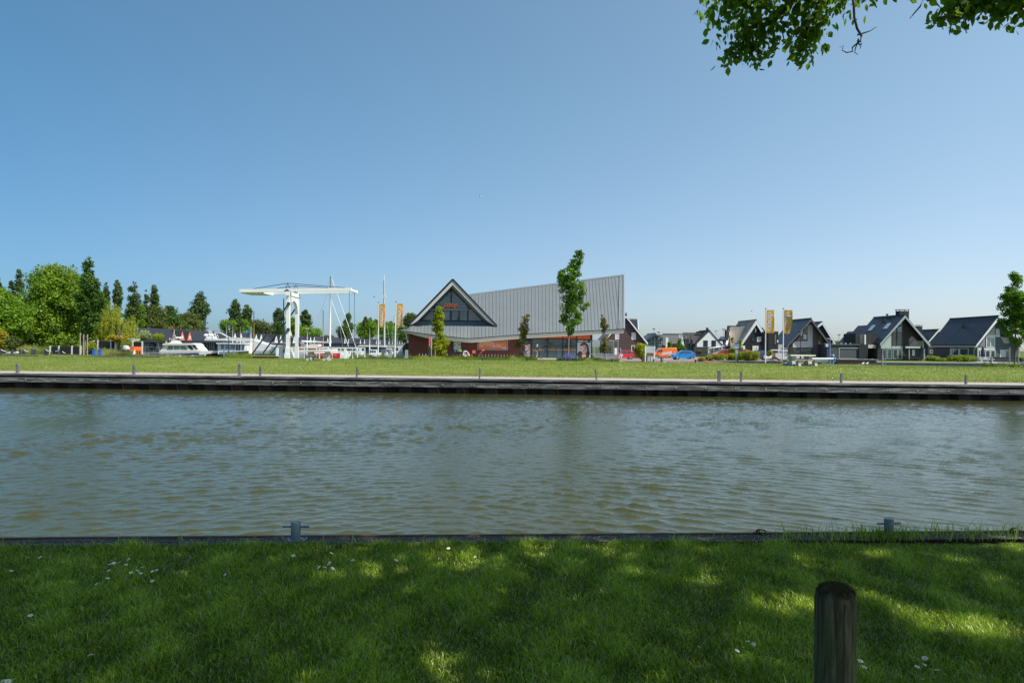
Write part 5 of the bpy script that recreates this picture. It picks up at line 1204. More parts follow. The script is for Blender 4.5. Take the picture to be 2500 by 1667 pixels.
# balance beams
def beam(xl, ytl, ybl, xr, ytr, ybr, d, w=0.34):
    k = MB(); q = [c3(xl, ybl, d), c3(xr, ybr, d), c3(xr, ytr, d), c3(xl, ytl, d)]; k.prism([v-Vector((0, w/2, 0)) for v in q], (0, w, 0)); return k
beam(128, 325, 362, 1460, 308, 346, B0).build("balance_beam", WB, br, world=True)
beam(232, 352, 388, 1530, 336, 372, B1).build("balance_beam", WB, br, world=True)
k = MB(); c0, c1 = c3(128, 343, B0), c3(232, 370, B1); k.box((c0.x, B0+0.2, c0.z-0.24), (c0.x+2.4, B1-0.2, c0.z+0.10)); k.build("counterweight_box", WB, br, world=True)
k = MB()
for xa in (1455,): a, b = c3(xa, 330, B0), c3(xa+70, 358, B1); k.bar((a.x, B0, a.z-0.05), (b.x, B1, b.z-0.05), 0.25, 0.25)
k.build("beam_tie", WB, br, world=True)
k = MB()
for d, (xa, ya), (xm, ym), (xb, yb), bx in ((B0, (285, 320), (698, 252), (1380, 306), 697), (B1, (570, 316), (795, 282), (1180, 306), 795)):
    k.tube([c3(xa, ya, d), c3(xm, ym, d)], 0.035, 6); k.tube([c3(xm, ym, d), c3(xb, yb, d)], 0.035, 6)
    k.tube([c3(xm, ym, d), c3(bx-26, ya+2, d)], 0.035, 6); k.tube([c3(xm, ym, d), c3(bx+30, ya+2, d)], 0.035, 6)
k.build("truss_rods", IRON, br, world=True)
k = MB()
for d, bx, by in ((B0, 697, 340), (B1, 795, 368)): k.tube([c3(bx-30, by+8, d)-Vector((0, 0.2, 0)), c3(bx, by-12, d)-Vector((0, 0.2, 0)), c3(bx+30, by+8, d)-Vector((0, 0.2, 0))], 0.05, 6); k.cbox(c3(bx, by, d)-Vector((0, 0.2, 0)), (0.25, 0.1, 0.14))
k.build("pivot_bracket", IRON, br, world=True)
for d, a, b in ((B0, (1435, 346), (1432, 1092)), (B1, (1497, 372), (1494, 1092))):
    k = MB(); A, Bb = c3(*a, d), c3(*b, d); k.tube([A, Bb], 0.022, 6); k.tube([c3(a[0]-2, 1000, d), Bb], 0.06, 6); k.build("hanger_rod", IRON, br, world=True)
for a, b, d in (((708, 497), (275, 1095), B0-0.3), ((800, 545), (405, 1085), B1), ((705, 806), (500, 1092), B0-0.2), ((740, 915), (640, 1080), B1)):
    k = MB(); A, Bb = c3(*a, d), c3(*b, d); k.bar(A, Bb, 0.15, 0.12); k.cbox(A, (0.26, 0.2, 0.3)); k.build("iron_strut", IRON, br, world=True)
for a, b, d in (((660, 545), (745, 900), B0+1.4), ((738, 880), (748, 1010), B0-0.1), ((742, 1020), (772, 1142), B0-0.1), ((828, 900), (840, 1005), B1)):
    k = MB(); k.bar(c3(*a, d), c3(*b, d), 0.13, 0.1); k.build("brace", WB if a[0] in (660, 742) else IRON, br, world=True)
# deck and rails
xd0, xd1 = c3(670, 0, B0).x, c3(1545, 0, B0).x
k = MB(); k.box((xd0, B0-0.1, -0.28), (xd1+0.6, B1+0.2, 0.08)); k.build("deck", DARK, br, world=True)
k = MB(); k.box((xd0, B0-0.16, 0.08), (xd1+0.6, B0-0.06, 0.16)); k.build("deck_edge", WHITE, br, world=True)
for d, nm in ((B0-0.05, 0), (B1+0.1, 1)):
    k = MB(); z0, z1 = c3(0, 1024, B0).z-0.0, c3(0, 1067, B0).z
    zz0 = c3(1150, 1024, B0).z; zz1 = c3(1150, 1067, B0).z
    k.bar((xd0+0.6, d, zz0), (xd1, d, zz0), 0.09, 0.10); k.bar((xd0+0.6, d, zz1), (xd1, d, zz1), 0.09, 0.10)
    for t in np.linspace(0.06, 1, 6): x = lerp(xd0+0.6, xd1, t); k.bar((x, d, 0.05), (x, d, zz0), 0.09, 0.09)
    k.build("railing", WHITE, br, world=True)
for px, d in ((1388, B0-0.1), (576, B0)):
    a = c3(px, 1040 if px > 1000 else 1020, d); r = thing("white_gate_post", (a.x, d, gz(a.x, d)), "white post with a dark back at the %s end of the drawbridge deck" % ("right" if px > 1000 else "left"), "post"); k = MB(); k.box((a.x-0.14, d-0.1, gz(a.x, d)-0.1), (a.x+0.10, d+0.1, a.z)); k.build("post_body", WHITE, r, world=True)
# brown sheet ledge and white wooden guard rails left of the bridge
r = thing("rusty_ledge", (XW(650, 70), 70.6, 0.1), "low rust-brown steel ledge below the tall grass left of the bridge", "ledge")
MB().box((XW(617, 70.4), 70.4, -0.1), (XW(676, 70.4), 71.0, 0.36)).build("rust_plate", paint("rust_brown", (0.16, 0.05, 0.03), 0.8, 0.3), r, world=True)
MB().box((XW(612, 70.3), 70.3, 0.36), (XW(678, 70.3), 71.1, 0.41)).build("top_board", paint("pale_ledge_top", (0.40, 0.33, 0.27), 0.8, 0.2), r, world=True)
r = thing("white_guard_rail", G(556, 76), "white wooden two-rail guard fence left of the tall grass", "fence"); d = 76
def c2(x, y, d): return W(280+x/4.9, 640+y/4.9, d)
k = MB(); k.bar(c2(1240, 1052, d), c2(1435, 1052, d), 0.10, 0.12); k.build("rail", WHITE, r, world=True)
k = MB(); k.bar(c2(1250, 1094, d), c2(1468, 1095, d), 0.10, 0.14); k.build("rail", WHITE, r, world=True)
for x, yb in ((1306, 1130), (1425, 1105)): k = MB(); a, b = c2(x, 1045, d-0.1), c2(x, yb, d-0.1); k.bar(b, a, 0.12, 0.12); k.build("post", WHITE, r, world=True)
# concrete picnic tables
def picnic(loc, label, rz=0.0, s=1.0):
    r = thing("picnic_table", loc, label, "picnic table", "concrete picnic tables on the far lawn", rz); r.scale = (s, s, s)
    CC = paint("picnic_concrete", (0.40, 0.40, 0.38), 0.85, 0.15, 6); CT = paint("picnic_top", (0.62, 0.60, 0.50), 0.7, 0.1, 4)
    MB().box((-1.15, -0.40, 0.78), (1.15, 0.40, 0.88)).build("table_top", CT, r)
    for y in (-0.85, 0.85): MB().box((-1.25, y-0.18, 0.44), (1.25, y+0.18, 0.50)).build("bench_seat", paint("bench_plank", (0.33, 0.26, 0.19), 0.8, 0.2), r)
    for x in (-0.75, 0.75):
        k = MB(); k.prism([(x-0.16, -0.36, 0.78), (x-0.16, 0.36, 0.78), (x-0.16, 0.20, 0.4), (x-0.16, 0.32, 0.0), (x-0.16, -0.32, 0.0), (x-0.16, -0.20, 0.4)], (0.32, 0, 0)); k.build("pedestal", CC, r)
        for y in (-0.85, 0.85):
            k = MB(); k.prism([(x-0.12, y-0.17, 0.44), (x-0.12, y+0.17, 0.44), (x-0.12, y+0.08, 0.22), (x-0.12, y+0.16, 0.0), (x-0.12, y-0.16, 0.0), (x-0.12, y-0.08, 0.22)], (0.24, 0, 0)); k.build("bench_leg", CC, r)
        k = MB(); k.box((x-0.10, -0.8, 0.05), (x+0.10, 0.8, 0.16)); k.build("cross_foot", CC, r)
    return r
pt = W(1957, 892, 54.5); t1 = picnic(Vector((pt.x, 54.8, gz(pt.x, 54.8))), "pale concrete picnic table on the right part of the far lawn", 0.25, 1.0)
pt = W(778, 879, 57.0); t2 = dup(t1, Vector((pt.x, 57.2, gz(pt.x, 57.2))), -0.05, "concrete picnic table on the far lawn in front of the drawbridge"); t2.scale = (0.93, 0.93, 0.93)

# ---- boats
def hullmesh(k, L, Bm, z0, z1, bow=1, sheer=0.35, n=14, stern=0.85):
    """hull from stern (x=-L/2) to bow (x=L/2)*bow; adds deck"""
    rings = []
    for i in range(n+1):
        t = i/n; x = (-L/2+L*t)*bow; w = Bm/2*(stern+(1-stern)*min(1, t*3))*(1-max(0, (t-0.55)/0.45)**2.2); w = max(w, 0.02)
        zt_ = z1+sheer*t**2; xs = x - bow*0.0; kx = x-bow*0.55*max(0, (t-0.7)/0.3)*0.9
        rings.append([(kx, 0, z0), (kx, w*0.62, z0+0.12), (x, w*0.98, z0+(zt_-z0)*0.55), (x, w, zt_), (x, -w, zt_), (x, -w*0.98, z0+(zt_-z0)*0.55), (kx, -w*0.62, z0+0.12)])
    vs = [p for r_ in rings for p in r_]; fs = []; m = 7
    for i in range(n):
        for j in range(m): fs.append((i*m+j, (i+1)*m+j, (i+1)*m+(j+1)%m, i*m+(j+1)%m))
    fs.append(list(range(m))); k.add(vs, fs); return k
NAVY = paint("navy_hull", (0.02, 0.035, 0.09), 0.3, 0.1); WGL = paint("boat_white", (0.82, 0.82, 0.80), 0.25, 0.03, coat=0.3)
# cruiser
d = 120.0; S = F/d
def cz(y, px=455): return W(px, y, d).z
def C1(x, y, dd=0.0): return W(340+x/10.69, 780+y/10.69, d+dd)
cr = thing("motor_cruiser", (W(456, 870, d).x, d, WL), "cream motor cruiser with a navy hull moored before the grey houseboat", "boat")
stern, bowx = C1(400, 900).x, C1(2150, 860).x; Lc = bowx-stern; cx = (stern+bowx)/2
k = MB(); hullmesh(k, Lc, 3.6, WL-0.3, C1(0, 905).z+0.1, 1, 0.5); k.v = [(v[0]+cx, v[1]+d, v[2]) for v in k.v]; k.build("hull", NAVY, cr, world=True, smooth=True, sharp=40)
k = MB(); k.box((stern+0.2, d-1.83, C1(0, 925).z), (bowx-2.2, d-1.78, C1(0, 915).z)); k.build("rubbing_strake", WGL, cr, world=True)
def extr(k, pts, y0, y1): return k.prism([(p.x, y0, p.z) for p in pts], (0, y1-y0, 0))
k = MB(); extr(k, [C1(650, 915), C1(1700, 915), C1(2300, 850), C1(2320, 815), C1(1700, 815), C1(1560, 800), C1(650, 800)], d-1.6, d+1.6); k.build("topsides", OFFW, cr, world=True)
k = MB(); extr(k, [C1(640, 840), C1(1720, 830), C1(1560, 650), C1(760, 650)], d-1.4, d+1.4); k.build("cabin", OFFW, cr, world=True)
k = MB(); extr(k, [C1(730, 665), C1(1590, 665), C1(1500, 615), C1(740, 625)], d-1.7, d+1.7); extr(k, [C1(780, 625), C1(1070, 625), C1(990, 545), C1(905, 535), C1(880, 590)], d-0.8, d+0.8); k.build("wheelhouse_roof", OFFW, cr, world=True)
for q in ([(820, 795), (985, 795), (985, 690), (870, 690)], [(1005, 795), (1155, 795), (1155, 690), (1005, 690)], [(1175, 795), (1360, 795), (1290, 690), (1175, 690)], [(1440, 790), (1530, 790), (1440, 675), (1350, 675)], [(1575, 785), (1625, 785), (1545, 665), (1480, 665)]):
    o = MB().poly([Vector((C1(*v).x, d-1.42 if q[0][0] < 1400 else d-1.43, C1(*v).z)) for v in q]).build("window", GLASSL if q[0][0] < 1400 else GLASS, cr, world=True)
for x in (1368, 1508, 1645): k = MB(); k.box((C1(x-38, 0).x, d-1.63, C1(0, 905).z), (C1(x+38, 0).x, d-1.59, C1(0, 878).z)); k.build("porthole", BLACK, cr, world=True)
k = MB(); pts = [C1(x, y) for x, y in ((650, 830), (1150, 822), (1700, 815))]
for a, b in zip(pts[:-1], pts[1:]): k.bar(Vector((a.x, d-1.7, a.z)), Vector((b.x, d-1.7, b.z)), 0.03)
for x in range(700, 1700, 110): a = C1(x, 822); k.bar((a.x, d-1.7, a.z), (a.x, d-1.7, a.z-0.85), 0.025)
k.bar(C1(480, 600, -1), C1(545, 900, -1), 0.04); k.bar(C1(370, 760, -1), C1(370, 900, -1), 0.04); k.bar(C1(110, 715, -1.2), C1(540, 725, -1.2), 0.05); k.bar(C1(150, 735, -1.2), C1(150, 930, -1.2), 0.04); k.bar(C1(540, 735, -1.2), C1(540, 880, -1.2), 0.05)
k.build("handrail", GREYM, cr, world=True)
k = MB(); k.bar(C1(905, 540), C1(915, 265), 0.05); k.bar(C1(870, 470), C1(910, 300), 0.03); k.bar(C1(780, 508), C1(970, 500), 0.07); k.cbox(C1(1020, 470), (0.85, 0.4, 0.3)); k.bar(C1(795, 465), C1(795, 560), 0.04); k.ball(C1(935, 420), 0.09, 6); k.build("mast_and_radar", WGL, cr, world=True)
k = MB(); k.poly([C1(885, 370), C1(925, 420), C1(935, 480), C1(890, 450)]); k.poly([C1(875, 125), C1(915, 118), C1(920, 150), C1(880, 145)]); k.bar(C1(918, 120), C1(918, 210), 0.03); k.build("red_pennant", paint("red_cloth", (0.55, 0.08, 0.05), 0.7), cr, world=True)
k = MB(); k.prism([(C1(790, 530).x, d-1.2, C1(0, 530).z), (C1(760, 625).x, d-1.2, C1(0, 625).z), (C1(830, 610).x, d-1.2, C1(0, 610).z)], (0, 0.03, 0)); k.build("yellow_pennant", paint("yellow_cloth", (0.6, 0.45, 0.1), 0.7), cr, world=True)
for x, y in ((740, 940), (1055, 948), (1385, 945), (1715, 930)): k = MB(); c = C1(x, y, -1.95); k.lathe((c.x-0.16, c.y, c.z), [(0.05, 0), (0.1, 0.06), (0.1, 0.28), (0.05, 0.34)], 8, 'X'); k.build("fender", WGL, cr, world=True, smooth=True)
# houseboat
d = 131.0
hb = thing("houseboat", (C1(1100, 800, 11).x, d, WL), "long flat-roofed grey timber houseboat with a round window behind the cruiser", "houseboat")
def C1d(x, y, dd): return W(340+x/10.69, 780+y/10.69, dd)
GW = boardmat("silver_grey_cladding", (0.27, 0.28, 0.29), 0.22, True, 0.3)
x0, x1 = C1d(75, 0, d).x, C1d(760, 0, d).x; xe = C1d(2060, 0, d).x; zt1 = C1d(400, 590, d).z
MB().box((x0, d, WL-0.1), (x1+0.5, d+5, zt1)).build("timber_wall", GW, hb, world=True)
MB().box((x1+0.5, d+0.05, WL-0.1), (xe, d+5, zt1)).build("dark_wall", paint("deep_blue_grey_wall", (0.07, 0.09, 0.10), 0.4, 0.15), hb, world=True)
MB().box((C1d(0, 0, d).x, d-0.7, zt1), (C1d(2230, 0, d).x, d+5.5, C1d(400, 535, d).z)).build("flat_roof", paint("dark_roof_edge", (0.055, 0.07, 0.085), 0.5, 0.1), hb, world=True)
c = C1d(350, 700, d); k = MB(); k.lathe((c.x, d-0.04, c.z), [(0.62, 0), (0.62, 0.03)], 28, 'Y'); o = k.build("round_window", GLASS, hb, world=True); k = MB(); k.torus((c.x, d-0.05, c.z), 0.64, 0.05, 28, 6, 'Y'); k.build("window_frame", BLACK, o, world=True)
for xa, xb in ((1610, 1750), (1775, 1830), (1850, 1890), (1900, 1930), (1975, 2040)): MB().poly([C1d(xa, 800, d-0.02), C1d(xb, 800, d-0.02), C1d(xb, 605, d-0.02), C1d(xa, 605, d-0.02)]).build("window", GLASS if xa != 1900 else BLACK, hb, world=True)
for xa in (1765, 1840, 1895, 1940, 2048): k = MB(); k.bar(C1d(xa, 830, d-0.05), C1d(xa, 600, d-0.05), 0.09); k.build("window_post", GREYM, hb, world=True)
# big white yacht under cover behind
d = 150.0
def C2d(x, y, dd): return W(540+x/10.69, 780+y/10.69, dd)
yt = thing("white_yacht", (C2d(300, 700, d).x, d, WL), "large white covered motor yacht with a flybridge arch left of the drawbridge", "boat")
k = MB(); outline = [C2d(-360, 590, d), C2d(-340, 500, d), C2d(-300, 480, d), C2d(0, 505, d), C2d(300, 480, d), C2d(640, 485, d), C2d(860, 515, d), C2d(1080, 600, d), C2d(1240, 660, d), C2d(1560, 690, d), C2d(1520, 730, d), C2d(1310, 800, d), C2d(900, 860, d), C2d(-300, 860, d)]
extr(k, outline, d-1.6, d+2.4); k.build("covered_hull", WGL, yt, world=True)
k = MB(); extr(k, [C2d(480, 600, d), C2d(630, 600, d), C2d(630, 580, d), C2d(540, 578, d)], d-1.63, d-1.6); k.bar(C2d(630, 582, d-1.62), C2d(750, 578, d-1.62), 0.06); k.bar(C2d(-300, 600, d-1.62), C2d(480, 602, d-1.62), 0.05); k.build("dark_side_window", DARK, yt, world=True)
k = MB(); pts = [(-180, 340), (-60, 345), (20, 370), (120, 430), (260, 495)]
for a, b in zip(pts[:-1], pts[1:]): k.bar(C2d(*a, d-1.5), C2d(*b, d-1.5), 0.14); k.bar(C2d(a[0]+14, a[1]-8, d+1.5), C2d(b[0]+14, b[1]-8, d+1.5), 0.14)
k.bar(C2d(-170, 345, d-1.5), C2d(-120, 480, d-1.5), 0.18); k.bar(C2d(-110, 370, d-1.5), C2d(-70, 470, d-1.5), 0.1); k.bar(C2d(-180, 340, d-1.5), C2d(-180, 340, d+1.5), 0.1); k.build("flybridge_arch", WGL, yt, world=True)
k = MB(); k.ball(C2d(-270, 400, d), (0.75, 0.6, 0.38), 8); k.ball(C2d(-390, 420, d), (0.6, 0.5, 0.42), 8); k.cbox(C2d(-290, 320, d), (0.8, 0.4, 0.2)); k.bar(C2d(-305, 400, d), C2d(-300, 270, d), 0.08); k.bar(C2d(-330, 440, d), C2d(-280, 300, d), 0.06); k.prism([C2d(-400, 450, d-1), C2d(-220, 440, d-1), C2d(-180, 560, d-1), C2d(-380, 560, d-1)], (0, 2, 0)); k.build("radar_gear", WGL, yt, world=True, smooth=False)
k = MB(); k.bar(C2d(240, 482, d-1.5), C2d(640, 478, d-1.5), 0.16); k.build("tan_cover_edge", paint("tan_canvas", (0.5, 0.38, 0.24), 0.8), yt, world=True)
# white cabin boat in front
d = 118.0
cb = thing("cabin_boat", (C2d(100, 800, d).x, d, WL), "low white houseboat with blue-framed windows before the covered yacht", "boat")
MB().box((C2d(-80, 0, d).x, d, C2d(0, 860, d).z-0.3), (C2d(630, 0, d).x, d+3, C2d(0, 640, d).z)).build("cabin_wall", WGL, cb, world=True)
MB().box((C2d(-100, 0, d).x, d-0.4, C2d(0, 635, d).z), (C2d(650, 0, d).x, d+3.3, C2d(0, 608, d).z)).build("roof", WGL, cb, world=True)
BLF = paint("light_blue_frame", (0.42, 0.55, 0.68), 0.5, 0.05)
for xa, xb in ((0, 75), (115, 215), (245, 355)):
    k = MB(); k.poly([C2d(xa-12, 778, d-0.01), C2d(xb+12, 778, d-0.01), C2d(xb+12, 645, d-0.01), C2d(xa-12, 645, d-0.01)]); o = k.build("window_frame", BLF, cb, world=True)
    MB().poly([C2d(xa, 765, d-0.02), C2d(xb, 765, d-0.02), C2d(xb, 662, d-0.02), C2d(xa, 662, d-0.02)]).build("pane", GLASSL, o, world=True)
k = MB(); k.box((C2d(400, 0, d).x, d-0.03, C2d(0, 800, d).z), (C2d(440, 0, d).x, d, C2d(0, 650, d).z)); k.box((C2d(460, 0, d).x, d-0.03, C2d(0, 800, d).z), (C2d(500, 0, d).x, d, C2d(0, 650, d).z)); k.box((C2d(560, 0, d).x, d-0.03, C2d(0, 790, d).z), (C2d(600, 0, d).x, d, C2d(0, 660, d).z)); k.build("doorway", GLASS, cb, world=True)
k = MB(); hullmesh(k, 4.6, 2.2, WL-0.2, C2d(0, 850, d).z, 1, 0.3); k.v = [(v[0]+C2d(470, 0, d).x, v[1]+d-1.6, v[2]) for v in k.v]; k.build("hull", DARK, cb, world=True, smooth=True, sharp=40)
# teal-grey boat right of the yacht
d = 112.0
tb_ = thing("grey_blue_barge", (C2d(1500, 760, d).x, d, WL), "blue-grey barge hull with a brown-trimmed roof just left of the bridge portal", "boat")
MB().box((C2d(1310, 0, d).x, d, WL), (C2d(1700, 0, d).x, d+3, C2d(0, 700, d).z)).build("hull_side", paint("blue_grey_paint", (0.22, 0.30, 0.34), 0.4, 0.12), tb_, world=True)
MB().box((C2d(860, 0, d).x, d+0.2, WL), (C2d(1310, 0, d).x, d+3, C2d(0, 805, d).z)).build("lower_hull", paint("pale_blue_grey_paint", (0.42, 0.45, 0.50), 0.4, 0.12), tb_, world=True)
d2 = 160; b_ = thing("long_blue_boat", (C2d(1600, 640, d2).x, d2, WL), "long boat with blue window strip and brown deck behind the bridge portal", "boat")
MB().box((C2d(1090, 0, d2).x, d2, C2d(0, 650, d2).z), (C2d(2090, 0, d2).x, d2+2, C2d(0, 600, d2).z)).build("window_strip", paint("slate_blue", (0.16, 0.19, 0.25), 0.3, 0.1), b_, world=True)
MB().box((C2d(1080, 0, d2).x, d2-0.2, C2d(0, 602, d2).z), (C2d(2100, 0, d2).x, d2+2.2, C2d(0, 585, d2).z)).build("roof_edge", WGL, b_, world=True)
MB().box((C2d(1180, 0, d2).x, d2-0.3, WL), (C2d(2100, 0, d2).x, d2+2.2, C2d(0, 655, d2).z)).build("hull_side", paint("brown_deck", (0.30, 0.14, 0.09), 0.5, 0.15), b_, world=True)
# sailing boat with the tall white mast
def C3d(x, y, dd): return W(700+x/10.69, 780+y/10.69, dd)
d = 100.0
sb = thing("sailing_boat", (C3d(1130, 850, d).x, d, WL), "sailing boat with a tall white mast and boom beyond the drawbridge deck", "boat")
k = MB(); m0, m1 = c3(1205, 1005, d), c3(1212, 165, d); k.tube([m0, m1], [0.11, 0.08], 8); k.bar(c3(1180, 703, d), c3(1228, 708, d), 0.05); k.bar(c3(1200, 160, d), c3(1235, 168, d), 0.03); k.build("mast", WGL, sb, world=True, smooth=True)
k = MB(); k.tube([c3(1200, 962, d), c3(865, 945, d)], [0.12, 0.10], 8); k.build("boom", WGL, sb, world=True, smooth=True)
k = MB()
for a, b in (((1222, 190), (1530, 1060)), ((1220, 460), (1430, 1020))): k.tube([c3(*a, d), c3(*b, d)], 0.045, 5)
k.build("furled_sail_stay", WGL, sb, world=True)
k = MB()
for a, b in (((1208, 170), (1000, 1000)), ((1200, 180), (1190, 1000)), ((1212, 400), (1085, 400+0)), ((1206, 330), (900, 1000))): k.tube([c3(*a, d), c3(*b, d)], 0.010, 4)
k.build("rigging_wires", GREYM, sb, world=True)
k = MB(); hullmesh(k, 7.5, 2.5, WL-0.2, c3(0, 1085, d).z, 1, 0.4); k.v = [(v[0]+c3(1160, 0, d).x, v[1]+d, v[2]) for v in k.v]; k.build("hull", WGL, sb, world=True, smooth=True, sharp=40)
# boat with white tent cover and red cloth
d = 92.0; r = thing("tented_boat", (C3d(760, 850, d).x, d, WL), "boat with a white tent cover and red sail cloth behind the bridge railing", "boat")
k = MB(); extr(k, [C3d(590, 725, d), C3d(640, 640, d), C3d(860, 650, d), C3d(900, 715, d)], d-0.7, d+0.7); k.build("tent_cover", paint("cream_canvas", (0.80, 0.78, 0.66), 0.8, 0.04), r, world=True)
k = MB(); extr(k, [C3d(640, 760, d), C3d(960, 770, d), C3d(985, 650, d), C3d(955, 655, d), C3d(940, 690, d), C3d(870, 710, d), C3d(650, 735, d)], d-0.8, d-0.75); k.build("red_cloth", paint("red_sailcloth", (0.62, 0.03, 0.04), 0.7, 0.1), r, world=True)
k = MB(); hullmesh(k, 5.6, 2.0, WL-0.2, C3d(0, 790, d).z, 1, 0.2); k.v = [(v[0]+C3d(800, 0, d).x, v[1]+d, v[2]) for v in k.v]; k.build("hull", WGL, r, world=True, smooth=True, sharp=40)
d = 86.0; r = thing("red_boat", (C3d(950, 900, d).x, d, WL), "low red-hulled boat showing below the bridge's lower rail", "boat")
k = MB(); hullmesh(k, 4.4, 1.8, WL-0.1, C3d(0, 880, d).z, 1, 0.1); k.v = [(v[0]+C3d(950, 0, d).x, v[1]+d, v[2]) for v in k.v]; k.build("hull", paint("red_hull", (0.50, 0.02, 0.03), 0.3, 0.1), r, world=True, smooth=True, sharp=40)
MB().box((C3d(700, 0, d).x, d-0.4, C3d(0, 890, d).z), (C3d(1270, 0, d).x, d+0.4, C3d(0, 845, d).z)).build("white_cabin", WGL, r, world=True)
# white cabin boats by the banner poles
def cabinboat(pxc, pyt, pyb, wpx, d, label, boxes=3, cover=None):
    c = W(pxc, pyb, d); w = wpx/F*d; zt_ = W(pxc, pyt, d).z; zm = lerp(c.z, zt_, 0.45)
    r = thing("moored_boat", (c.x, d, WL), label, "boat", "boats moored in the marina")
    k = MB(); hullmesh(k, w, w*0.32, WL-0.1, zm-0.15, 1, 0.25); k.v = [(v[0]+c.x, v[1]+d, v[2]) for v in k.v]; k.build("hull", WGL, r, world=True, smooth=True, sharp=40)
    k = MB(); k.prism([(c.x-w*0.36, d-w*0.1, zm-0.2), (c.x+w*0.25, d-w*0.1, zm-0.2), (c.x+w*0.16, d-w*0.1, zt_), (c.x-w*0.33, d-w*0.1, zt_)], (0, w*0.2, 0)); k.build("cabin", cover or WGL, r, world=True)
    for i in range(boxes):
        x = c.x-w*0.30+i*w*0.15; k = MB(); k.box((x, d-w*0.1-0.02, lerp(zm, zt_, 0.12)), (x+w*0.11, d-w*0.1, lerp(zm, zt_, 0.72))); k.build("window", GLASS, r, world=True)
    return r
cabinboat(914, 853, 869, 34, 98, "small white cabin boat with dark windows left of the first banner pole")
cabinboat(952, 850, 868, 26, 104, "white boat between the two left banner poles")
cabinboat(974, 846, 866, 30, 108, "white boat partly behind the black disc at the shop's corner", 2)
cabinboat(878, 850, 862, 22, 126, "little white boat beyond the right end of the bridge railing", 2)
cabinboat(795, 846, 858, 40, 128, "blue-and-white boat in the gap behind the tented boat", 3, paint("pale_blue_cover", (0.45, 0.55, 0.65), 0.6))
d = 140.0; r = thing("boat_house", (W(905, 860, d).x, d, -0.1), "dark slate-blue floating shed behind the small white boats", "shed")
MB().box((W(884, 0, d).x, d, WL), (W(938, 0, d).x, d+5, W(905, 846, d).z)).build("wall", paint("slate_wall", (0.06, 0.085, 0.11), 0.6, 0.1), r, world=True)
MB().box((W(882, 0, d).x, d-0.3, W(905, 846.5, d).z), (W(942, 0, d).x, d+5, W(905, 844.5, d).z)).build("flat_roof", WHITE, r, world=True)
d = 150.0; r = thing("boat_house", (W(840, 860, d).x, d, -0.1), "grey floating shed with pale windows behind the bridge's hanger rods", "shed")
MB().box((W(795, 0, d).x, d, WL), (W(872, 0, d).x, d+5, W(835, 839, d).z)).build("wall", paint("mid_grey_wall", (0.16, 0.17, 0.18), 0.6, 0.15), r, world=True)
MB().box((W(793, 0, d).x, d-0.3, W(835, 840, d).z), (W(876, 0, d).x, d+5, W(835, 838, d).z)).build("flat_roof", BLACK, r, world=True)
for px in (812, 832, 848, 862): MB().box((W(px, 0, d).x, d-0.03, W(835, 852, d).z), (W(px+8, 0, d).x, d, W(835, 844, d).z)).build("window", GLASSL, r, world=True)
# free masts and poles
WOODM = paint("varnished_mast", (0.45, 0.27, 0.10), 0.4, 0.15)
masts = [(619.8, 760, 860, 108, 0.09, WOODM, "varnished wooden mast with a pale tip left of the bridge struts"), (789, 757, 850, 110, 0.075, WOODM, "thin varnished wooden mast left of the tall white mast"),
 (692.5, 729, 838, 100, 0.10, BLACK, "black mast just left of the bridge portal"), (568, 793, 832, 130, 0.09, WHITE, "short white mast above the covered yacht, right of the lamp"), (587, 797, 832, 131, 0.09, WHITE, "second short white mast above the covered yacht"),
 (611, 799, 840, 118, 0.10, WHITE, "white pole flying the blue flag, left of a twin pole"), (613.8, 796, 838, 120, 0.09, WHITE, "white twin pole right of the blue flag's pole"), (902.5, 800, 852, 106, 0.10, WHITE, "white mooring pole left of the banner poles"), (552.8, 790, 806, 140, 0.08, WHITE, "short white mast tip above the trees by the street lamp"),
 (750, 802, 823, 190, 0.16, WHITE, "white pole with a flat top against the trees right of the portal")]
for px, yt_, yb, d, w, m, lab in masts:
    a, b = W(px, yt_, d), W(px, yb, d); r = thing("mast", (b.x, d, WL), lab, "mast"); k = MB(); k.tube([(b.x, d, WL), a], [w, w*0.7], 8); k.build("pole", m, r, world=True, smooth=True)
    if px == 750: MB().cbox(a, (0.9, 0.5, 0.15)).build("flat_head", m, r, world=True)
a = W(610.3, 803, 118); k = MB(); k.add([a+Vector(v) for v in ((0, 0, 0), (-0.35, 0.05, -0.28), (-0.7, -0.05, -0.42), (-0.72, -0.05, -0.72), (-0.35, 0.05, -0.62), (0, 0, -0.38))], [(0, 1, 4, 5), (1, 2, 3, 4)])
o = thing("blue_flag", a, "small blue flag blowing left from a white pole", "flag"); k.build("cloth", paint("blue_flag_cloth", (0.04, 0.22, 0.62), 0.6, 0.1), o, world=True)
k = MB()
# wires of smaller boats near the shop corner
for px, yt_, yb, dx, d in ((945, 790, 850, 8, 150), (962, 770, 850, -6, 152), (988, 800, 846, 9, 154), (830, 802, 846, 7, 148), (975, 812, 850, -10, 155)):
    a, b = W(px, yt_, d), W(px+dx, yb, d); r = thing("thin_mast", (b.x, d, WL), "thin grey aluminium mast standing at photo column %d in the marina" % (px,), "mast"); r["label"] = {945: "thin mast between the two left banners", 962: "thin mast right behind the second left banner pole", 988: "thin leaning mast over the black disc by the shop", 830: "short thin mast right of the tall white mast", 975: "thin mast leaning right, left of the shop's eave"}[px]
    MB().tube([b, a], 0.045, 5).build("pole", GREYM, r, world=True)
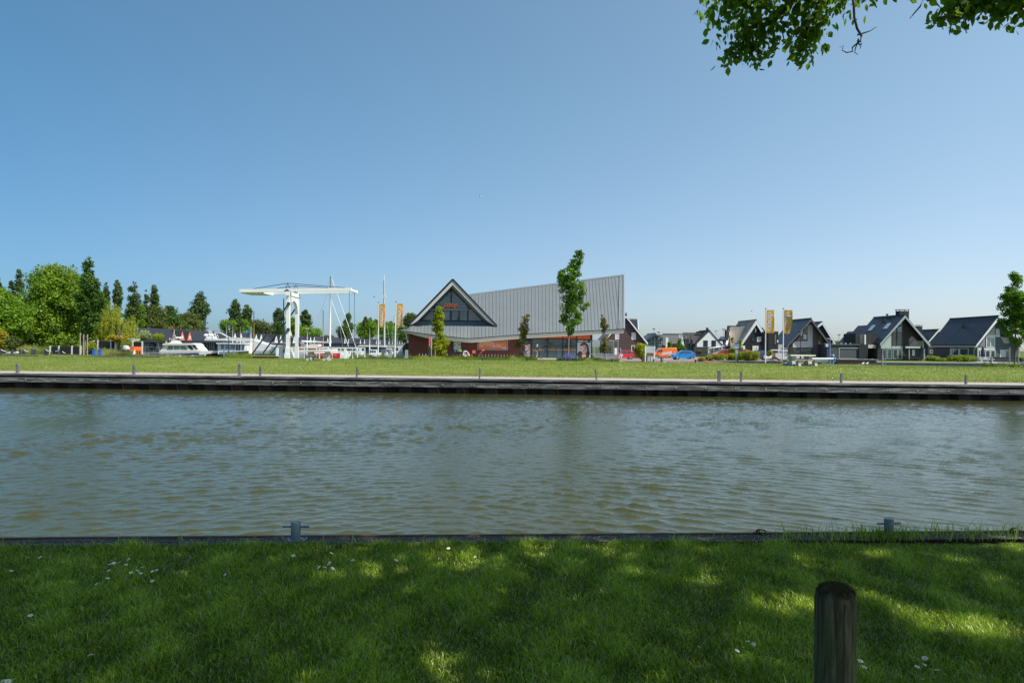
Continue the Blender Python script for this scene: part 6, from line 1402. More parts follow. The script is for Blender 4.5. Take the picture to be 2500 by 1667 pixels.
# radio mast far away
d = 420; r = thing("radio_mast", (W(938, 850, d).x, d, 0), "distant lattice radio mast with antennas behind the first banner", "mast")
k = MB(); k.tube([(W(938, 850, d).x, d, 0), W(938, 684, d)], [0.75, 0.45], 4); k.build("lattice_tower", paint("pale_lattice", (0.45, 0.48, 0.5), 0.6, 0.1), r, world=True)
k = MB(); k.tube([W(938, 684, d), W(938, 671, d)], 0.15, 4); k.bar(W(930, 685, d), W(942, 685, d), 0.3)
for x in (935.6, 941.5): k.bar(W(x, 728, d), W(x, 720, d), 0.6)
k.build("antennas", WHITE, r, world=True)
# lamp posts
def lantern_post(px, ytop, ybase, d, label, group="old-style street lamps", base_z=None):
    a = W(px, ytop, d); bz = gz(a.x, d) if base_z is None else base_z; H = a.z-bz
    r = thing("street_lamp", (a.x, d, bz), label, "street lamp", group)
    k = MB(); k.tube([(0, 0, -.1), (0, 0, H*0.3), (0, 0, H-0.9)], [0.075, 0.05, 0.04], 10); k.lathe((0, 0, 0), [(0.11, 0), (0.10, 0.7), (0.06, 0.8)], 10); k.build("post", BLACK, r, smooth=True, sharp=40)
    k = MB(); k.lathe((0, 0, H-0.82), [(0.12, 0), (0.24, 0.38)], 8); k.build("lantern_glass", paint("frosted_lantern", (0.55, 0.48, 0.42), 0.3, 0.05), r)
    k = MB(); k.lathe((0, 0, H-0.44), [(0.30, 0), (0.24, 0.10), (0.12, 0.28), (0.04, 0.34), (0.03, 0.44)], 8); k.lathe((0, 0, H-0.88), [(0.05, 0), (0.14, 0.06)], 8); k.build("lantern_hood", IRON, r)
    return r
lp = lantern_post(558.8, 791, 866, 92, "street lamp with a black hood left of the drawbridge beam", base_z=gz(W(558.8, 0, 92).x, 92))
la = W(294, 809, 100); dup(lp, Vector((la.x, 100, la.z-(W(558.8, 791, 92).z-lp.location.z))), 0, "street lamp whose hood shows before the weeping willow")
la = W(969, 826, 93); l3 = dup(lp, Vector((la.x, 93, la.z-(W(558.8, 791, 92).z-lp.location.z))), 0, "thin dark lamp just right of the second left banner pole"); l3.scale = (0.8, 0.8, 1)
la = W(1780, 798, 103); dup(lp, Vector((la.x, 103, la.z-(W(558.8, 791, 92).z-lp.location.z))), 0, "black street lamp left of the thatched house")
la = W(1955, 804, 92); dup(lp, Vector((la.x, 92, la.z-(W(558.8, 791, 92).z-lp.location.z))), 0, "black street lamp before the dark slate-roofed house")
def curved_lamp(px, ytop, d, label, arm_px, heads):
    a = W(px, ytop, d); bz = gz(a.x, d); H = a.z-bz; r = thing("street_lamp", (a.x, d, bz), label, "street lamp", "curved-arm street lamps"); s = d/F
    k = MB(); k.tube([(0, 0, 0), (0, 0, H-0.5)], [0.06, 0.045], 8); k.build("post", IRON, r)
    k = MB(); w = arm_px*s; k.tube([(-w/2*math.cos(t)+(-w/2 if w > 0 else -w/2), 0, H-0.5+abs(w)/2*math.sin(t)) for t in np.linspace(0, math.pi, 9)], 0.035, 6); k.build("curved_arm", IRON, r)
    k = MB(); k.lathe((-w, 0, H-1.15), [(0.08, 0), (0.2, 0.3)], 8); k.build("lantern_glass", paint("frosted_lantern", (0.5, 0.5, 0.5), 0.3), r); k = MB(); k.lathe((-w, 0, H-0.86), [(0.26, 0), (0.2, 0.08), (0.04, 0.3)], 8); k.build("lantern_hood", IRON, r)
curved_lamp(1617, 816, 128, "curved-arm street lamp before the glass-gabled house", 9, 1); curved_lamp(1685.5, 812, 122, "curved-arm street lamp right in front of the brown-roofed white house", 12, 1); 
def floodlight(px, yt_, yb, d, label):
    a, b = W(px, yt_, d), W(px, yb, d); r = thing("floodlight_mast", (b.x, d, -0.3), label, "floodlight", "tall floodlight masts on the skyline"); k = MB(); k.tube([(b.x, d, -0.3), a], [0.16, 0.1], 6); k.build("pole", paint("pale_pole", (0.45, 0.47, 0.5), 0.5), r, world=True); k = MB(); k.cbox(a, (0.9*d/250, 0.6, 0.35)); k.build("lamp_head", DARK, r, world=True)
for px, yt_, yb, d, lab in ((553.5, 763, 805, 320, "floodlight mast left of the two poplars by the bridge beam"), (459.5, 763, 800, 320, "floodlight mast beside the stout lone poplar"), (407, 747, 770, 330, "floodlight head above the dark tree at the left"), (1596.3, 803, 816, 300, "floodlight mast above the glass-gabled house"), (1608, 811, 818, 300, "shorter floodlight mast above the glass-gabled house"), (1766, 804, 822, 300, "floodlight mast left of the thatched house"), (1748, 808, 820, 420, "faint lattice mast left of the thatched house"), (2048.5, 817, 838, 300, "thin pole over the garage of the house with skylights")): floodlight(px, yt_, yb, d, lab)
# row of boathouses with paired dormers
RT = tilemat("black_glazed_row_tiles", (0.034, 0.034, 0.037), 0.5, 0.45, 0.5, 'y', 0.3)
DW = paint("dormer_white", (0.80, 0.81, 0.82), 0.5, 0.04); DO = paint("dormer_orange", (0.78, 0.22, 0.12), 0.6, 0.06)
X0 = -88.0; names = ["first", "second", "third", "fourth", "fifth", "sixth", "seventh", "eighth", "ninth", "tenth", "eleventh", "twelfth"]
yy = 168.0; L = 21.6; pairs_px = [(443, 461), (572, 587), (624, 636), (673, 684), (717, 728), (757, 766), (799, 806), (841, 850), (879, 889), (918, 927), (949, 957), (975, 981)]
for i, (pa, pb) in enumerate(pairs_px):
    ya, yb = X0/((pa-HX)/F), X0/((pb-HX)/F)
    nxt = X0/((pairs_px[i+1][0]-HX)/F) if i+1 < len(pairs_px) else yb+22
    y0 = 160.0 if i == 0 else (yp+ya)/2; y1 = (yb+nxt)/2; yp = yb
    zr, ze = 5.35, 2.35
    lab = ("terraced house with two orange dormers at the left end of the black-roofed row" if i == 0 else "terraced house with two white gable dormers, %s from the left in the black-roofed row" % names[i])
    r = thing("terraced_house", (X0, y0, 0), lab, "house", "row of black-roofed waterside houses")
    MB().box((X0-6.5, y0, -0.3), (X0-0.3, y1-0.05, ze)).build("wall", paint("row_wall", (0.30, 0.30, 0.30) , 0.7, 0.1), r, world=True)
    k = MB(); k.prism([(X0+0.2, y0, ze), (X0-3.4, y0, zr), (X0-7.0, y0, ze)], (0, y1-y0-0.03, 0)); k.build("roof", RT, r, world=True)
    for yc in (ya, yb):
        w = 1.35 if i == 0 else 1.75; t = 4.75 if i == 0 else 4.95
        k = MB(); k.prism([(X0+0.25, yc-w, ze-0.1), (X0+0.25, yc+w, ze-0.1), (X0+0.25, yc, t)], (-3.0, 0, 0)); o = k.build("dormer", DO if i == 0 else DW, r, world=True)
        k = MB()
        for s in (-1, 1): k.prism([(X0+0.22, yc+s*(w+0.15), ze-0.15), (X0+0.22, yc, t+0.05), (X0+0.22, yc, t+0.25), (X0+0.22, yc+s*(w+0.35), ze-0.15)], (-3.2, 0, 0))
        k.build("dormer_roof", RT, o, world=True)
        MB().box((X0+0.26, yc-0.28, ze+0.5), (X0+0.30, yc+0.28, ze+1.2)).build("window", WHITE if i == 0 else GLASS, o, world=True)
# left garden: fences, bins, chairs, posts
FB = boardmat("black_fence_boards", (0.012, 0.013, 0.016), 0.14, True, 0.4); WP = paint("white_concrete_post", (0.66, 0.66, 0.63), 0.7, 0.06)
def fence(pxs, yt_, yb, d, label):
    r = thing("board_fence", (W(pxs[0], yb, d).x, d, W(pxs[0], yb, d).z), label, "fence", "black board fences with white posts")
    for a, b in zip(pxs[:-1], pxs[1:]): p, q = W(a, yb, d), W(b, yb, d); MB().box((p.x, d-0.03, p.z-0.3), (q.x, d+0.03, W((a+b)/2, yt_+1, d).z)).build("fence_panel", FB, r, world=True)
    for a in pxs: p = W(a, yb, d); MB().box((p.x-0.09, d-0.09, p.z-0.3), (p.x+0.09, d+0.09, W(a, yt_-1, d).z)).build("fence_post", WP, r, world=True)
fence([123, 144, 176, 196], 845, 860, 95, "low black fence with four white posts left of the staked young tree")
fence([208, 229, 239], 831.5, 848, 112, "short black fence stretch right behind the young tree's stakes")
fence([239, 271, 282], 831.5, 852, 104, "tall black fence with white posts above the blue bins")
fence([324.5, 347], 834, 860, 110, "black fence panel joining the left end of the houseboat")
BLUEP = paint("blue_plastic", (0.03, 0.16, 0.55), 0.4, 0.08)
for px, yb, yt_, w, lab in ((229.5, 865, 854, 0.28, "smaller tilted blue bin with white markings at the left"), (244, 870.5, 855, 0.34, "taller blue bin on the weedy bank at the left")):
    p = W(px, yb, 82); p.z = gz(p.x, 82); h = W(px, yt_, 82).z-p.z; r = thing("blue_bin", p, lab, "bin"); k = MB(); k.prism([(-w/2*0.85, -w/2, 0), (w/2*0.85, -w/2, 0), (w/2, -w/2, h), (-w/2, -w/2, h)], (0, w, 0)); k.build("bin_body", BLUEP, r); k = MB(); k.box((-w/2-0.03, -w/2-0.03, h), (w/2+0.03, w/2+0.03, h+0.06)); k.build("lid", BLUEP, r)
def chair(px, col, lab):
    p = G(px, 92); p.z = W(px, 864, 92).z; r = thing("plastic_chair", p, lab, "chair"); k = MB(); k.box((-0.4, -0.35, 0.42), (0.4, 0.35, 0.5)); k.build("seat", col, r); k = MB(); k.prism([(-0.42, 0.3, 0.45), (0.42, 0.3, 0.45), (0.34, 0.42, 0.98), (-0.34, 0.42, 0.98)], (0, 0.06, 0)); k.build("backrest", col, r)
    for x in (-0.36, 0.36):
        for y in (-0.3, 0.32): MB().box((x-0.04, y-0.04, 0), (x+0.04, y+0.04, 0.44)).build("leg", col, r)
    for x in (-0.42, 0.40): MB().box((x-0.03, -0.33, 0.66), (x+0.03, 0.3, 0.71)).box((x-0.03, -0.33, 0.45), (x+0.03, -0.27, 0.7)).build("armrest", col, r)
chair(318.5, paint("red_plastic_chair", (0.70, 0.05, 0.07), 0.4, 0.05), "red plastic garden chair by the houseboat's left end"); chair(334, paint("orange_plastic_chair", (0.85, 0.20, 0.02), 0.4, 0.05), "right orange plastic garden chair by the houseboat"); chair(329.5, paint("orange_plastic_chair", (0.85, 0.20, 0.02), 0.4), "left orange plastic garden chair partly hidden by its twin")
p = G(308, 91); p.z = W(308, 864, 91).z; r = thing("covered_scooter", p, "white and grey covered scooter left of the red chair", "scooter")
k = MB(); k.ball((0, 0, 0.72), (0.5, 0.25, 0.32), 8); k.ball((-0.05, 0, 0.98), (0.42, 0.22, 0.16), 8); k.build("body", paint("scooter_cover", (0.62, 0.66, 0.68), 0.5, 0.1), r, smooth=True)
for x in (-0.38, 0.36): k = MB(); k.torus((x, 0, 0.24), 0.18, 0.06, 14, 6, 'Y'); k.build("wheel", RUBBER, r, smooth=True)
r = thing("white_box", G(325, 90), "white box between the red and orange chairs", "box"); r.location.z = W(325, 864.5, 90).z; MB().box((-0.2, -0.2, 0), (0.2, 0.2, 0.5)).box((-0.23, -0.23, 0.5), (0.23, 0.23, 0.55)).build("box_body", WHITE, r)
for i, (px, yt_, yb) in enumerate(((2, 853, 861), (30, 853, 862), (49, 852, 862), (57.5, 853, 863), (79, 852, 863), (86, 853, 863), (110, 853, 861), (114, 853, 861), (143, 853, 863), (126, 862, 869))):
    d = 84; p = W(px, yb, d); p.z = gz(p.x, d); h = max(0.5, W(px, yt_, d).z-p.z); r = thing("mooring_bollard_post", p, "", "post", "short dark mooring posts in the left garden")
    r["label"] = ["dark mooring post by the left photo edge", "dark post at the left end of the white dinghy", "dark post behind the white dinghy's right end", "dark post right of the white dinghy", "left of a close pair of dark posts at the left", "right of a close pair of dark posts at the left", "left of the two thick dark posts before the low fence", "right of the two thick dark posts before the low fence", "dark post in front of the low black fence", "stubby grey post in the weeds below the low fence"][i]
    MB().lathe((0, 0, -0.1), [(0.13, 0), (0.13, h+0.1), (0.10, h+0.13)], 10).build("post_body", DARK, r)
p = G(35, 84.5); r = thing("white_dinghy", p, "white upturned dinghy among the dark posts at the far left", "boat"); k = MB(); hullmesh(k, 1.75, 0.7, 0.0, 0.42, 1, 0.05); k.build("hull", WGL, r, smooth=True); k = MB(); k.box((-0.8, -0.36, 0.44), (0.8, -0.32, 0.48)); k.build("gunwale", GREYM, r)
for a, b in (((2, 853), (15, 858)), ((58, 854), (70, 858)), ((112, 854), (124, 858)), ((135, 858), (143, 855)), ((152, 858), (160, 862))):
    P0, P1 = W(*a, 83.8), W(*b, 83.8); r = thing("white_rope", P0, "white rope sagging from a dark mooring post, starting %s" % {2: "at the left photo edge", 58: "right of the dinghy", 112: "at the thick post pair", 135: "before the low black fence", 152: "at the low fence's middle"}[a[0]], "rope"); MB().tube([P0, P0.lerp(P1, 0.5)-Vector((0, 0, 0.04)), P1], 0.035, 5).build("rope", WHITE, r, world=True)
r = thing("red_archway", G(38, 108), "rounded dark red shed front half hidden at the far left under the trees", "shed"); k = MB(); p = r.location; z1 = W(38, 818, 108).z
k.prism([(-1.0, 0, 0)]+[(-1.0*math.cos(t), 0, z1-p.z-1.0+1.0*math.sin(t)) for t in np.linspace(0, math.pi, 12)]+[(1.0, 0, 0)], (0, 2.5, 0)); k.build("front_wall", paint("dark_red_boards", (0.09, 0.02, 0.015), 0.7, 0.2), r)
k = MB(); k.tube([(-1.05*math.cos(t), -0.1, z1-p.z-1.0+1.05*math.sin(t)) for t in np.linspace(0, math.pi, 14)], 0.08, 6); k.build("arched_trim", GREYM, r)
r = thing("white_pergola", G(320, 112), "thin white pergola bars above the fence by the flowering bush", "pergola"); k = MB(); k.bar(W(312, 827, 112), W(340, 828.5, 112), 0.12); k.bar(W(325, 826, 112), W(326, 834, 112), 0.14); k.bar(W(318, 832, 112), W(340, 830, 114), 0.1); k.build("beams", paint("pale_beam", (0.6, 0.62, 0.64), 0.5), r, world=True)
r = thing("blue_hose", G(260, 76), "loose pale blue-grey hose lying along the left bank edge", "hose"); pts = [W(px, py, 75.0) for px, py in ((228, 869.5), (240, 871), (255, 873), (275, 873.2), (290, 873.5), (296, 874.8), (310, 874.6))]
for q in pts: q.z = gz(q.x, q.y)+0.12
MB().tube(pts, 0.05, 6).build("hose", paint("hose_blue_grey", (0.35, 0.40, 0.46), 0.5, 0.1), r, world=True)
# low dark edging boards along the lawn's back edge
for a, b, lab in ((-60, 172, "low dark edging board along the lawn's back edge at the far left"), (285, 420, "low dark edging board below the cruiser's stern"), (862, 1003, "low grey edging board below the two left banner poles")):
    xa, xb = XW(a, 69), XW(b, 69); r = thing("edging_board", ((xa+xb)/2, 69, 0.2), lab, "edging"); k = MB(); n = 8
    for i in range(n):
        x0, x1 = lerp(xa, xb, i/n), lerp(xa, xb, (i+1)/n); y0, y1 = float(back_y(x0))-0.6, float(back_y(x1))-0.6
        k.add([(x0, y0, gz(x0, y0)-.05), (x1, y1, gz(x1, y1)-.05), (x1, y1, gz(x1, y1)+0.14), (x0, y0, gz(x0, y0)+0.14), (x0, y0+.12, gz(x0, y0)-.05), (x1, y1+.12, gz(x1, y1)-.05), (x1, y1+.12, gz(x1, y1)+0.14), (x0, y0+.12, gz(x0, y0)+0.14)], [(0, 1, 2, 3), (3, 2, 6, 7), (7, 6, 5, 4)])
    k.build("board", paint("edging_timber", (0.09, 0.085, 0.085), 0.8, 0.2), r, world=True)
# ============================================================ HOUSES ON THE RIGHT
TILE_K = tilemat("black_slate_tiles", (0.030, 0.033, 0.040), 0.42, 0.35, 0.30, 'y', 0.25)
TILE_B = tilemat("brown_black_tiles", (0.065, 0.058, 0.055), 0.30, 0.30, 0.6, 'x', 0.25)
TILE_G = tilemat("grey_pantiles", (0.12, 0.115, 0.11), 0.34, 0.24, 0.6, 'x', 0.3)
BRK = brickmat("purple_brown_brick", (0.10, 0.058, 0.052), (0.065, 0.040, 0.040), (0.085, 0.07, 0.065), 0.21, 0.065)
BRD = brickmat("near_black_brick", (0.038, 0.034, 0.036), (0.026, 0.024, 0.026), (0.03, 0.028, 0.028), 0.21, 0.065)
WPL = paint("white_render", (0.84, 0.84, 0.82), 0.8, 0.03, 1.5); WTR = paint("white_trim", (0.80, 0.81, 0.80), 0.5, 0.03); BKW = boardmat("black_weatherboard", (0.014, 0.015, 0.018), 0.18, False, 0.4); GRB = boardmat("anthracite_boards", (0.05, 0.055, 0.062), 0.25, True, 0.2)
MINT = boardmat("pale_green_grey_boards", (0.44, 0.52, 0.50), 0.30, True, 0.06); LG = paint("light_grey_board", (0.50, 0.50, 0.49), 0.7, 0.05); DGW = paint("green_grey_wall", (0.085, 0.10, 0.10), 0.7, 0.08); MINTT = paint("blue_grey_trim", (0.34, 0.43, 0.46), 0.5, 0.05)
THATCH = None
k = N("thatch"); p = k.pos(); f = k.noise(k.mapv(p, (3.0, 3.0, 0.8)), 2.5, 6, 0.75); f2 = k.noise(p, 0.5, 3)
col = k.mix(f, (0.30, 0.25, 0.18), (0.55, 0.48, 0.37)); col = k.mix(k.ramp(f2, [(0.45, 0.0), (0.75, 0.5)]), col, (0.13, 0.12, 0.11)); k.bsdf(col, 0.95, normal=k.bump(f, 0.9, 0.06)); THATCH = k.m

def V3(px, py, d): return W(px, py, d)
def gabled(name, label, d, L, XA, yA, XL, yL, XR, yR, wl, wr, zbase, wallm, roofm, trim, over=0.5, th=0.22, trimw=0.26, soffit=None, inset=None):
    """gable facing the camera at distance d; ridge runs straight away for L metres.
    XA,yA apex; XL,yL / XR,yR verge feet; wl, wr wall sides (photograph columns)"""
    A, Lf, Rf = W(XA, yA, d), W(XL, yL, d), W(XR, yR, d); r = thing(name, (A.x, d, zbase), label, "house")
    wx0, wx1 = W(wl, yL, d).x, W(wr, yR, d).x; yw = d+over if inset is None else d+inset
    def roofz(x): return lerp(A.z, Lf.z, (A.x-x)/(A.x-Lf.x)) if x < A.x else lerp(A.z, Rf.z, (x-A.x)/(Rf.x-A.x))
    k = MB(); k.prism([(wx0, yw, zbase-0.3), (wx1, yw, zbase-0.3), (wx1, yw, roofz(wx1)-0.12), (A.x, yw, A.z-0.14), (wx0, yw, roofz(wx0)-0.12)], (0, L-0.6-(yw-d), 0)); k.build("wall", wallm, r, world=True)
    up = Vector((0, 0, th)); back = Vector((0, L, 0)); k = MB()
    sag = Vector((0, 0, 0))
    k.prism([Lf, A, A+up, Lf+up], back); k.prism([A, Rf, Rf+up, A+up], back); rf = k.build("roof", roofm, r, world=True)
    if trim is not None:
        for a, b in ((Lf, A), (A, Rf)):
            k = MB(); n = Vector((0, -0.03, 0)); dn = Vector((0, 0, -trimw)); k.prism([a+n+dn*0.6, b+n+dn, b+n+up*0.7, a+n+up*0.7], (0, 0.10, 0)); k.build("verge_board", trim, r, world=True)
    k = MB(); k.bar(A+up, A+up+back, 0.22, 0.14); k.build("ridge_tiles", BLACK, rf, world=True)
    return r, yw, roofz
def win(r, px0, px1, yt_, yb, d, frame=WTR, glassm=GLASS, bars=0, fw=0.07, name="window", depth=0.05):
    a, b = W(px0, yb, d), W(px1, yt_, d); k = MB(); y = d-depth
    k.box((a.x, y, a.z), (a.x+fw, d, b.z)); k.box((b.x-fw, y, a.z), (b.x, d, b.z)); k.box((a.x+fw, y, a.z), (b.x-fw, d, a.z+fw)); k.box((a.x+fw, y, b.z-fw), (b.x-fw, d, b.z))
    for i in range(bars): x = lerp(a.x, b.x, (i+1)/(bars+1)); k.box((x-fw/2, y, a.z+fw), (x+fw/2, d, b.z-fw))
    o = k.build(name, frame, r, world=True); MB().box((a.x+fw*0.5, d-0.02, a.z+fw*0.5), (b.x-fw*0.5, d-0.008, b.z-fw*0.5)).build("pane", glassm, o, world=True); return o
def polyp(r, name, pts, d, m): return MB().poly([W(a, b, d) for a, b in pts]).build(name, m, r, world=True)
def chimney(r, px0, px1, yt_, yb, d, par=None, dep=1.0):
    a, b = W(px0, yb, d), W(px1, yt_, d); k = MB(); k.box((a.x, d, a.z-1.2), (b.x, d+dep, b.z-0.25)); o = k.build("chimney", BRD, par or r, world=True)
    if par is None: k = MB(); k.box((a.x-0.08, d-0.08, b.z-0.06), (b.x+0.08, d+dep+0.08, b.z+0.04)); 
    k2 = MB(); k2.box((a.x-0.08, d-0.08, b.z-0.06), (b.x+0.08, d+dep+0.08, b.z+0.04))
    for x in (a.x, b.x-0.1):
        for y in (d, d+dep-0.1): k2.box((x, y, b.z-0.25), (x+0.1, y+0.1, b.z-0.06))
    k2.build("chimney_cap", GREYM, o if par is None else r, world=True)

# (a) dark brick house behind the shop's right end
r, yw, rz_ = gabled("brick_house", "purple-brown brick house with white verge boards behind the shop's right end", 125, 11, 1528, 772.5, 1478, 830, 1582, 839, 1483, 1578, -0.32, BRK, TILE_K, WTR, over=0.45)
d = yw
win(r, 1541.5, 1552.5, 812, 829, d, WTR, paint("white_blind", (0.75, 0.75, 0.74), 0.6)); win(r, 1501.5, 1511.5, 813, 828.5, d, WTR, CURT, 0, 0.1); win(r, 1541, 1550, 843, 857.5, d, WTR, GLASS, 0, 0.12)
win(r, 1484, 1494, 838, 860, d, GREYM, GLASS)
chimney(r, 1524, 1530.5, 764, 775, 131)
k = MB(); q = [V3(1534, 777.5, 134), V3(1557.5, 777.5, 134), V3(1560, 806, 130), V3(1546, 806, 130)]; k.prism(q, (0, 3, 0)); k.build("cross_wing_roof", TILE_K, r, world=True)
k = MB(); k.bar(V3(1535, 779.5, 133.8), V3(1557, 779.5, 133.8), 0.2, 0.25); k.bar(V3(1557.3, 779, 133.8), V3(1559, 806, 129.8), 0.2, 0.12); k.build("ridge_flashing", LG, r, world=True)
k = MB(); k.box((W(1541, 858, 124).x, 124.4, -.3), (W(1583, 858, 124).x, 124.9, W(1560, 858.5, 124).z)); k.build("garden_wall", BRK, r, world=True)
# (b) small glass-gabled house
r, yw, rz_ = gabled("glass_gabled_house", "small house with a glazed dark gable seen between the brick house and the grey roof", 160, 9, 1599.5, 816.5, 1577, 831.5, 1618.5, 829, 1583, 1617.5, -0.32, DGW, TILE_K, paint("dark_blue_verge", (0.06, 0.08, 0.10), 0.5), over=0.8, th=0.3)
MB().prism([W(1599, 817, 160), W(1573, 831, 160), W(1585, 818, 171), W(1599, 816, 171)], (0, 0.1, 0.05)).build("left_roof_slope", TILE_K, r, world=True)
for pts in ([(1586, 832.5), (1595.5, 832.5), (1595.5, 822), (1586, 828.5)], [(1601, 833.5), (1615, 834), (1615, 830), (1601, 820.5)]): polyp(r, "window", pts, yw-0.03, GLASSL)
for a, b in ((1585.5, 1590), (1591, 1596.5), (1604, 1609), (1610, 1615)): win(r, a, b, 835, 843, yw, MINTT, GLASS, 0, 0.1)
k = MB(); k.bar(W(1598.6, 818, yw-.1), W(1598.6, 852, yw-.1), 0.25, 0.15); k.bar(W(1585, 833.8, yw-.1), W(1616, 834.4, yw-.1), 0.15, 0.12); k.build("gable_post", MINTT, r, world=True)
# (c) long grey pantiled roof
d = 188; r = thing("grey_roofed_house", (W(1640, 860, d).x, d, -0.3), "house showing a long grey pantiled roof behind the conifers", "house")
k = MB(); a, b = W(1618, 846, d), W(1667, 846, d); k.prism([(a.x, d, a.z), (a.x, d+5, W(1618, 816, d+5).z), (a.x, d+10, a.z)], (b.x-a.x, 0, 0)); k.build("roof", TILE_G, r, world=True)
MB().box((a.x+0.2, d+0.4, -.5), (b.x-0.2, d+9.6, a.z)).build("wall", BRK, r, world=True); k = MB(); k.bar(W(1618, 815.6, d+5), W(1667, 816, d+5), 0.3); k.build("ridge_tiles", BLACK, r, world=True)
k = MB(); k.cbox(W(1628, 838, d-0.3), (0.7, 0.5, 3.2)); k.build("white_pipe", WTR, r, world=True)
# (d) white gabled house with brown roof wing
r, yw, rz_ = gabled("white_house", "white rendered gabled house with two dark windows and a brown tiled wing", 160, 9, 1732.5, 807.5, 1700, 839, 1768, 848, 1702, 1762, -0.32, WPL, TILE_B, BLACK, over=0.1, th=0.18, trimw=0.0)
for a, b in ((1717, 1728), (1737, 1748)): win(r, a, b, 831, 846, yw, BLACK, GLASS, 1, 0.06)
d = 160; k = MB(); q0, q1 = W(1664, 839, d+0.8), W(1703, 839, d+0.8); t0, t1 = W(1667, 813, d+5), W(1730, 812.5, d+5); k.prism([q0, q1, t1, t0], (0, 0.2, 0.12)); k.build("wing_roof", TILE_B, r, world=True)
k = MB(); k.box((W(1665, 0, d+1).x, d+1.4, -.4), (W(1702, 0, d+1).x, d+8, W(1680, 839, d+1).z)); k.build("wing_wall", GRB, r, world=True)
k = MB(); k.prism([W(1663, 845, d+0.4), W(1671, 845, d+0.4), W(1664.5, 814, d+0.4)], (0, 1, 0)); k.build("white_wing_gable", WPL, r, world=True); win(r, 1663.5, 1667, 827, 834, d+0.38, WTR, GLASS)
k = MB(); k.box((W(1671, 0, d).x, d+0.9, W(0, 846, d).z), (W(1692, 0, d).x, d+3, W(1680, 827, d).z)); k.build("dormer_balcony", BLACK, r, world=True)
for a, b in ((1672, 1677), (1685, 1691)): win(r, a, b, 829, 843, d+0.85, BLACK, GLASS)
k = MB(); k.cbox(W(1726.5, 808, d+3), (0.5, 0.5, 1.6)); k.bar(W(1700, 812, d+4), W(1722, 809, d+4), 0.5, 0.5); k.build("roof_vent", BLACK, r, world=True)
MB().box((W(1702, 0, 139).x, 139, -.35), (W(1770, 0, 139).x, 139.4, W(1735, 847, 139).z)).build("dark_garden_wall", GRB, r, world=True)
# pergola
d = 124; r = thing("white_pergola", (W(1755, 870, d).x, d, -.32), "white pergola with a slatted roof right of the white house", "pergola")
k = MB(); q = [W(1728, 852, d), W(1778, 846, d), W(1778, 843, d+4), W(1745, 848, d+4)]; k.prism(q, (0, 0, 0.12)); k.build("slatted_roof", WTR, r, world=True)
for px in (1730, 1743, 1756, 1777): k = MB(); a = W(px, 851-(px-1728)*0.09, d+0.1); k.box((a.x-0.08, d+0.1, -.35), (a.x+0.08, d+0.25, a.z)); k.build("post", WTR, r, world=True)
for a, b in ((1729, 1736), (1763, 1769)): p0, p1 = W(a, 866, d+0.2), W(b, 851, d+0.2); MB().box((p0.x, d+0.2, -.3), (p1.x, d+0.3, p1.z)).build("white_screen", WTR, r, world=True)
# (i) small dark roofs between the houses
d = 185; r = thing("distant_dark_house", (W(1765, 850, d).x, d, -.3), "small distant house with a black roof left of the thatched house", "house")
k = MB(); a, b = W(1754, 836, d), W(1776, 836, d); k.prism([W(1754, 829, d), W(1776, 829, d), W(1776, 822.5, d+4), W(1760, 822.5, d+4)], (0, .2, .1)); k.build("roof", TILE_K, r, world=True); MB().box((a.x, d+.2, -.4), (b.x, d+4, W(1760, 829, d).z)).build("wall", BRD, r, world=True); MB().box((W(1760, 0, d).x, d-.1, W(0, 838, d).z), (W(1772, 0, d).x, d+.2, W(1766, 833, d).z)).build("white_canopy", WTR, r, world=True)
d = 150; r, yw, rz_ = gabled("white_back_house", "pale house with white verge seen behind the thatched house's right slope", d, 7, 1862, 803, 1850, 815, 1884, 832, 1858, 1886, -.3, WPL, TILE_K, None, over=0.1)
MB().box((W(1870, 0, d).x, d-0.4, -.4), (W(1884, 0, d).x, d+.05, W(1877, 812.5, d).z)).build("pale_wall", WPL, r, world=True); win(r, 1878, 1880.5, 815, 821, d-.42, BLACK, GLASS)
k = MB(); k.bar(W(1871, 815, d-.6), W(1886, 833, d-.6), 0.3, 0.5); k.bar(W(1871, 815, d-.6), W(1877, 809, d-.6), .3, .4); k.build("white_verge", WTR, r, world=True)
# (e) thatched house
d = 116
r, yw, rz_ = gabled("thatched_house", "black boarded house with a sandy thatched roof and white verge boards", d, 9, 1846, 787.5, 1808.5, 844, 1879, 838, 1810, 1876, -.32, BKW, THATCH, WTR, over=0.35, th=0.5, trimw=0.42)
k = MB(); P = lambda x, y, dd: W(x, y, dd)
n = 8; row = []
for i in range(n+1):
    t = i/n; e = P(lerp(1785.5, 1809, t), lerp(866, 845, t), lerp(d+.8, d-.1, t)); tt = P(lerp(1779.5, 1843.5, t), 797.5 if t < 0.45 else lerp(797.5, 790.5, (t-0.45)/0.55), lerp(d+6.5, d-.05, t**1.5))
    row.append([e.lerp(tt, j/6)+Vector((0, 0, 0.25*math.sin(math.pi*j/6)*0.3)) for j in range(7)])
for i in range(n):
    for j in range(6): k.poly([row[i][j], row[i+1][j], row[i+1][j+1], row[i][j+1]])
k.build("thatched_wing_roof", THATCH, r, world=True)
k = MB(); k.bar(P(1779, 797, d+6.5), P(1805, 797.5, d+6.5), 0.5, 0.3); k.bar(P(1803, 797.5, d+7), P(1846, 788, d+7), 0.9, 0.35); k.poly([P(1804, 797.5, d+6.4), P(1846, 788, d+6.4), P(1838, 792, d+6.2), P(1812, 799, d+6.2)]); k.build("ridge_cap", BLACK, r, world=True)
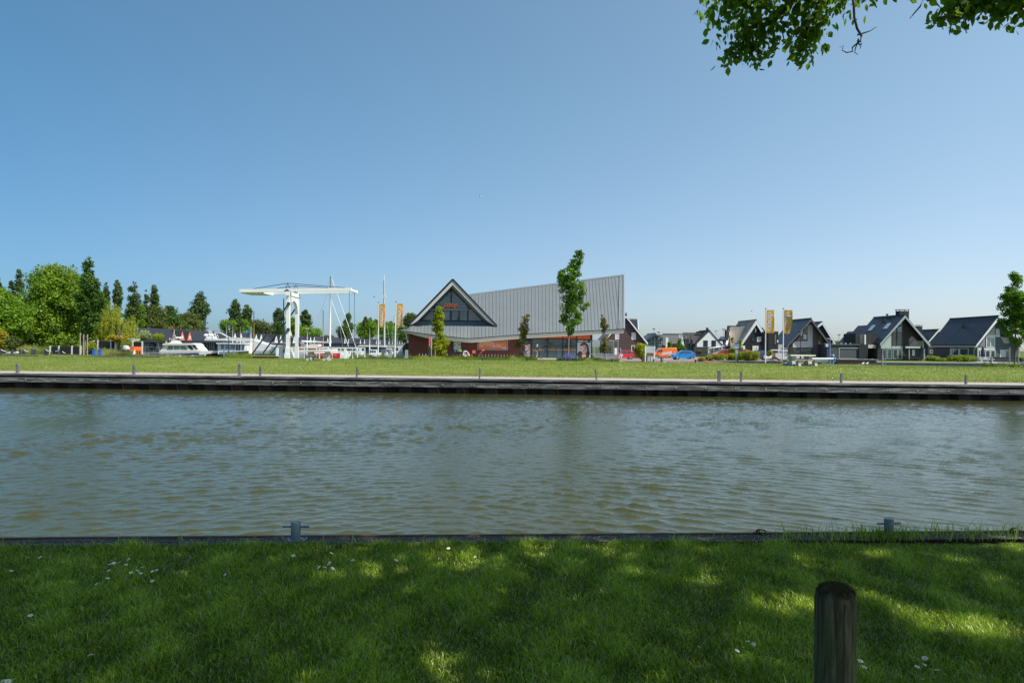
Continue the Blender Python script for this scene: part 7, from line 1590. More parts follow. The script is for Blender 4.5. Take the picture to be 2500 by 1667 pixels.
k = MB(); k.bar(P(1779, 797, d+6.0), P(1773, 843, d+2), 0.5, 0.4); k.build("left_wing_verge", BLACK, r, world=True); k = MB(); k.bar(P(1781, 805, d+5.4), P(1774, 843, d+1.8), 0.3, 0.3); k.build("left_white_verge", WTR, r, world=True)
MB().box((P(1776, 0, d+2).x, d+2.5, -.4), (P(1812, 0, d+2).x, d+8, P(1790, 858, d+2).z)).build("wing_wall", WPL, r, world=True)
win(r, 1843, 1846, 802, 811, yw, WTR, CURT, 0, 0.05); win(r, 1848, 1858, 822, 834, yw, WTR, CURT, 1, 0.09); win(r, 1834, 1843, 822, 834, yw, BLACK, GLASS, 0, .05)
for a, b in ((1810, 1819), (1837, 1852)): p0, p1 = P(a, 868, yw-.05), P(b, 844, yw-.05); MB().box((p0.x, yw-.08, -.32), (p1.x, yw-.02, p1.z)).build("white_lower_wall", WPL, r, world=True)
k = MB(); k.bar(P(1848, 849, yw-.12), P(1846, 852, yw-.12), .08); k.build("wall_lamp", BLACK, r, world=True)
chimney(r, 1773, 1776, 804.5, 812, 135)
# low black link between thatched and slate houses
d = 111.2; q = thing("black_flat_annex", (W(1890, 870, d).x, d, -.32), "black flat-topped annex with a tall window left of the slate-roofed house", "annex")
MB().box((W(1884, 0, d).x, d, -.4), (W(1908, 0, d).x, d+3, W(1897, 809, d).z)).build("wall", BKW, q, world=True); win(q, 1890, 1896, 815, 842, d, BLACK, glass("green_reflection_tint", (0.06, 0.09, 0.03), .05)); win(q, 1897, 1900, 830, 836, d, WTR, CURT)  # the green reflection is put into the pane's base colour
k = MB(); k.prism([W(1868, 846, 118), W(1884, 846, 118), W(1884, 830, 121), W(1880, 832, 121)], (0, .2, .1)); k.build("lean_to_roof", TILE_K, q, world=True); MB().box((W(1870, 0, 118).x, 118.2, -.4), (W(1890, 0, 118).x, 120, W(1877, 846, 118).z)).build("black_recess_fill", BLACK, q, world=True)  # solid black box carries the shade of the lean-to recess
# (f) slate-roofed modern house with grey gable
d = 110
r, yw, rz_ = gabled("slate_roofed_house", "modern house with a long slate roof, pale grey gable panels and tall dark glass", d, 7.6, 1980.5, 781, 1921.5, 847, 2023.5, 837.5, 1934, 2018, -.30, BRD, TILE_K, paint("grey_verge", (0.10, 0.105, 0.115), .5), over=1.3, th=0.28, trimw=0.2)
d = yw-0.02
polyp(r, "light_panel", [(1971.5, 795), (1984, 788), (1984, 848), (1935.5, 848), (1935.5, 838), (1941, 833), (1971.5, 833)], d, LG); polyp(r, "gable_window", [(1944, 832), (1970.5, 832), (1970.5, 797)], d, GLASS); win(r, 1960, 1970, 815, 829, d-.02, BLACK, CURT, 0, .06)
polyp(r, "large_window", [(1936.5, 866.5), (1983, 866.5), (1983, 849.5), (1936.5, 849.5)], d, GLASS); polyp(r, "tall_dark_glass", [(1997, 875), (2022, 875), (2022, 844), (1997, 841.5)], d, GLASS); polyp(r, "triangular_window", [(1998, 841), (2019, 841), (1997.5, 812)], d, glass("green_reflection_tint", (0.06, 0.09, 0.03), .05))  # triangular pane also has its green reflection in the base colour
polyp(r, "grey_brick_face", [(1984.4, 875), (1996.5, 875), (1996.5, 806), (1984.4, 789)], d-.01, paint("grey_brown_wall", (0.10, 0.085, 0.085), .8, .1)); polyp(r, "grey_base_wall", [(1934, 875), (1983.5, 875), (1983.5, 867), (1934, 867)], d, LG)
MB().box((W(1894, 0, d).x, 111.5, -.3), (W(1936, 0, d).x, 116, W(1915, 841, 111.5).z)).build("pale_side_wall", LG, r, world=True)
k = MB(); k.tube([W(1921, 846, 110), W(1927, 849, 110), W(1928, 870, 110)], .06, 6); k.build("rain_pipe", BLACK, r, world=True)
r2, yw2, _ = gabled("rear_gabled_house", "dark house behind with a bold white verge, right of the slate-roofed house", 122, 8, 2007, 788, 1992, 801, 2039.5, 839, 1998, 2036, -.3, BRD, TILE_K, WTR, over=.5, trimw=.36)
# garage
d = 108.5; r = thing("garage", (W(2065, 877, d).x, d, -.12), "flat-roofed dark seamed garage with a wide grey door and vents on its roof", "garage")
MB().box((W(2027, 0, d).x, d, -.4), (W(2106, 0, d).x, d+6, W(2065, 841, d).z)).build("wall", GRB, r, world=True)
MB().box((W(2030, 0, d).x, d-.25, W(2065, 842, d).z), (W(2105.5, 0, d).x, d, W(2065, 840, d).z)).build("roof_edge", paint("grey_edge", (.12, .125, .13), .5), r, world=True)
k = MB(); k.box((W(2049, 0, d).x, d-.04, -.1), (W(2098, 0, d).x, d, W(2075, 850, d).z)); k.build("garage_door", boardmat("grey_garage_door", (0.075, 0.08, 0.09), .5, False, .05), r, world=True)
k = MB(); k.bar(W(2048.3, 850, d-.06), W(2048.3, 876, d-.06), .12); k.bar(W(2047, 849.5, d-.06), W(2099, 849.8, d-.06), .12); k.bar(W(2047, 875.5, d-.06), W(2100, 876.2, d-.06), .12); k.build("door_frame", GREYM, r, world=True)
for i, px in enumerate((2033, 2053, 2064, 2076, 2086)): k = MB(); a = W(px, 839.5, d+1); k.cbox(a, (.25, .25, .35)); k.build("roof_vent", GREYM, r, world=True)
polyp(r, "dark_glass", [(2028, 875), (2046, 875), (2046, 848), (2028, 848)], d-.03, GLASS)
# (g) house with big chimney and skylights
d = 106.8
r, yw, rz_ = gabled("skylight_house", "black-tiled house with two skylights, a big chimney and mint-grey gable panels", d, 9.2, 2209.5, 772.5, 2148.5, 841.5, 2271, 843, 2151, 2262, -.12, BRD, TILE_K, MINTT, over=1.0, th=.26, trimw=.30)
d = yw-.02
polyp(r, "mint_boards", [(2151, 842), (2179, 811), (2179, 845), (2204, 845), (2204, 850.5), (2151, 850.5)], d, MINT); polyp(r, "large_window", [(2179.5, 844.5), (2203, 844.5), (2203, 812), (2179.5, 812)], d, GLASS)
k = MB()
for a_, b_ in (((2190, 843), (2190, 800)), ((2179, 811.5), (2203, 811.5)), ((2203.6, 845), (2203.6, 783)), ((2179.3, 845), (2179.3, 811))): k.bar(W(*a_, d-.05), W(*b_, d-.05), .1)
k.build("window_frame", DARK, r, world=True)
polyp(r, "upper_pane", [(2180.5, 811), (2189.5, 811), (2189.5, 801)], d, GLASSL); polyp(r, "upper_pane", [(2191, 811), (2203, 811), (2203, 794), (2191, 800)], d, GLASSL); polyp(r, "upper_pane", [(2196, 793), (2203, 793), (2203, 785)], d, GLASSL)
polyp(r, "balcony_window", [(2219, 828), (2226, 820), (2252, 840), (2252, 844), (2219, 844)], d, GLASS); k = MB(); k.box((W(2218, 0, d-.6).x, d-.7, W(2230, 850, d-.6).z), (W(2254, 0, d-.6).x, d-.55, W(2230, 845.5, d-.6).z)); k.build("balcony_edge", MINT, r, world=True)
k = MB(); a, b = W(2219, 845, d-.6), W(2253, 832, d-.6); k.poly([(a.x, d-.62, a.z), (b.x, d-.62, a.z), (b.x, d-.62, b.z), (a.x+.8, d-.62, b.z)]); k.build("glass_balustrade", CLEAR, r, world=True)
k = MB(); k.bar(W(2253.4, 831, d-.6), W(2253.4, 850, d-.6), .16); k.build("balcony_post", MINTT, r, world=True)
for a_, b_ in ((2154, 2164), (2166, 2177.5), (2179.5, 2191), (2192, 2202.5)): win(r, a_, b_, 852, 876, d, MINTT, GLASS, 0, .08)
polyp(r, "terrace_shade_panel", [(2219, 876), (2257, 876), (2257, 852), (2219, 852)], d, BLACK); win(r, 2227, 2233, 854, 868, d-.03, WTR, CURT); k = MB(); k.bar(W(2219.5, 851, d-.5), W(2219.5, 877, d-.5), .12); k.bar(W(2256, 851, d-.5), W(2256, 877, d-.5), .2); k.build("terrace_post", GREYM, r, world=True)  # flat black sheet stands in for the shade under the balcony
k = MB(); k.box((W(2224, 0, d-1).x, d-1.4, .35), (W(2249, 0, d-1).x, d-.9, .42)); k.build("terrace_table", DARK, r, world=True)
chimney(r, 2196.5, 2219.5, 755.5, 774, d+1.6, dep=1.2)
k = MB(); k.box((W(2097, 0, 109).x, 109, W(2110, 841, 109).z), (W(2150, 0, 109).x, 113, W(2110, 814, 109).z)); k.build("dormer_box", boardmat("black_zinc_dormer", (0.035, 0.035, 0.038), .4, True, .25), r, world=True)
polyp(r, "dormer_window", [(2098.5, 840), (2110, 840), (2110, 817), (2098.5, 817)], 108.95, GLASS); k = MB(); k.bar(W(2112, 841, 108.9), W(2112, 817, 108.9), .22, .1); k.build("dormer_white_post", WTR, r, world=True)
MB().box((W(2106, 0, 108.2).x, 108.3, -.3), (W(2128, 0, 108.2).x, 112, W(2115, 841, 108.2).z)).build("dark_side_wall", BLACK, r, world=True); MB().box((W(2128, 0, 108.2).x, 108.25, W(2140, 850, 108).z), (W(2151, 0, 108.2).x, 110, W(2140, 841.5, 108).z)).build("grey_side_band", LG, r, world=True)
A_, L_ = W(2209.5, 772.5, 106.8), W(2148.5, 841.5, 106.8)
def onroof(t, y): q = A_.lerp(L_, t)+Vector((0, 0, .30)); return Vector((q.x, y, q.z))
for (y0, t0) in ((108.6, .30), (113.0, .34)):
    k = MB(); k.prism([onroof(t0, y0), onroof(t0+.20, y0), onroof(t0+.20, y0+.95), onroof(t0, y0+.95)], (-.05, 0, .07)); k.build("skylight", paint("skylight_glass", (0.45, 0.55, 0.62), .15), r, world=True)
for (y, t) in ((111.2, .10), (111.8, .22)): q = onroof(t, y); MB().cbox(q+Vector((0, 0, .3)), (.18, .18, .8)).cbox(q+Vector((0, 0, .7)), (.3, .3, .12)).build("roof_vent", BLACK, r, world=True)
# lower roofs further back on its left
for i, (xa, ya, xl, yl, dd, L, lab) in enumerate(((2130, 793, 2072, 841, 119.5, 5, "lower black roof stepping down behind the skylight house"), (2102, 808, 2058, 841, 126, 5, "lowest and farthest black roof left of the skylight house"))):
    r3 = thing("rear_roof_house", (W(xa, 876, dd).x, dd, -.12), lab, "house"); k = MB(); A, B = W(xa, ya, dd), W(xl+16, yl, dd); k.prism([B, A, A+Vector((4, 0, -4.4)), B+Vector((.2, 0, -.3))], (0, L, 0)); k.build("roof", TILE_K, r3, world=True); MB().box((B.x+.6, dd+.3, -.4), (A.x+2, dd+L-.3, B.z+.3)).build("wall", BRD, r3, world=True)
# (k) back house with chimney
r, yw, rz_ = gabled("back_house", "dark house with a small capped chimney between the two right-hand houses", 148, 8, 2292, 806, 2266, 836, 2318, 836, 2268, 2316, -.1, BRD, TILE_K, WTR, over=.4, trimw=.3)
chimney(r, 2241.5, 2252, 793.5, 808, 152)
win(r, 2270, 2278, 855, 862, yw, WTR, GLASS)
# (h) big right-hand house
d = 112
r, yw, rz_ = gabled("right_house", "large black-tiled house with white trim, grey walls and a glazed gable at the right", d, 12.5, 2438.5, 774, 2383.5, 844.5, 2499, 847, 2387, 2490, -.12, DGW, TILE_K, WTR, over=1.0, th=.26, trimw=.40)
d = yw-.02
L0 = W(2383.5, 844.5, 112); k = MB(); k.prism([L0+Vector((-.14, 0, -.20)), L0+Vector((.0, 0, -.20)), L0+Vector((0, 0, .02)), L0+Vector((-.14, 0, .02))], (0, 12.5, 0)); k.build("white_gutter", paint("cream_gutter", (.62, .62, .52), .5), r, world=True)
polyp(r, "cream_gable_panel", [(2409, 819), (2429, 796), (2429, 819)], d, paint("cream_panel", (.46, .43, .37), .7)); polyp(r, "white_beam", [(2408, 822), (2490, 822), (2490, 818), (2411, 818)], d-.03, WTR)
win(r, 2431, 2440, 803, 817, d, WTR, CURT); win(r, 2407, 2429, 822.5, 848.5, d, WTR, GLASSL, 1, .12); polyp(r, "side_glass", [(2390, 848), (2405, 848), (2405, 825)], d, GLASSL); polyp(r, "white_band", [(2388, 854), (2430, 854), (2430, 849.5), (2388, 849.5)], d-.01, WTR)
for a_, b_ in ((2388, 2394.5), (2395.5, 2404), (2405.5, 2417), (2418, 2429.5)): win(r, a_, b_, 855, 876, d, WTR, GLASS, 0, .08)
win(r, 2441, 2452, 854, 875, d, WTR, CURT, 0, .1); win(r, 2453, 2464, 854, 875, d, WTR, GLASSL, 0, .1)
polyp(r, "painted_shadow_wall", [(2430, 876), (2486, 876), (2486, 838), (2465, 838), (2450, 826), (2448, 820), (2430, 820)], d-.005, paint("blue_grey_wall_shade", (.10, .115, .125), .7, .05))  # wall area whose overhang shadow is put into its colour
polyp(r, "cream_soffit_panel", [(2441, 818), (2451, 838), (2465, 838), (2460, 818)], d-.03, paint("cream_panel", (.46, .43, .37), .7))
k = MB(); k.bar(W(2487, 846, 112.3), W(2487, 878, 112.3), .16); k.bar(W(2387, 848, d-.1), W(2387, 877, d-.1), .2); k.build("corner_post", LG, r, world=True)
# windows on its long left wall (seen obliquely)
xw = W(2387, 850, 112).x
for y0, y1 in ((114.2, 119.0),):
    k = MB(); k.box((xw-.06, y0, .75), (xw-.01, y1, 2.0)); o = k.build("side_window", WTR, r, world=True)
    for a_ in (y0+.15, y0+2.6): MB().box((xw-.08, a_, .85), (xw-.065, a_+1.9, 1.9)).build("pane", GLASS, o, world=True)
q = A_ = W(2438.5, 774, 112); L_ = W(2383.5, 844.5, 112); q = A_.lerp(L_, .33)+Vector((0, 7, .3)); MB().cbox(q+Vector((0, 0, .35)), (.2, .2, .8)).cbox(q+Vector((-.1, -.1, -.1)), (.4, .4, .2)).build("roof_vent", BLACK, r, world=True)
# terrace, white bench table, closed parasol
r = thing("white_garden_table", G(2404, 103), "white picnic bench table on the right house's terrace", "picnic table"); r.location.z = -.1; k = MB(); k.box((-1.0, -.35, .70), (1.0, .35, .76)); k.box((-1.0, -.8, .42), (1.0, -.6, .47)); k.box((-1.0, .6, .42), (1.0, .8, .47)); k.build("planks", WTR, r); k = MB()
for x in (-.8, .8): k.bar((x, -.7, 0), (x, .1, .72), .07); k.bar((x, .7, 0), (x, -.1, .72), .07); k.bar((x, -.7, .4), (x, .7, .4), .06)
k.build("legs", WTR, r)
r = thing("closed_parasol", G(2399.5, 106), "closed dark blue parasol before the right house's windows", "parasol"); k = MB(); k.lathe((0, 0, .5), [(.10, 0), (.28, .3), (.24, 1.3), (.06, 1.85)], 12); k.build("canopy", paint("navy_canvas", (.03, .04, .08), .8), r, smooth=True); k = MB(); k.tube([(0, 0, 0), (0, 0, 2.5)], .03, 6); k.build("pole", GREYM, r)
r = thing("terrace", (W(2440, 880, 102).x, 102, -.1), "", ""); 
for key in ("label", "category"):
    if key in r: del r[key]
bpy.data.objects.remove(r)
tag(MB().box((W(2385, 880, 100).x, 97.5, -.09), (W(2480, 880, 100).x, 109, -.05)).build("terrace_paving", M_WALK), kind='structure')
r = thing("navy_planter", G(2450, 105), "long dark blue planter wall by the right house's terrace", "planter"); r.location.z = -.1; MB().box((-2.2, -.3, 0), (2.2, .3, .75)).box((-2.25, -.35, .75), (2.25, .35, .8)).build("planter_body", paint("navy_box", (.03, .04, .06), .6), r)
# side channel quay and its posts
r = thing("side_channel_wall", (40, 96.2, -.1), "grey timber canal wall in front of the right-hand gardens", "quay wall")
MB().box((28.3, 95.8, -1.4), (120, 96.25, -.15)).build("wall_boards", boardmat("grey_wall_boards", (0.20, 0.20, 0.21), .4, True, .3), r, world=True); MB().box((28.3, 95.65, -.17), (120, 96.4, -.06)).build("cap_board", paint("grey_cap_board", (.30, .30, .31), .8, .15), r, world=True)
tag(MB().poly([(52, 96.5, -.075), (64, 96.5, -.075), (66, 108, -.075), (50, 108, -.075)]).poly([(64.005, 96.5, -.075), (84, 96.5, -.075), (86, 104, -.075), (65.3, 104, -.075)]).build("garden_lawn", M_LAWN), kind='structure')
for px, yt_, yb, d, lab in ((2154.5, 868, 891, 88, "tall pale mooring pole before the skylight house"), (2161, 876, 888, 92, "short white ladder rail right of the tall pale pole"), (2420.5, 872, 895, 80, "grey mooring pole before the right house")):
    a, b = W(px, yt_, d), W(px, yb, d); r = thing("mooring_pole", (a.x, d, WL), lab, "pole"); MB().tube([(a.x, d, WL), a], .10 if "ladder" not in lab else .04, 8).cbox(a, (.26, .26, .06)).build("pole_shaft", paint("pale_grey_wood", (.40, .40, .38), .8, .15), r, world=True)
r = thing("timber_quay_wall", (W(2085, 885, 95).x, 95, -.1), "brown timber retaining wall with a grey cap in front of the garage", "wall"); a, b = W(2043, 888, 95), W(2140, 877, 95)
MB().box((a.x, 95, -.6), (b.x, 95.3, W(2090, 878, 95).z)).build("timber_face", boardmat("brown_timbers", (0.17, 0.10, 0.08), .14, False, .3), r, world=True); MB().box((a.x-.1, 94.8, W(2090, 878, 95).z), (b.x+.2, 95.5, W(2090, 876.5, 95).z)).build("cap_board", paint("grey_cap_board", (.30, .30, .31), .8, .15), r, world=True)
# swan-like gulls on the water edge
for i, px in enumerate((2106.5, 2116.5)):
    p = W(px, 890, 80); r = thing("white_bird", p, ["left white bird standing before the brown timber wall", "right white bird standing before the brown timber wall"][i], "bird"); k = MB(); k.ball((0, 0, .12), (.16, .09, .10), 8); k.ball((.13, 0, .26), (.06, .05, .06), 6); k.tube([(.10, 0, .15), (.14, 0, .26)], .035, 6); k.tube([(.18, 0, .26), (.25, 0, .25)], [.015, .004], 5); k.build("body", WHITE, r, smooth=True); MB().tube([(0, .03, -.05), (0, .03, .06)], .012, 5).tube([(0, -.03, -.05), (0, -.03, .06)], .012, 5).build("legs", paint("bird_leg", (.5, .3, .05)), r)
# ============================================================ VEHICLES, FLAGS, SIGNS, PEOPLE, SMALL THINGS
def banner(px, d, label, wob, seed, top_px, len_px, group="yellow shop banners on white poles", wpx=18.5, pole_base=None, lean=0.0):
    top = W(px, top_px-2.5, d); b = G(px, d)
    r = thing("banner_pole", b, label, "flag", group); q = random.Random(seed)
    k = MB(); k.tube([(lean, 0, -.1), (lean*0.5, 0, (top.z-b.z)*0.5), (0, 0, top.z-b.z)], [.085, .07, .055], 10); k.build("pole", WHITE, r, smooth=True, sharp=40)
    k = MB(); k.ball((0, 0, top.z-b.z+.06), .085, 6); k.build("pole_cap", paint("dark_red_cap", (.12, .02, .02), .5), r)
    h = len_px/F*d; w = wpx/F*d; zt_ = top.z-b.z-.14; nx_, nz_ = 8, 22; k = MB(); y0 = -.06
    def P(u, v):     # u across, v down
        sw = wob*math.sin(v*3.0+seed)*u*.35; yy = y0+sw+.16*math.sin(u*5+v*4+seed)*u*(.4+.6*v)*(.5+wob)
        xx = .07+u*w*(1-.05*wob*math.sin(v*3.2)-.18*wob*v*v)
        return Vector((xx, yy, zt_-v*h*(1+.015*math.sin(u*3))-.05*wob*u*v))
    vs = [P(i/nx_, j/nz_) for j in range(nz_+1) for i in range(nx_+1)]
    k.add(vs, [(j*(nx_+1)+i, j*(nx_+1)+i+1, (j+1)*(nx_+1)+i+1, (j+1)*(nx_+1)+i) for j in range(nz_) for i in range(nx_)])
    cl = k.build("cloth", BANN, r, smooth=True)
    k = MB(); k.bar((0, -.02, zt_+.01), (w+.1, -.02, zt_+.01), .03); k.build("top_arm", GREYM, r)
    # letters wrapped onto the cloth: text runs up the banner
    t = MB(); t.text("coop", 1.0, Matrix.Identity(4), bold=.03, align='LEFT', sp=.92)
    xs = [v[0] for v in t.v]; ys = [v[1] for v in t.v]; xa, xb, ya, yb = min(xs), max(xs), min(ys), max(ys)
    t.v = [tuple(P(0.10+.80*(1-(v[1]-ya)/(yb-ya)), .93-.86*(v[0]-xa)/(xb-xa))+Vector((0, -.012, 0))) for v in t.v]
    t.build("letters", BANW, r)
    k = MB(); k.add([P(.90, .30)+Vector((0, -.012, 0)), P(.99, .28)+Vector((0, -.012, 0)), P(.99, .62)+Vector((0, -.012, 0)), P(.93, .60)+Vector((0, -.012, 0))], [(0, 1, 2, 3)]); k.build("red_stripe", paint("banner_red", (.75, .12, .03), .6), r)
    return r
def clothm(name, c, tr=.35):
    k = N(name); f = k.noise(k.pos(), 1.2, 2); col = k.mix(f, tuple(x*.88 for x in c), c); b = k.bsdf(col, .7, spec=.2); t = k.n("BsdfTranslucent"); k.l(col, t.inputs[0]); mx = k.n("MixShader"); mx.inputs[0].default_value = tr; k.l(b.outputs[0], mx.inputs[1]); k.l(t.outputs[0], mx.inputs[2]); k.l(mx.outputs[0], k.out.inputs[0]); return k.m
BANN = clothm("yellow_banner_cloth", (0.85, 0.42, 0.015)); BANW = clothm("banner_grey_letters", (0.60, 0.62, 0.66), .2)
banner(923.2, 82, "leftmost yellow banner with grey upright lettering on a white pole", .25, 1, 742.5, 55, wpx=14.5)
banner(966.2, 77, "yellow banner on a slightly leaning white pole nearest the shop's left corner", .3, 2, 741.5, 55.5, wpx=15, lean=-.12)
banner(1868.6, 88, "flat-hanging yellow banner, left of the right-hand pair", .1, 3, 757, 55, wpx=19)
banner(1911.8, 88, "rippling yellow banner with a crumpled letter, rightmost of all", .9, 4, 757, 56, wpx=18.5)

# ---- cars
def carpaint(name, c): 
    k = N(name); k.bsdf(c, .28, metal=.15, spec=.6, Coat_Weight=.6, Coat_Roughness=.04); return k.m
TYRE = RUBBER; RIM = paint("alloy_rim", (.55, .56, .58), .3, .05, metal=.6); TAIL = paint("tail_light", (.55, .02, .02), .25); HEAD = paint("headlight_glass", (.7, .72, .74), .12)
def car(label, base, body, prof, glassp, W_=1.64, wheels=(.72, 3.0), wr=.30, flip=False, cat="car", name="parked_car", extra=None, tum=.14):
    """prof: side outline (x,z) closed; x from nose 0 to tail; glassp list of window outlines"""
    r = thing(name, base, label, cat); L = max(p[0] for p in prof)
    def X(x): return (x-L/2)*(-1 if flip else 1)
    hw = W_/2
    def yat(z): return hw-(0.0 if z < .85 else tum*min(1, (z-.85)/.6)**.9)-(.05 if z < .35 else 0)
    k = MB(); n = len(prof); 
    rings = [(-1, 1.0), (-.93, 1.0), (0, 1.0), (.93, 1.0), (1, 1.0)]
    vs = []; 
    for s, sc in rings:
        ins = .05 if abs(s) == 1 else 0
        cx = L/2; cz = .75
        for x, z in prof:
            xx = cx+(x-cx)*(1-ins*.5); zz = cz+(z-cz)*(1-ins) if z > cz else z
            vs.append((X(xx), s*yat(z), zz))
    fs = []
    for i in range(len(rings)-1):
        for j in range(n): fs.append((i*n+j, i*n+(j+1) % n, (i+1)*n+(j+1) % n, (i+1)*n+j))
    k.add(vs, fs+[list(range(n)), list(range(len(rings)*n-1, (len(rings)-1)*n-1, -1))]); bd = k.build("body", body, r, smooth=True, sharp=35)
    for s in (-1, 1):
        for g_ in glassp:
            k = MB(); k.poly([(X(x), s*(yat(z)+.012), z) for x, z in g_]); k.build("side_window", GLASS, bd)
    for x in wheels:
        for s in (-1, 1):
            k = MB(); k.lathe((X(x), s*(hw-.02)-.0, wr), [(wr+.045, -.03*s), (wr+.045, .015*s)], 20, 'Y'); k.build("wheel_arch", BLACK, bd)
            k = MB(); k.lathe((X(x), s*(hw-.10), wr), [(wr*.62, -.1), (wr, -.09), (wr, .09), (wr*.62, .13)] if s > 0 else [(wr*.62, -.13), (wr, -.09), (wr, .09), (wr*.62, .1)], 20, 'Y'); w_ = k.build("wheel", TYRE, r, smooth=True, sharp=40)
            k = MB(); 
            for a in range(5): t = 2*math.pi*a/5; k.bar((X(x), s*(hw+.04), wr), (X(x)+wr*.6*math.cos(t), s*(hw+.04), wr+wr*.6*math.sin(t)), .07, .03)
            k.torus((X(x), s*(hw+.035), wr), wr*.62, .03, 18, 5, 'Y'); k.build("rim", RIM, w_)
    if extra: extra(r, X, yat, L, hw)
    return r
def kparts(head, tail, mirror=None, wind=None, rear=None):
    def f(r, X, yat, L, hw):
        for s in (-1, 1):
            k = MB(); k.poly([(X(x), s*(yat(z)+.015), z) for x, z in head]); k.build("headlight", HEAD, r)
            k = MB(); k.poly([(X(x), s*(yat(z)+.015), z) for x, z in tail]); k.build("tail_light", TAIL, r)
            if mirror: k = MB(); k.ball((X(mirror[0]), s*(hw+.07), mirror[1]), (.11, .08, .07), 6); k.build("wing_mirror", BLACK, r, smooth=True)
        for nm, q in (("windscreen", wind), ("rear_window", rear)):
            if q: (xa, za), (xb, zb) = q; o = -.012 if nm == "windscreen" else .012; k = MB(); k.poly([(X(xa+o), -yat(za)+.1, za+.012), (X(xa+o), yat(za)-.1, za+.012), (X(xb+o), yat(zb)-.1, zb+.012), (X(xb+o), -yat(zb)+.1, zb+.012)]); k.build(nm, GLASS, r)
    return f
hatch = [(.06,.32),(.02,.55),(.12,.76),(.45,.92),(.85,1.0),(1.42,1.36),(1.75,1.47),(2.3,1.49),(2.9,1.43),(3.28,1.22),(3.50,1.0),(3.58,.75),(3.56,.40),(3.40,.24),(3.32,.24),(3.25,.45),(3.0,.62),(2.75,.45),(2.68,.22),(1.05,.22),(1.0,.45),(.76,.62),(.50,.45),(.42,.24)]
gl_h = [[(1.15,1.02),(1.52,1.32),(1.78,1.40),(1.92,1.41),(1.92,1.0)], [(2.0,1.0),(2.0,1.415),(2.5,1.40),(2.95,1.24),(3.0,1.14),(2.85,1.06)]]
p = G(1667, 110.5); blue = car("bright blue three-door hatchback parked in front of the orange van", p, carpaint("blue_car_paint", (0.0, 0.23, 0.62)), hatch, gl_h, extra=kparts([(.16,.74),(.42,.88),(.62,.9),(.35,.76)], [(3.30,1.18),(3.50,1.0),(3.52,.82),(3.38,.95)], (1.25, 1.03), ((.9, 1.02), (1.4, 1.34)), ((2.95, 1.40), (3.3, 1.2))), wheels=(.76, 3.0)); blue.scale = (1.05, 1.05, 1.0)
mini = [(.04,.30),(.0,.5),(.03,.8),(.20,1.05),(.42,1.34),(.62,1.45),(1.2,1.49),(1.9,1.47),(2.35,1.25),(2.62,1.0),(3.15,.88),(3.36,.70),(3.40,.42),(3.30,.24),(3.05,.24),(2.98,.44),(2.75,.58),(2.5,.44),(2.42,.22),(.92,.22),(.86,.44),(.62,.58),(.38,.44),(.3,.26)]
p = G(1521.5, 112); red = car("small bright red hatchback half hidden by the walking person", p, carpaint("red_car_paint", (0.70, 0.012, 0.012)), mini, [[(.40,1.05),(.62,1.36),(1.15,1.40),(1.15,.98),(.7,.96)], [(1.25,.97),(1.25,1.40),(1.85,1.38),(2.2,1.2),(2.4,1.0)]], flip=True, wheels=(.62, 2.75), extra=kparts([(2.9,.9),(3.2,.82),(3.25,.72),(3.0,.76)], [(.02,.85),(.12,1.02),(.2,1.0),(.12,.8)], (2.3, 1.0), ((1.95, 1.45), (2.55, 1.02)), ((.5, 1.38), (.24, 1.1))))
sux = [(.04,.36),(.0,.7),(.1,.92),(.9,1.05),(1.45,1.5),(1.8,1.62),(3.6,1.62),(4.1,1.3),(4.3,1.0),(4.3,.4),(4.1,.28),(3.95,.28),(3.88,.5),(3.55,.7),(3.2,.5),(3.12,.26),(1.28,.26),(1.2,.5),(.88,.7),(.55,.5),(.48,.28)]
glx = [[(1.2,1.08),(1.55,1.45),(2.3,1.52),(2.3,1.05)], [(2.4,1.05),(2.4,1.52),(3.4,1.52),(3.9,1.2),(3.85,1.05)]]
p = G(1770, 106); car("orange-red family car parked behind the left pines", p, carpaint("orange_red_paint", (0.55, 0.07, 0.01)), sux, glx, W_=1.75, wheels=(.88, 3.55), wr=.33, extra=kparts([(.12,.85),(.6,.98),(.62,.88),(.2,.78)], [(4.0,1.2),(4.24,1.0),(4.25,.8),(4.05,.95)], (1.3, 1.1), ((1.0, 1.1), (1.45, 1.5)), ((3.7, 1.6), (4.1, 1.3))))
p = G(1815, 105.5); car("red car with a white roof behind the bus-stop pines", p, carpaint("deep_red_paint", (0.42, 0.02, 0.015)), sux, glx, W_=1.75, wheels=(.88, 3.55), wr=.33, flip=True, extra=kparts([(.12,.85),(.6,.98),(.62,.88),(.2,.78)], [(4.0,1.2),(4.24,1.0),(4.25,.8),(4.05,.95)], (1.3, 1.1), ((1.0, 1.1), (1.45, 1.5)), ((3.7, 1.6), (4.1, 1.3))))
p = G(1849, 108); car("dark navy car whose rear shows right of the large pine", p, carpaint("navy_car_paint", (0.01, 0.02, 0.07)), hatch, gl_h, extra=kparts([(.16,.74),(.42,.88),(.62,.9),(.35,.76)], [(3.22,1.22),(3.52,1.02),(3.54,.86),(3.3,.98)], (1.25, 1.03)), wheels=(.76, 3.0))
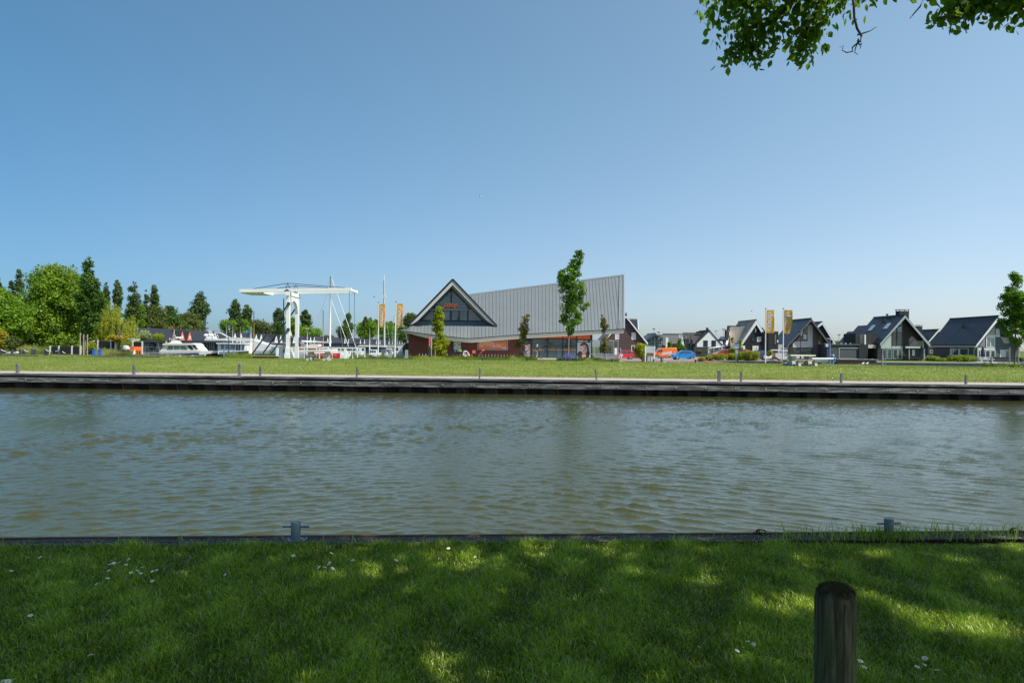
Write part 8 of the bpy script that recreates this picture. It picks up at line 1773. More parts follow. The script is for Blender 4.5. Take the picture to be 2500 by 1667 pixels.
# van
vanp = [(.06,.36),(.02,.62),(.10,.92),(.55,1.12),(1.18,1.66),(1.45,1.84),(1.9,1.93),(4.5,1.95),(4.72,1.84),(4.86,1.1),(4.86,.5),(4.75,.34),(4.35,.34),(4.28,.52),(3.98,.72),(3.66,.52),(3.58,.28),(1.28,.28),(1.2,.52),(.90,.72),(.58,.52),(.5,.34)]
def van_extra(r, X, yat, L, hw):
    kparts([(.16,.80),(.40,.98),(.55,.98),(.42,.80)], [(4.78,1.3),(4.84,1.3),(4.86,.75),(4.80,.75)], (1.05, 1.15), ((.6, 1.15), (1.15, 1.64)), None)(r, X, yat, L, hw)
    k = MB(); k.text("coop", 1.0, Matrix.Translation((X(2.72), -hw-.022, .74)) @ Matrix.Rotation(-.13, 4, 'Y') @ Matrix.Rotation(R(90), 4, 'X'), bold=.035, shear=.2, extrude=.002); k.build("side_lettering", WHITE, r)
    k = MB(); k.text(".nl", .34, Matrix.Translation((X(4.22), -hw-.022, 1.10)) @ Matrix.Rotation(R(90), 4, 'X'), bold=.012); k.build("small_lettering", WHITE, r)
    k = MB(); k.box((X(.9), -hw+.02, .30), (X(4.6), -hw-.005, .36)); k.build("sill", BLACK, r)
    k = MB(); 
    for x in (1.92, 3.25, 4.45): k.box((X(x)-.008, -hw-.006, .45), (X(x)+.008, -hw+.02, 1.5))
    k.box((X(1.95), -hw-.006, 1.25), (X(4.5), -hw+.02, 1.265)); k.build("door_gap", paint("orange_shadow_gap", (.30, .06, .01), .6), r)
p = G(1621.5, 125); van = car("orange delivery van with large white lettering behind the blue hatchback", p, carpaint("orange_van_paint", (0.90, 0.20, 0.008)), vanp, [[(.85,1.15),(1.25,1.60),(1.40,1.66),(1.40,1.12)], [(1.46,1.12),(1.46,1.68),(1.88,1.70),(1.88,1.12)]], W_=1.9, wheels=(.90, 3.97), wr=.33, cat="van", name="delivery_van", extra=van_extra, tum=.12)
van.location.z = -.32; van.scale = (.93, 1, 1)
p = G(1655, 139); 
# boat on a trailer by the slate-roofed house
d = 100; r = thing("boat_on_trailer", G(1899, d), "grey-white boat with a flat hardtop on a trailer between the right banner poles", "boat"); b = r.location
def TB(x, y): v = W(1720+x/10.69, 790+y/10.69, d); return Vector((v.x-b.x, 0, v.z-b.z))
k = MB(); q = [TB(1800, 770), TB(1790, 850), TB(1900, 930), TB(2060, 950), TB(2140, 860), TB(2080, 800), TB(1900, 760)]; k.prism([v+Vector((0, -.8, 0)) for v in q], (0, 1.6, 0)); k.build("hull", paint("grey_white_hull", (.55, .56, .56), .3, .08), r)
k = MB(); q = [TB(1755, 700), TB(2130, 715), TB(2120, 695), TB(1800, 675)]; k.prism([v+Vector((0, -.7, 0)) for v in q], (0, 1.4, 0)); k.build("hardtop", WGL, r)
k = MB(); k.bar(TB(1870, 665)+Vector((0, 0, 0)), TB(1890, 690), .15); k.bar(TB(1982, 655), TB(1982, 690), .04); k.bar(TB(2100, 710)+Vector((0, -.6, 0)), TB(2120, 810)+Vector((0, -.6, 0)), .05); k.bar(TB(1830, 700)+Vector((0, -.6, 0)), TB(1850, 770)+Vector((0, -.6, 0)), .05); k.build("hardtop_supports", DARK, r)
k = MB(); k.bar(TB(1780, 880), TB(2150, 960), .08); k.build("trailer_beam", GREYM, r)
for x in (1900, 2080): c = TB(x, 950); k = MB(); k.lathe((c.x, -.7, max(.28, 0)), [(.18, -.08), (.28, -.07), (.28, .07), (.18, .08)], 14, 'Y'); k.build("trailer_wheel", RUBBER, r, smooth=True, sharp=40)
r = thing("parked_scooter", G(1874, 98), "white and dark scooter just right of the first right-hand banner pole", "scooter"); k = MB(); k.prism([(-.6, -.15, .35), (.5, -.15, .35), (.62, -.15, .8), (.1, -.15, .6), (-.5, -.15, .85)], (0, .3, 0)); k.build("body", WHITE, r); k = MB(); k.bar((.55, 0, .4), (.42, 0, 1.05), .07); k.bar((.42, -.3, 1.05), (.42, .3, 1.05), .05); k.build("handlebar", BLACK, r)
for x in (-.55, .62): k = MB(); k.torus((x, 0, .25), .20, .06, 14, 6, 'Y'); k.build("wheel", RUBBER, r, smooth=True)
# blue sign post, boat lift beam, blue drum
d = 88; a, b = W(2024.5, 833, d), W(2024.5, 875, d); r = thing("blue_signpost", (a.x, d, gz(a.x, d)), "bright blue post with a small white box sign by the dark glass", "post"); MB().tube([(a.x, d, gz(a.x, d)), a], .07, 8).build("post", paint("bright_blue_post", (.01, .10, .62), .4), r, world=True); MB().box((W(2023, 0, d).x, d-.15, W(2026, 847, d).z), (W(2029, 0, d).x, d+.1, W(2026, 839, d).z)).build("sign_box", paint("off_white_box", (.6, .6, .6), .5), r, world=True)
a = W(2027, 827, d+2); r = thing("lamp_with_flat_head", (a.x, d+2, gz(a.x, d)), "lamp with a flat pale head above the blue post", "street lamp"); k = MB(); k.prism([(a.x-.5, d+1.8, a.z+.1), (a.x+.55, d+1.8, a.z-.15), (a.x+.45, d+1.8, a.z-.25), (a.x-.4, d+1.8, a.z)], (0, .4, 0)); k.build("lamp_head", paint("pale_lamp_head", (.6, .58, .52), .5), r, world=True); MB().tube([(a.x, d+2, -.2), (a.x, d+2, a.z-.1)], .05, 6).build("post", GREYM, r, world=True)
d = 72; r = thing("boat_lift", (W(2010, 878, d).x, d, .1), "long pale horizontal boat-lift tube with a green net beside the picnic table", "boat lift"); k = MB(); k.tube([W(1978, 876, d), W(2036, 876.5, d)], .13, 12); k.build("steel_tube", paint("pale_tube", (.60, .61, .60), .45, .05), r, world=True, smooth=True, sharp=40); k = MB(); k.lathe(W(2036, 876.5, d), [(.22, 0), (.24, .05), (.22, .1)], 14, 'X'); k.build("tube_end", GREYM, r, world=True); k = MB(); k.tube([W(1990, 879.5, d-.2), W(2022, 880, d-.2)], .08, 8); k.build("green_net", paint("sea_green_net", (.01, .28, .22), .7, .15), r, world=True)
for px in (1990, 2027): a = W(px, 878, d); MB().tube([(a.x, d, gz(a.x, d)), a], .06, 6).build("support_leg", GREYM, r, world=True)
d = 73; p = W(2032.5, 887, d); r = thing("blue_drum", (p.x, d, gz(p.x, d)), "bright blue and white drum behind the end of the boat lift", "drum"); z = W(2032, 866, d).z-gz(p.x, d); k = MB(); k.lathe((0, 0, 0), [(.15, 0), (.14, z*.5), (.15, z*.6), (.15, z)], 14); k.build("drum_body", paint("cyan_blue_plastic", (.03, .30, .65), .4, .08), r, smooth=True, sharp=40); k = MB(); k.lathe((0, 0, z), [(.17, -.06), (.17, .03)], 14); k.build("white_rim", WHITE, r)
d = 70; r = thing("pale_plank", (W(2020, 890, d).x, d, .2), "pale plank leaning low in the weeds right of the picnic table", "plank"); MB().bar(W(2006, 886.5, d), W(2031, 889, d), .22, .05).build("plank", paint("pale_plank_wood", (.5, .48, .42), .8), r, world=True)
# bus stop sign
d = 90; a = W(1798, 838, d); gz0 = gz(a.x, d); r = thing("bus_stop_sign", (a.x, d, gz0), "blue and white bus-stop sign on a grey post before the pines", "sign")
def BP(x, y): return W(1720+x/10.69, 790+y/10.69, d)
def plate(x0, x1, y0, y1, m, nm, dy=0): p0, p1 = BP(x0, y1), BP(x1, y0); MB().box((p0.x, d-.06-dy, p0.z), (p1.x, d-.03-dy, p1.z)).build(nm, m, r, world=True)
MB().tube([(a.x, d, gz0), (a.x, d, BP(0, 520).z)], .045, 8).build("post", GREYM, r, world=True)
plate(788, 888, 543, 632, paint("pale_sign_plate", (.66, .70, .72), .5, .02), "sign_plate"); plate(789, 887, 553, 590, paint("bus_blue", (.02, .30, .70), .4, .02), "blue_band", .035); plate(790, 880, 505, 534, BLACK, "top_plate"); plate(805, 865, 510, 528, WHITE, "top_icon", .035); plate(803, 868, 706, 815, paint("timetable_grey", (.58, .60, .61), .5, .02), "timetable")
k = MB(); P0 = BP(825, 527); k.box((P0.x-.16, d-.11, P0.z+.02), (P0.x+.18, d-.10, P0.z+.11)); k.build("bus_icon", INK, r, world=True)
# blank white board on two posts
d = 84; a, b = W(1575.5, 879, d), W(1597.5, 879, d); zz = gz(a.x, d); r = thing("blank_board", ((a.x+b.x)/2, d, zz), "blank pale grey board on two white posts before the paving bricks", "sign")
z1, z0 = W(1586, 845, d).z, W(1586, 861.5, d).z; MB().box((a.x, d-.03, z0), (b.x, d+.03, z1)).build("panel", paint("blank_panel", (.52, .54, .56), .5, .02), r, world=True)
for x in (a.x, b.x): MB().box((x-.06, d-.06, zz-.1), (x+.06, d+.06, z1+.02)).build("post", WHITE, r, world=True)
# stacked paving bricks and wrapped pallets
PALS = [(1573, 12, 8.5, BRK, "brick_stack", "stack of dark bricks on a pallet, left of the blank board's first post"), (1583, 7, 7.5, CONC, "brick_stack", "grey wrapped stack of stones between the board's posts"), (1592, 9, 9, paint("silver_wrap", (.55, .57, .60), .25, .25, 6, metal=.3), "wrapped_pallet", "silver-wrapped pallet behind the board's right post"), (1601, 7, 8, paint("grey_wrap", (.40, .42, .44), .3, .3, 6), "wrapped_pallet", "grey-wrapped pallet right of the board")]
for px, wpx, hpx, m, nm, lab in PALS:
    d = 92; p = W(px, 879, d); p.z = gz(p.x, d); w = wpx/F*d; h = (hpx+5)/F*d; r = thing(nm, p, lab, "pallet"); k = MB(); k.box((-w/2, -.3, .12), (w/2, .3, h*.5)); k.box((-w/2*.94, -.28, h*.5), (w/2*.9, .28, h)); k.build("load", m, r); k = MB()
    for x in (-w/2+.05, 0, w/2-.05): k.box((x-.05, -.3, 0), (x+.05, .3, .12))
    k.build("pallet", paint("pallet_wood", (.35, .25, .16), .8, .2), r)
# bollards by the road
d = 84; p = W(1615, 883, d); r = thing("black_bollard", (p.x, d, gz(p.x, d)), "thick dark bollard before the orange van", "bollard"); h = W(1615, 871, d).z-gz(p.x, d); MB().lathe((0, 0, 0), [(.14, 0), (.13, h-.05), (.09, h)], 12).build("post_body", DARK, r, smooth=True, sharp=40); MB().lathe((0, 0, 0), [(.20, 0), (.20, .06)], 12).build("base", DARK, r)
p = W(1621.5, 884, d); r = thing("striped_bollard", (p.x, d, gz(p.x, d)), "slim red and white striped bollard before the orange van", "bollard"); h = W(1621, 871, d).z-gz(p.x, d)
for i in range(5): MB().lathe((0, 0, h*i/5), [(.065, 0), (.065, h/5-.002)], 10).build("red_band" if i % 2 == 0 else "white_band", paint("red_plastic", (.6, .04, .03), .4) if i % 2 == 0 else WHITE, r)
for px, py, lab in ((1494, 883.5, "stubby ground light at the grass edge below the trolley shelter"), (1596, 884.5, "stubby ground light below the blank board's right post"), (1698, 885.5, "stubby ground light below the blue hatchback"), (1801, 887, "stubby ground light at the foot of the bus-stop sign"), (1903, 888.5, "stubby ground light left of the picnic table"), (1287, 879, "stubby ground light in the tall grass left of the cyclist"), (1178, 879.5, "stubby grey ground light below the shop's white paving")):
    d = 66; p = W(px, py, d); p.z = gz(p.x, d); r = thing("ground_light", p, lab, "ground light", "stubby ground lights along the lawn edge"); MB().lathe((0, 0, -.05), [(.08, 0), (.08, .28), (.10, .29), (.10, .36)], 10).build("light_body", DARK, r)
# service box and furled red canopy at the left of the shop
d = 74; a = W(1001, 883, d); r = thing("service_pillar", (a.x, d, gz(a.x, d)), "grey metal service pillar at the left end of the shop front", "pillar"); z1 = W(1000.5, 854, d).z; MB().box((W(997, 0, d).x, d, gz(a.x, d)-.1), (W(1003.6, 0, d).x, d+.3, z1)).build("pillar_body", GREYM, r, world=True); MB().box((W(995, 0, d).x, d-.06, gz(a.x, d)), (W(1003, 0, d).x, d, W(1000, 873, d).z)).build("pale_notice", paint("pale_notice", (.5, .62, .68), .5, .05), r, world=True)
d = 73.5; r = thing("grey_post_box", (W(960, 878, d).x, d, gz(W(960, 0, d).x, d)), "grey metal post box beside the second banner pole's foot", "box"); MB().box((W(957, 0, d).x, d, gz(-12, d)-.1), (W(963.5, 0, d).x, d+.3, W(960, 854, d).z)).build("box_body", GREYM, r, world=True); MB().box((W(956, 0, d).x, d-.04, W(960, 863, d).z), (W(958.5, 0, d).x, d, W(960, 856, d).z)).build("dark_flap", BLACK, r, world=True)
d = 80; r = thing("furled_red_canopy", (W(1054, 878, d).x, d, gz(W(1054, 0, d).x, d)), "red and white furled canopy on a grey pole before the columnar shrub", "parasol"); PK = paint("faded_red_cloth", (.62, .17, .20), .7, .1)
b0 = r.location; k = MB(); k.tube([W(1052.5, 875, d), W(1054, 822, d)], .06, 8); k.build("pole", GREYM, r, world=True)
for xa, xb, yt_, yb in ((1055, 1058, 818, 845), (1059, 1062, 816, 848)): k = MB(); k.lathe((W((xa+xb)/2, 0, d).x, d-.1, W(1057, yb, d).z), [(.05, 0), (.10, .3), (.09, 1.0), (.03, 1.45)], 8); k.build("furled_cloth", PK, r, world=True, smooth=True)
k = MB(); k.bar(W(1062.5, 853, d), W(1063.5, 873, d), .12, .05); k.build("red_edge_board", PK, r, world=True); MB().box((W(1055, 0, d).x, d, gz(-9, d)), (W(1062, 0, d).x, d+.2, W(1057, 853, d).z)).build("dark_screen", DARK, r, world=True)
# ---- bicycles
def bike(loc, label, fc, rz=0.0, s=1.0, basket=None, name="bicycle"):
    r = thing(name, loc, label, "bicycle", None, rz); r.scale = (s, s, s)
    for x in (-.55, .55):
        k = MB(); k.torus((x, 0, .35), .33, .022, 26, 6, 'Y'); w = k.build("wheel", RUBBER, r, smooth=True)
        k = MB(); 
        for a in range(10): t = math.pi*2*a/10; k.bar((x, 0, .35), (x+.32*math.cos(t), 0, .35+.32*math.sin(t)), .006)
        k.build("spokes", GREYM, w)
    k = MB(); T = lambda a, b, q=.018: k.tube([a, b], q, 6)
    T((-.55, 0, .35), (-.05, 0, .32)); T((-.05, 0, .32), (-.22, 0, .88)); T((-.05, 0, .32), (.36, 0, .80)); T((-.2, 0, .75), (.34, 0, .92)); T((-.55, 0, .35), (-.2, 0, .80)); T((.36, 0, 1.02), (.55, 0, .35)); T((-.62, 0, .76), (-.2, 0, .74)); k.build("frame", fc, r, smooth=True)
    k = MB(); k.tube([(.18, -.28, 1.06), (.34, -.12, 1.10), (.36, 0, 1.06), (.34, .12, 1.10), (.18, .28, 1.06)], .015, 6); k.build("handlebar", BLACK, r, smooth=True)
    k = MB(); k.ball((-.24, 0, .93), (.14, .08, .035), 6); k.build("saddle", BLACK, r, smooth=True)
    if basket: k = MB(); k.box((.42, -.2, .85), (.72, .2, 1.1)); k.build("front_basket", basket, r)
    return r
zc = gz(6, 95)+.02
pb = W(1310, 875.5, 95.5); bk1 = bike(Vector((pb.x, 95.5, zc)), "dark city bicycle ridden past the shop windows", BLACK, 0.05, 1.08)
bike(Vector((XW(1283, 98), 98.2, zc)), "white parked bicycle left of the shop's glass front", WHITE, math.pi, 1.0)
bike(Vector((XW(1265, 98), 98.6, zc)), "dark parked bicycle behind the thin bronze shrub", DARK, 0, 1.0)
bike(Vector((XW(1114, 98), 98.7, zc)), "dark bicycle with a bright green basket below the framed poster", BLACK, 0, 1.0, paint("lime_green", (.25, .65, .03), .5))
bike(Vector((XW(1162, 98), 98.6, zc)), "dark bicycle with red-orange bags below the opening hours board", BLACK, 0, 1.05)
bike(Vector((XW(1100, 98), 98.9, zc)), "plain dark bicycle right of the columnar shrub", BLACK, 0, 1.0)
r = thing("bicycle_bag", Vector((XW(1157, 98), 98.3, zc+.62)), "red-orange double bag hanging on a parked bicycle", "bag"); MB().box((-.22, -.1, 0), (.22, .1, .42)).box((-.24, -.12, .36), (.24, .12, .44)).build("bag_body", paint("red_orange_bag", (.8, .10, .03), .6), r)
r = thing("orange_bike_seat", Vector((XW(1179, 98), 98.2, zc+.95)), "orange child seat with an arm raised over a parked bicycle", "child seat"); k = MB(); k.ball((0, 0, .1), (.22, .15, .12), 8); k.bar((-.05, 0, 0), (-.45, 0, -.35), .12); k.build("seat_body", paint("red_orange_bag", (.8, .10, .03), .6), r, smooth=True)
# child trailer
r = thing("bicycle_trailer", Vector((XW(1138.5, 97.5), 97.5, zc)), "white and orange child bicycle trailer by the brick wall", "bike trailer"); TW = paint("trailer_white", (.72, .73, .74), .5, .04)
k = MB(); q = [(-.42, 0, .25), (.50, 0, .25), (.42, 0, .55), (.12, 0, .92), (-.18, 0, 1.02), (-.38, 0, .88), (-.46, 0, .5)]; k.prism([Vector(v)+Vector((0, -.35, 0)) for v in q], (0, .7, 0)); bo = k.build("hood", TW, r)
k = MB(); k.poly([(-.12, -.36, .52), (.30, -.36, .52), (.12, -.36, .82), (-.08, -.36, .86)]); k.build("mesh_window", BLACK, r); k = MB(); k.poly([(-.15, -.36, .30), (.44, -.36, .27), (.36, -.36, .50), (-.15, -.36, .52)]); k.build("orange_side_panel", ORANGE, r)
k = MB(); k.poly([(-.36, -.36, .55), (-.2, -.36, .55), (-.18, -.36, .85), (-.30, -.36, .80)]); k.build("rear_window", BLACK, r)
for y in (-.40, .40): k = MB(); k.torus((-.1, y, .24), .22, .025, 20, 6, 'Y'); w = k.build("wheel", RUBBER, r, smooth=True); MB().lathe((-.1, y, .24), [(.17, -.01), (.17, .01)], 16, 'Y').build("wheel_disc", TW, w)
k = MB(); k.tube([(.48, -.2, .3), (.85, -.2, .35)], .018, 6); k.build("tow_arm", GREYM, r)

# ---- people: one skinned surface from a joint skeleton
def person(loc, label, J, bones, mats, clothes, rz=0.0, s=1.0, hairc=None, headc=None, face=1):
    r = thing("person", loc, label, "person", None, rz); r.scale = (s, s, s)
    def skin(name, names, rad, m, par=r):
        idx = {n: i for i, n in enumerate(names)}; me = bpy.data.meshes.new(name); ed = [(idx[a], idx[b]) for a, b in bones if a in idx and b in idx]
        me.from_pydata([J[n] for n in names], ed, []); o = bpy.data.objects.new(name, me); COL.objects.link(o); o.parent = par; me.materials.append(m)
        md = o.modifiers.new("skin", 'SKIN'); sk = me.skin_vertices[0].data
        for n, i in idx.items(): sk[i].radius = rad[n] if isinstance(rad[n], tuple) else (rad[n], rad[n]); sk[i].use_root = (i == 0)
        md.use_smooth_shade = True; o.modifiers.new("sub", 'SUBSURF').levels = 2; o.modifiers["sub"].render_levels = 2; return o
    body = ["pelvis", "belly", "chest", "neck", "head", "crown"]+[a+x for x in ("_l", "_r") for a in ("hip", "knee", "ankle", "toe", "shoulder", "elbow", "wrist", "palm")]+[f+x for x in ("_l", "_r") for f in ("f1", "f2", "f3", "f4", "f5")]
    rd = dict(pelvis=(.15, .11), belly=(.13, .10), chest=(.155, .11), neck=.055, head=.095, crown=.085, hip=.095, knee=.065, ankle=.045, toe=.04, shoulder=.06, elbow=.045, wrist=.032, palm=.035, f1=.009, f2=.009, f3=.009, f4=.009, f5=.010)
    for x in ("_l", "_r"):
        for i, (n, dx, dz_) in enumerate((("f1", .03, -.09), ("f2", .012, -.10), ("f3", -.006, -.098), ("f4", -.024, -.085), ("f5", .05, -.04))):
            w_, pm = Vector(J["wrist"+x]), Vector(J["palm"+x]); a = (pm-w_).normalized(); sd = a.cross(Vector((0, 1, 0))); sd = sd.normalized() if sd.length > .1 else Vector((1, 0, 0))
            J[n+x] = tuple(pm+a*(-dz_)+sd*dx)
    rad = {n: rd[n.split("_")[0]] for n in body}
    bones = bones+[("palm"+x, f+x) for x in ("_l", "_r") for f in ("f1", "f2", "f3", "f4", "f5")]
    b_ = skin("body", body, rad, mats["skin"])
    for nm, names, grow_, m in clothes:
        rr = {n: (tuple(v+grow_ for v in rad[n]) if isinstance(rad[n], tuple) else rad[n]+grow_) for n in names}; skin(nm, names, rr, m)
    h = Vector(J["head"]); k = MB(); k.ball(h+Vector((-.025*face, 0, .035)), (.115, .10, .11), 10); k.build("hair", mats["hair"], r, smooth=True)
    k = MB(); k.ball(h+Vector((.10*face, 0, -.01)), (.022, .014, .02), 6); k.build("nose", mats["skin"], r, smooth=True)
    k = MB()
    for y in (-.035, .035): k.ball(h+Vector((.088*face, y, .015)), (.010, .012, .008), 5)
    k.build("eyes", INK, r); k = MB(); k.ball(h+Vector((.088*face, 0, -.045)), (.008, .022, .006), 5); k.build("mouth", paint("lips", (.35, .10, .09), .5), r)
    k = MB()
    for y in (-.10, .10): k.ball(h+Vector((0, y, 0)), (.022, .01, .032), 5)
    k.build("ears", mats["skin"], r, smooth=True)
    return r
SKIN = paint("skin", (.55, .33, .25), .5, .05); GREYHAIR = paint("grey_hair", (.55, .54, .52), .7, .1); FAIR = paint("fair_hair", (.42, .33, .22), .7, .1); JKT = paint("black_jacket", (.02, .02, .028), .7, .2); SHORTS = paint("khaki_shorts", (.14, .13, .10), .8, .1); DENIM = paint("blue_jacket_cloth", (.04, .24, .58), .8, .1); WTRS = paint("white_trousers", (.74, .74, .72), .8, .04); SHOE = paint("white_shoe", (.7, .7, .7), .6)
BN = [("pelvis", "belly"), ("belly", "chest"), ("chest", "neck"), ("neck", "head"), ("head", "crown")]+[(a+x, b+x) for x in ("_l", "_r") for a, b in (("hip", "knee"), ("knee", "ankle"), ("ankle", "toe"), ("shoulder", "elbow"), ("elbow", "wrist"), ("wrist", "palm"))]+[("pelvis", "hip"+x) for x in ("_l", "_r")]+[("chest", "shoulder"+x) for x in ("_l", "_r")]
J = dict(pelvis=(-.24, 0, 1.02), belly=(-.16, 0, 1.18), chest=(-.04, 0, 1.40), neck=(.04, 0, 1.56), head=(.09, 0, 1.68), crown=(.10, 0, 1.76),
 hip_l=(-.20, .10, 1.0), knee_l=(.16, .11, .86), ankle_l=(.05, .11, .42), toe_l=(.18, .11, .38), hip_r=(-.20, -.10, 1.0), knee_r=(.12, -.11, .66), ankle_r=(-.08, -.11, .24), toe_r=(.06, -.11, .19),
 shoulder_l=(-.02, .19, 1.44), elbow_l=(.14, .22, 1.22), wrist_l=(.30, .24, 1.15), palm_l=(.36, .24, 1.13), shoulder_r=(-.02, -.19, 1.44), elbow_r=(.14, -.22, 1.22), wrist_r=(.30, -.24, 1.15), palm_r=(.36, -.24, 1.13))
tors = ["pelvis", "belly", "chest", "neck", "shoulder_l", "elbow_l", "wrist_l", "shoulder_r", "elbow_r", "wrist_r"]
person(Vector((pb.x, 95.5, zc)), "cyclist with grey hair in a black jacket and khaki shorts, leaning forward", dict(J), BN, dict(skin=SKIN, hair=GREYHAIR), [("jacket", [n for n in tors if n not in ("pelvis", "neck")], .022, JKT), ("shorts", ["pelvis", "hip_l", "knee_l", "hip_r", "knee_r"], .02, SHORTS), ("shoe", ["ankle_l", "toe_l"], .012, SHOE), ("shoe", ["ankle_r", "toe_r"], .012, SHOE)], rz=.05, s=1.08)
k = MB(); k.prism([(-.30, -.15, 1.12), (-.16, -.15, 1.50), (-.34, -.15, 1.56), (-.46, -.15, 1.22)], (0, .3, 0)); o = thing("backpack", Vector((pb.x, 95.5, zc)), "dark backpack on the cyclist's back", "backpack"); o.scale = (1.08,)*3; k.build("bag_body", JKT, o)
pw = W(1514, 878, 107); J2 = dict(pelvis=(0, 0, .94), belly=(0, 0, 1.10), chest=(.01, 0, 1.33), neck=(.02, 0, 1.50), head=(.04, 0, 1.62), crown=(.04, 0, 1.70),
 hip_l=(0, .10, .92), knee_l=(.14, .10, .50), ankle_l=(.16, .10, .08), toe_l=(.28, .10, .04), hip_r=(0, -.10, .92), knee_r=(-.10, -.10, .50), ankle_r=(-.34, -.10, .16), toe_r=(-.26, -.10, .05),
 shoulder_l=(0, .19, 1.40), elbow_l=(-.10, .22, 1.14), wrist_l=(.02, .22, .94), palm_l=(.05, .22, .88), shoulder_r=(0, -.19, 1.40), elbow_r=(.06, -.23, 1.14), wrist_r=(.20, -.22, .98), palm_r=(.25, -.22, .94))
person(Vector((pw.x, 107, gz(pw.x, 107)+.02)), "pedestrian in a blue jacket and white trousers walking to the right", J2, BN, dict(skin=SKIN, hair=FAIR), [("jacket", [n for n in tors if n != "neck"], .022, DENIM), ("trousers", ["pelvis", "hip_l", "knee_l", "ankle_l", "hip_r", "knee_r", "ankle_r"], .016, WTRS), ("shoe", ["ankle_l", "toe_l"], .022, BLACK), ("shoe", ["ankle_r", "toe_r"], .022, BLACK)], s=1.03)
o = thing("shopping_bag", Vector((pw.x+.27, 106.76, gz(pw.x, 107)+.58)), "small pink-white shopping bag in the pedestrian's hand", "bag"); MB().prism([(-.10, -.05, 0), (.10, -.05, 0), (.12, -.05, .28), (-.12, -.05, .28)], (0, .1, 0)).build("bag_body", paint("pale_pink_bag", (.75, .6, .58), .6), o); MB().torus((0, 0, .30), .06, .008, 12, 5, 'Y').build("handle", WHITE, o)
# birds
def bird(px, py, d, label, m, s=1.0):
    p = W(px, py, d); r = thing("flying_bird", p, label, "bird"); r.scale = (s,)*3; k = MB(); k.ball((0, 0, 0), (.28, .08, .08), 8); k.ball((.30, 0, .02), (.08, .06, .06), 6); k.prism([(-.25, -.05, 0), (-.48, -.10, 0), (-.48, .10, 0), (-.25, .05, 0)], (0, 0, .02)); k.build("body", m, r, smooth=True)
    for s_ in (-1, 1): k = MB(); k.add([(.12, s_*.05, .03), (-.12, s_*.05, .03), (-.16, s_*.40, .22), (.06, s_*.40, .24), (-.22, s_*.80, .12)], [(0, 1, 2, 3), (3, 2, 4)]); k.build("wing", m, r)
bird(1172, 479.5, 95, "white gull gliding high above the shop's gable", WHITE, .75); bird(913.5, 725, 90, "small dark bird flying left of the first banner", BLACK, .35); bird(1835, 760, 90, "small dark bird flying left of the right banners", BLACK, .3)

# ---- foreground: bollards, rings, wooden post
k = N("painted_bollard_steel"); p = k.pos(); f = k.noise(p, 25, 5, .7); g2 = k.noise(p, 90, 3)
col = k.mix(k.ramp(f, [(.45, 0.0), (.7, .6)]), (.10, .155, .18), (.20, .21, .17)); col = k.mix(k.ramp(g2, [(.62, 0.0), (.75, .7)]), col, (.30, .30, .28)); k.bsdf(col, .5, normal=k.bump(f, .2, .004)); BOLM = k.m
def bollard(px, py, d, label, rz=0.0):
    p = W(px, py, d); p.z = .008; r = thing("mooring_bollard", p, label, "bollard", "steel mooring bollards on the near quay", rz)
    k = MB(); k.lathe((0, 0, .006), [(.040, 0), (.040, .143), (.038, .147), (.030, .149)], 28); k.build("pipe", BOLM, r, smooth=True, sharp=35)
    k = MB(); k.lathe((-.112, 0, .112), [(.006, 0), (.0085, .002), (.0085, .222), (.006, .224)], 14, 'X'); k.build("cross_bar", BOLM, r, smooth=True, sharp=35)
    k = MB(); k.prism([(-.082, -.058, 0), (.082, -.058, 0), (.082, .058, 0), (-.082, .058, 0)], (0, 0, .008)); k.build("base_plate", paint("pale_base_plate", (.20, .25, .26), .5, .2, 20), r)
    for x in (-.062, .062):
        for y in (-.04, .04): k = MB(); k.lathe((x, y, .008), [(.010, 0), (.010, .006)], 6); k.lathe((x, y, .014), [(.005, 0), (.005, .006)], 8); k.build("bolt", DARK, r)
    return r
b1 = bollard(722, 1320.5, 5.73, "blue-grey steel mooring bollard on its bolted plate at the left part of the near quay")
p2 = W(2164, 1304, 6.06); dup(b1, Vector((p2.x, 6.02, .008)), .12, "blue-grey steel mooring bollard half buried in tufts at the right part of the near quay")
RUST = paint("rusty_ring_steel", (.09, .045, .03), .8, .4, 30)
def ring(px, d, label, s=1.0):
    x = XW(px, d); r = thing("mooring_ring", (x, near_edge(x)-.035, .012), label, "ring", "rusty mooring rings on the near quay lip"); r.scale = (s,)*3
    k = MB(); pts = [(.038*math.cos(t)+.02, -.01-.012*math.cos(t), .014+.016*math.sin(t)+.006) for t in np.linspace(0, 2*math.pi, 20)]; k.tube(pts, .0055, 6, caps=False); k.build("ring_loop", RUST, r, smooth=True)
    k = MB(); k.tube([(-.012, 0, 0), (-.008, 0, .026), (.0, 0, .038), (.008, 0, .026), (.010, 0, 0)], .006, 6); k.tube([(-.045, 0, .003), (.045, 0, .003)], .008, 6); k.build("eye_lug", RUST, r, smooth=True)
ring(1852, 6.1, "rusty mooring ring with an upright lug, left of the half-buried bollard"); ring(2472, 6.22, "rusty mooring ring near the right photo edge, right of the half-buried bollard", .9)
k = N("mossy_old_post"); p = k.obj(); f = k.noise(k.mapv(p, (1, 1, .12)), 38, 5, .7); f2 = k.noise(k.mapv(p, (1, 1, .4)), 9, 4); sp = k.n("SeparateXYZ"); k.l(p, sp.inputs[0])
f3 = k.noise(p, 120, 3); ang = k.noise(k.mapv(p, (1, 1, .03)), 60, 2, .4)
col = k.ramp(f, [(.3, (.026, .019, .011)), (.5, (.10, .078, .036)), (.75, (.24, .20, .13))]); col = k.mix(k.ramp(f2, [(.45, 0.0), (.65, .65)]), col, (.095, .100, .018))
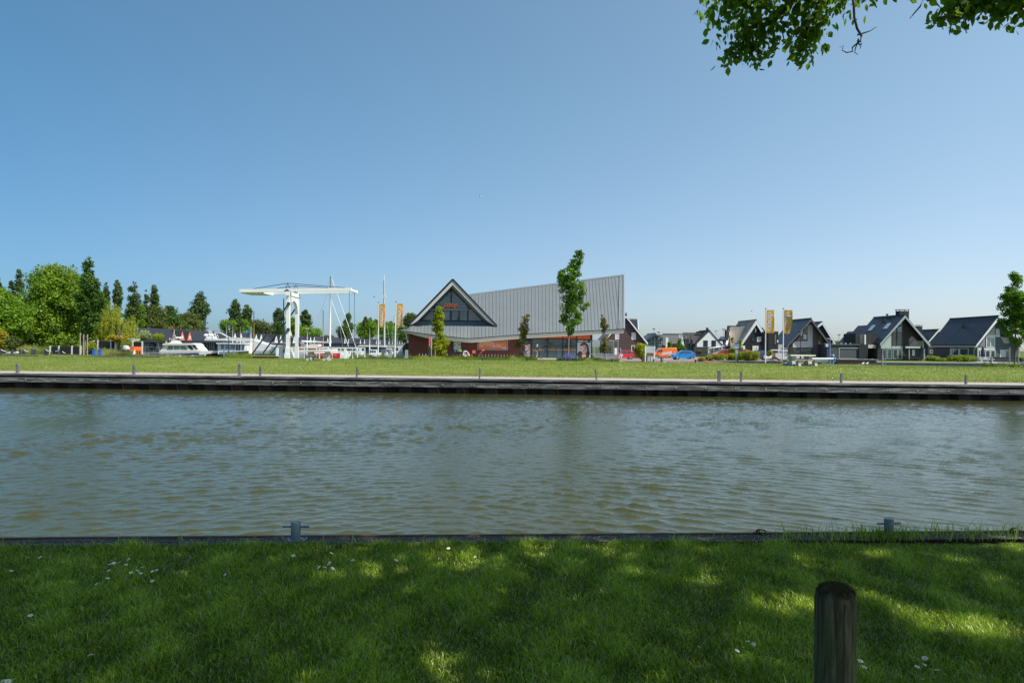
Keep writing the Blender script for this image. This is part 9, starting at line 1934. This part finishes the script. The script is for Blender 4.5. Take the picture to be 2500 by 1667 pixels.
top = k.ramp(k.math('ADD', k.math('DIVIDE', sp.outputs[2], .85), k.math('MULTIPLY', k.math('SUBTRACT', f2, .5), .2)), [(.80, 0.0), (.93, .75)]); col = k.mix(top, col, (.020, .016, .010))
col = k.mix(k.ramp(f3, [(.70, 0.0), (.76, .6)]), col, (.28, .27, .24))
crk = k.ramp(ang, [(.40, 0.0), (.43, 1.0)]); col = k.mix(1.0, col, k.mix(crk, (.5, .5, .5), (1, 1, 1)), 'MULTIPLY')
k.bsdf(col, .9, normal=k.bump(k.math('ADD', f, k.math('MULTIPLY', crk, .8)), .8, .006)); PM = k.m
d = 2.58; pp = W(2040, 1500, d); r = thing("wooden_post", (pp.x, d, 0), "thick mossy weathered round wooden post in the right foreground", "post")
ztop = W(2040, 1434, d).z; q = random.Random(3); k = MB(); n = 44; rows = []
zs = list(np.linspace(-.05, ztop-.045, 26))+[ztop-.035, ztop-.022, ztop-.010, ztop-.002, ztop+.006, ztop+.010]
for i, z in enumerate(zs):
    j = i-26; sc = 1.0 if j < 0 else [.985, .95, .87, .70, .42, .12][j]
    rows.append([(sc*(.0715+.0018*math.sin(5*2*math.pi*a/n+.4)+.0012*math.sin(11*2*math.pi*a/n+z*3)+(-.006 if a in (36, 37) else 0)-(.003 if a in (9, 20, 29) else 0))*math.cos(2*math.pi*a/n), sc*(.0715+.0018*math.sin(5*2*math.pi*a/n+.4)+(-.006 if a in (36, 37) else 0)-(.003 if a in (9, 20, 29) else 0))*math.sin(2*math.pi*a/n), z+(.004*math.sin(a*.9)+.003*math.sin(a*2.3) if 26 <= i < 31 else 0)) for a in range(n)])
vs = [p for r_ in rows for p in r_]; k.add(vs, [(i*n+a, i*n+(a+1) % n, (i+1)*n+(a+1) % n, (i+1)*n+a) for i in range(len(rows)-1) for a in range(n)]+[list(range((len(rows)-1)*n, len(rows)*n))]); k.build("post_wood", PM, r, smooth=True)
M_MOSS = bladem("moss_tufts", [(0.0, (.03, .022, .008)), (.6, (.075, .06, .015)), (1.0, (.14, .12, .05))]); g = np.random.default_rng(66); n = 1500; a = g.uniform(0, 6.28, n); rr = .070*np.sqrt(g.random(n)); rx, ry = rr*np.cos(a), rr*np.sin(a)
bz_ = ztop+.008-.035*(rr/.072)**4; S = g.uniform(.006, .014, n); ang = g.uniform(0, 6.28, n); V = np.stack([np.stack([rx-.0012*np.cos(ang), ry-.0012*np.sin(ang), bz_], -1), np.stack([rx+.0012*np.cos(ang), ry+.0012*np.sin(ang), bz_], -1), np.stack([rx+g.normal(0, .005, n), ry+g.normal(0, .005, n), bz_+S], -1)], 1).reshape(-1, 3)
i = np.arange(n)*3; np_mesh("moss_cap", V, np.stack([i, i+1, i+2], -1), M_MOSS, parent=r, rnd=g.random(n))
# small dry leaf on the lawn
v = W(222, 1602, 1.0); dd = (EYE-.035)/(EYE-v.z); o = thing("dry_leaf", W(222, 1602, dd), "curled pale brown dry leaf on the near lawn at the left", "leaf"); k = MB(); k.add([(-.022, 0, .004), (-.008, .013, .012), (.012, .012, .006), (.024, 0, .010), (.010, -.012, .013), (-.010, -.013, .007), (0, 0, .002)], [(0, 1, 6), (1, 2, 6), (2, 3, 6), (3, 4, 6), (4, 5, 6), (5, 0, 6)]); k.build("blade", paint("dry_leaf_tan", (.40, .30, .20), .8, .2, 60), o)
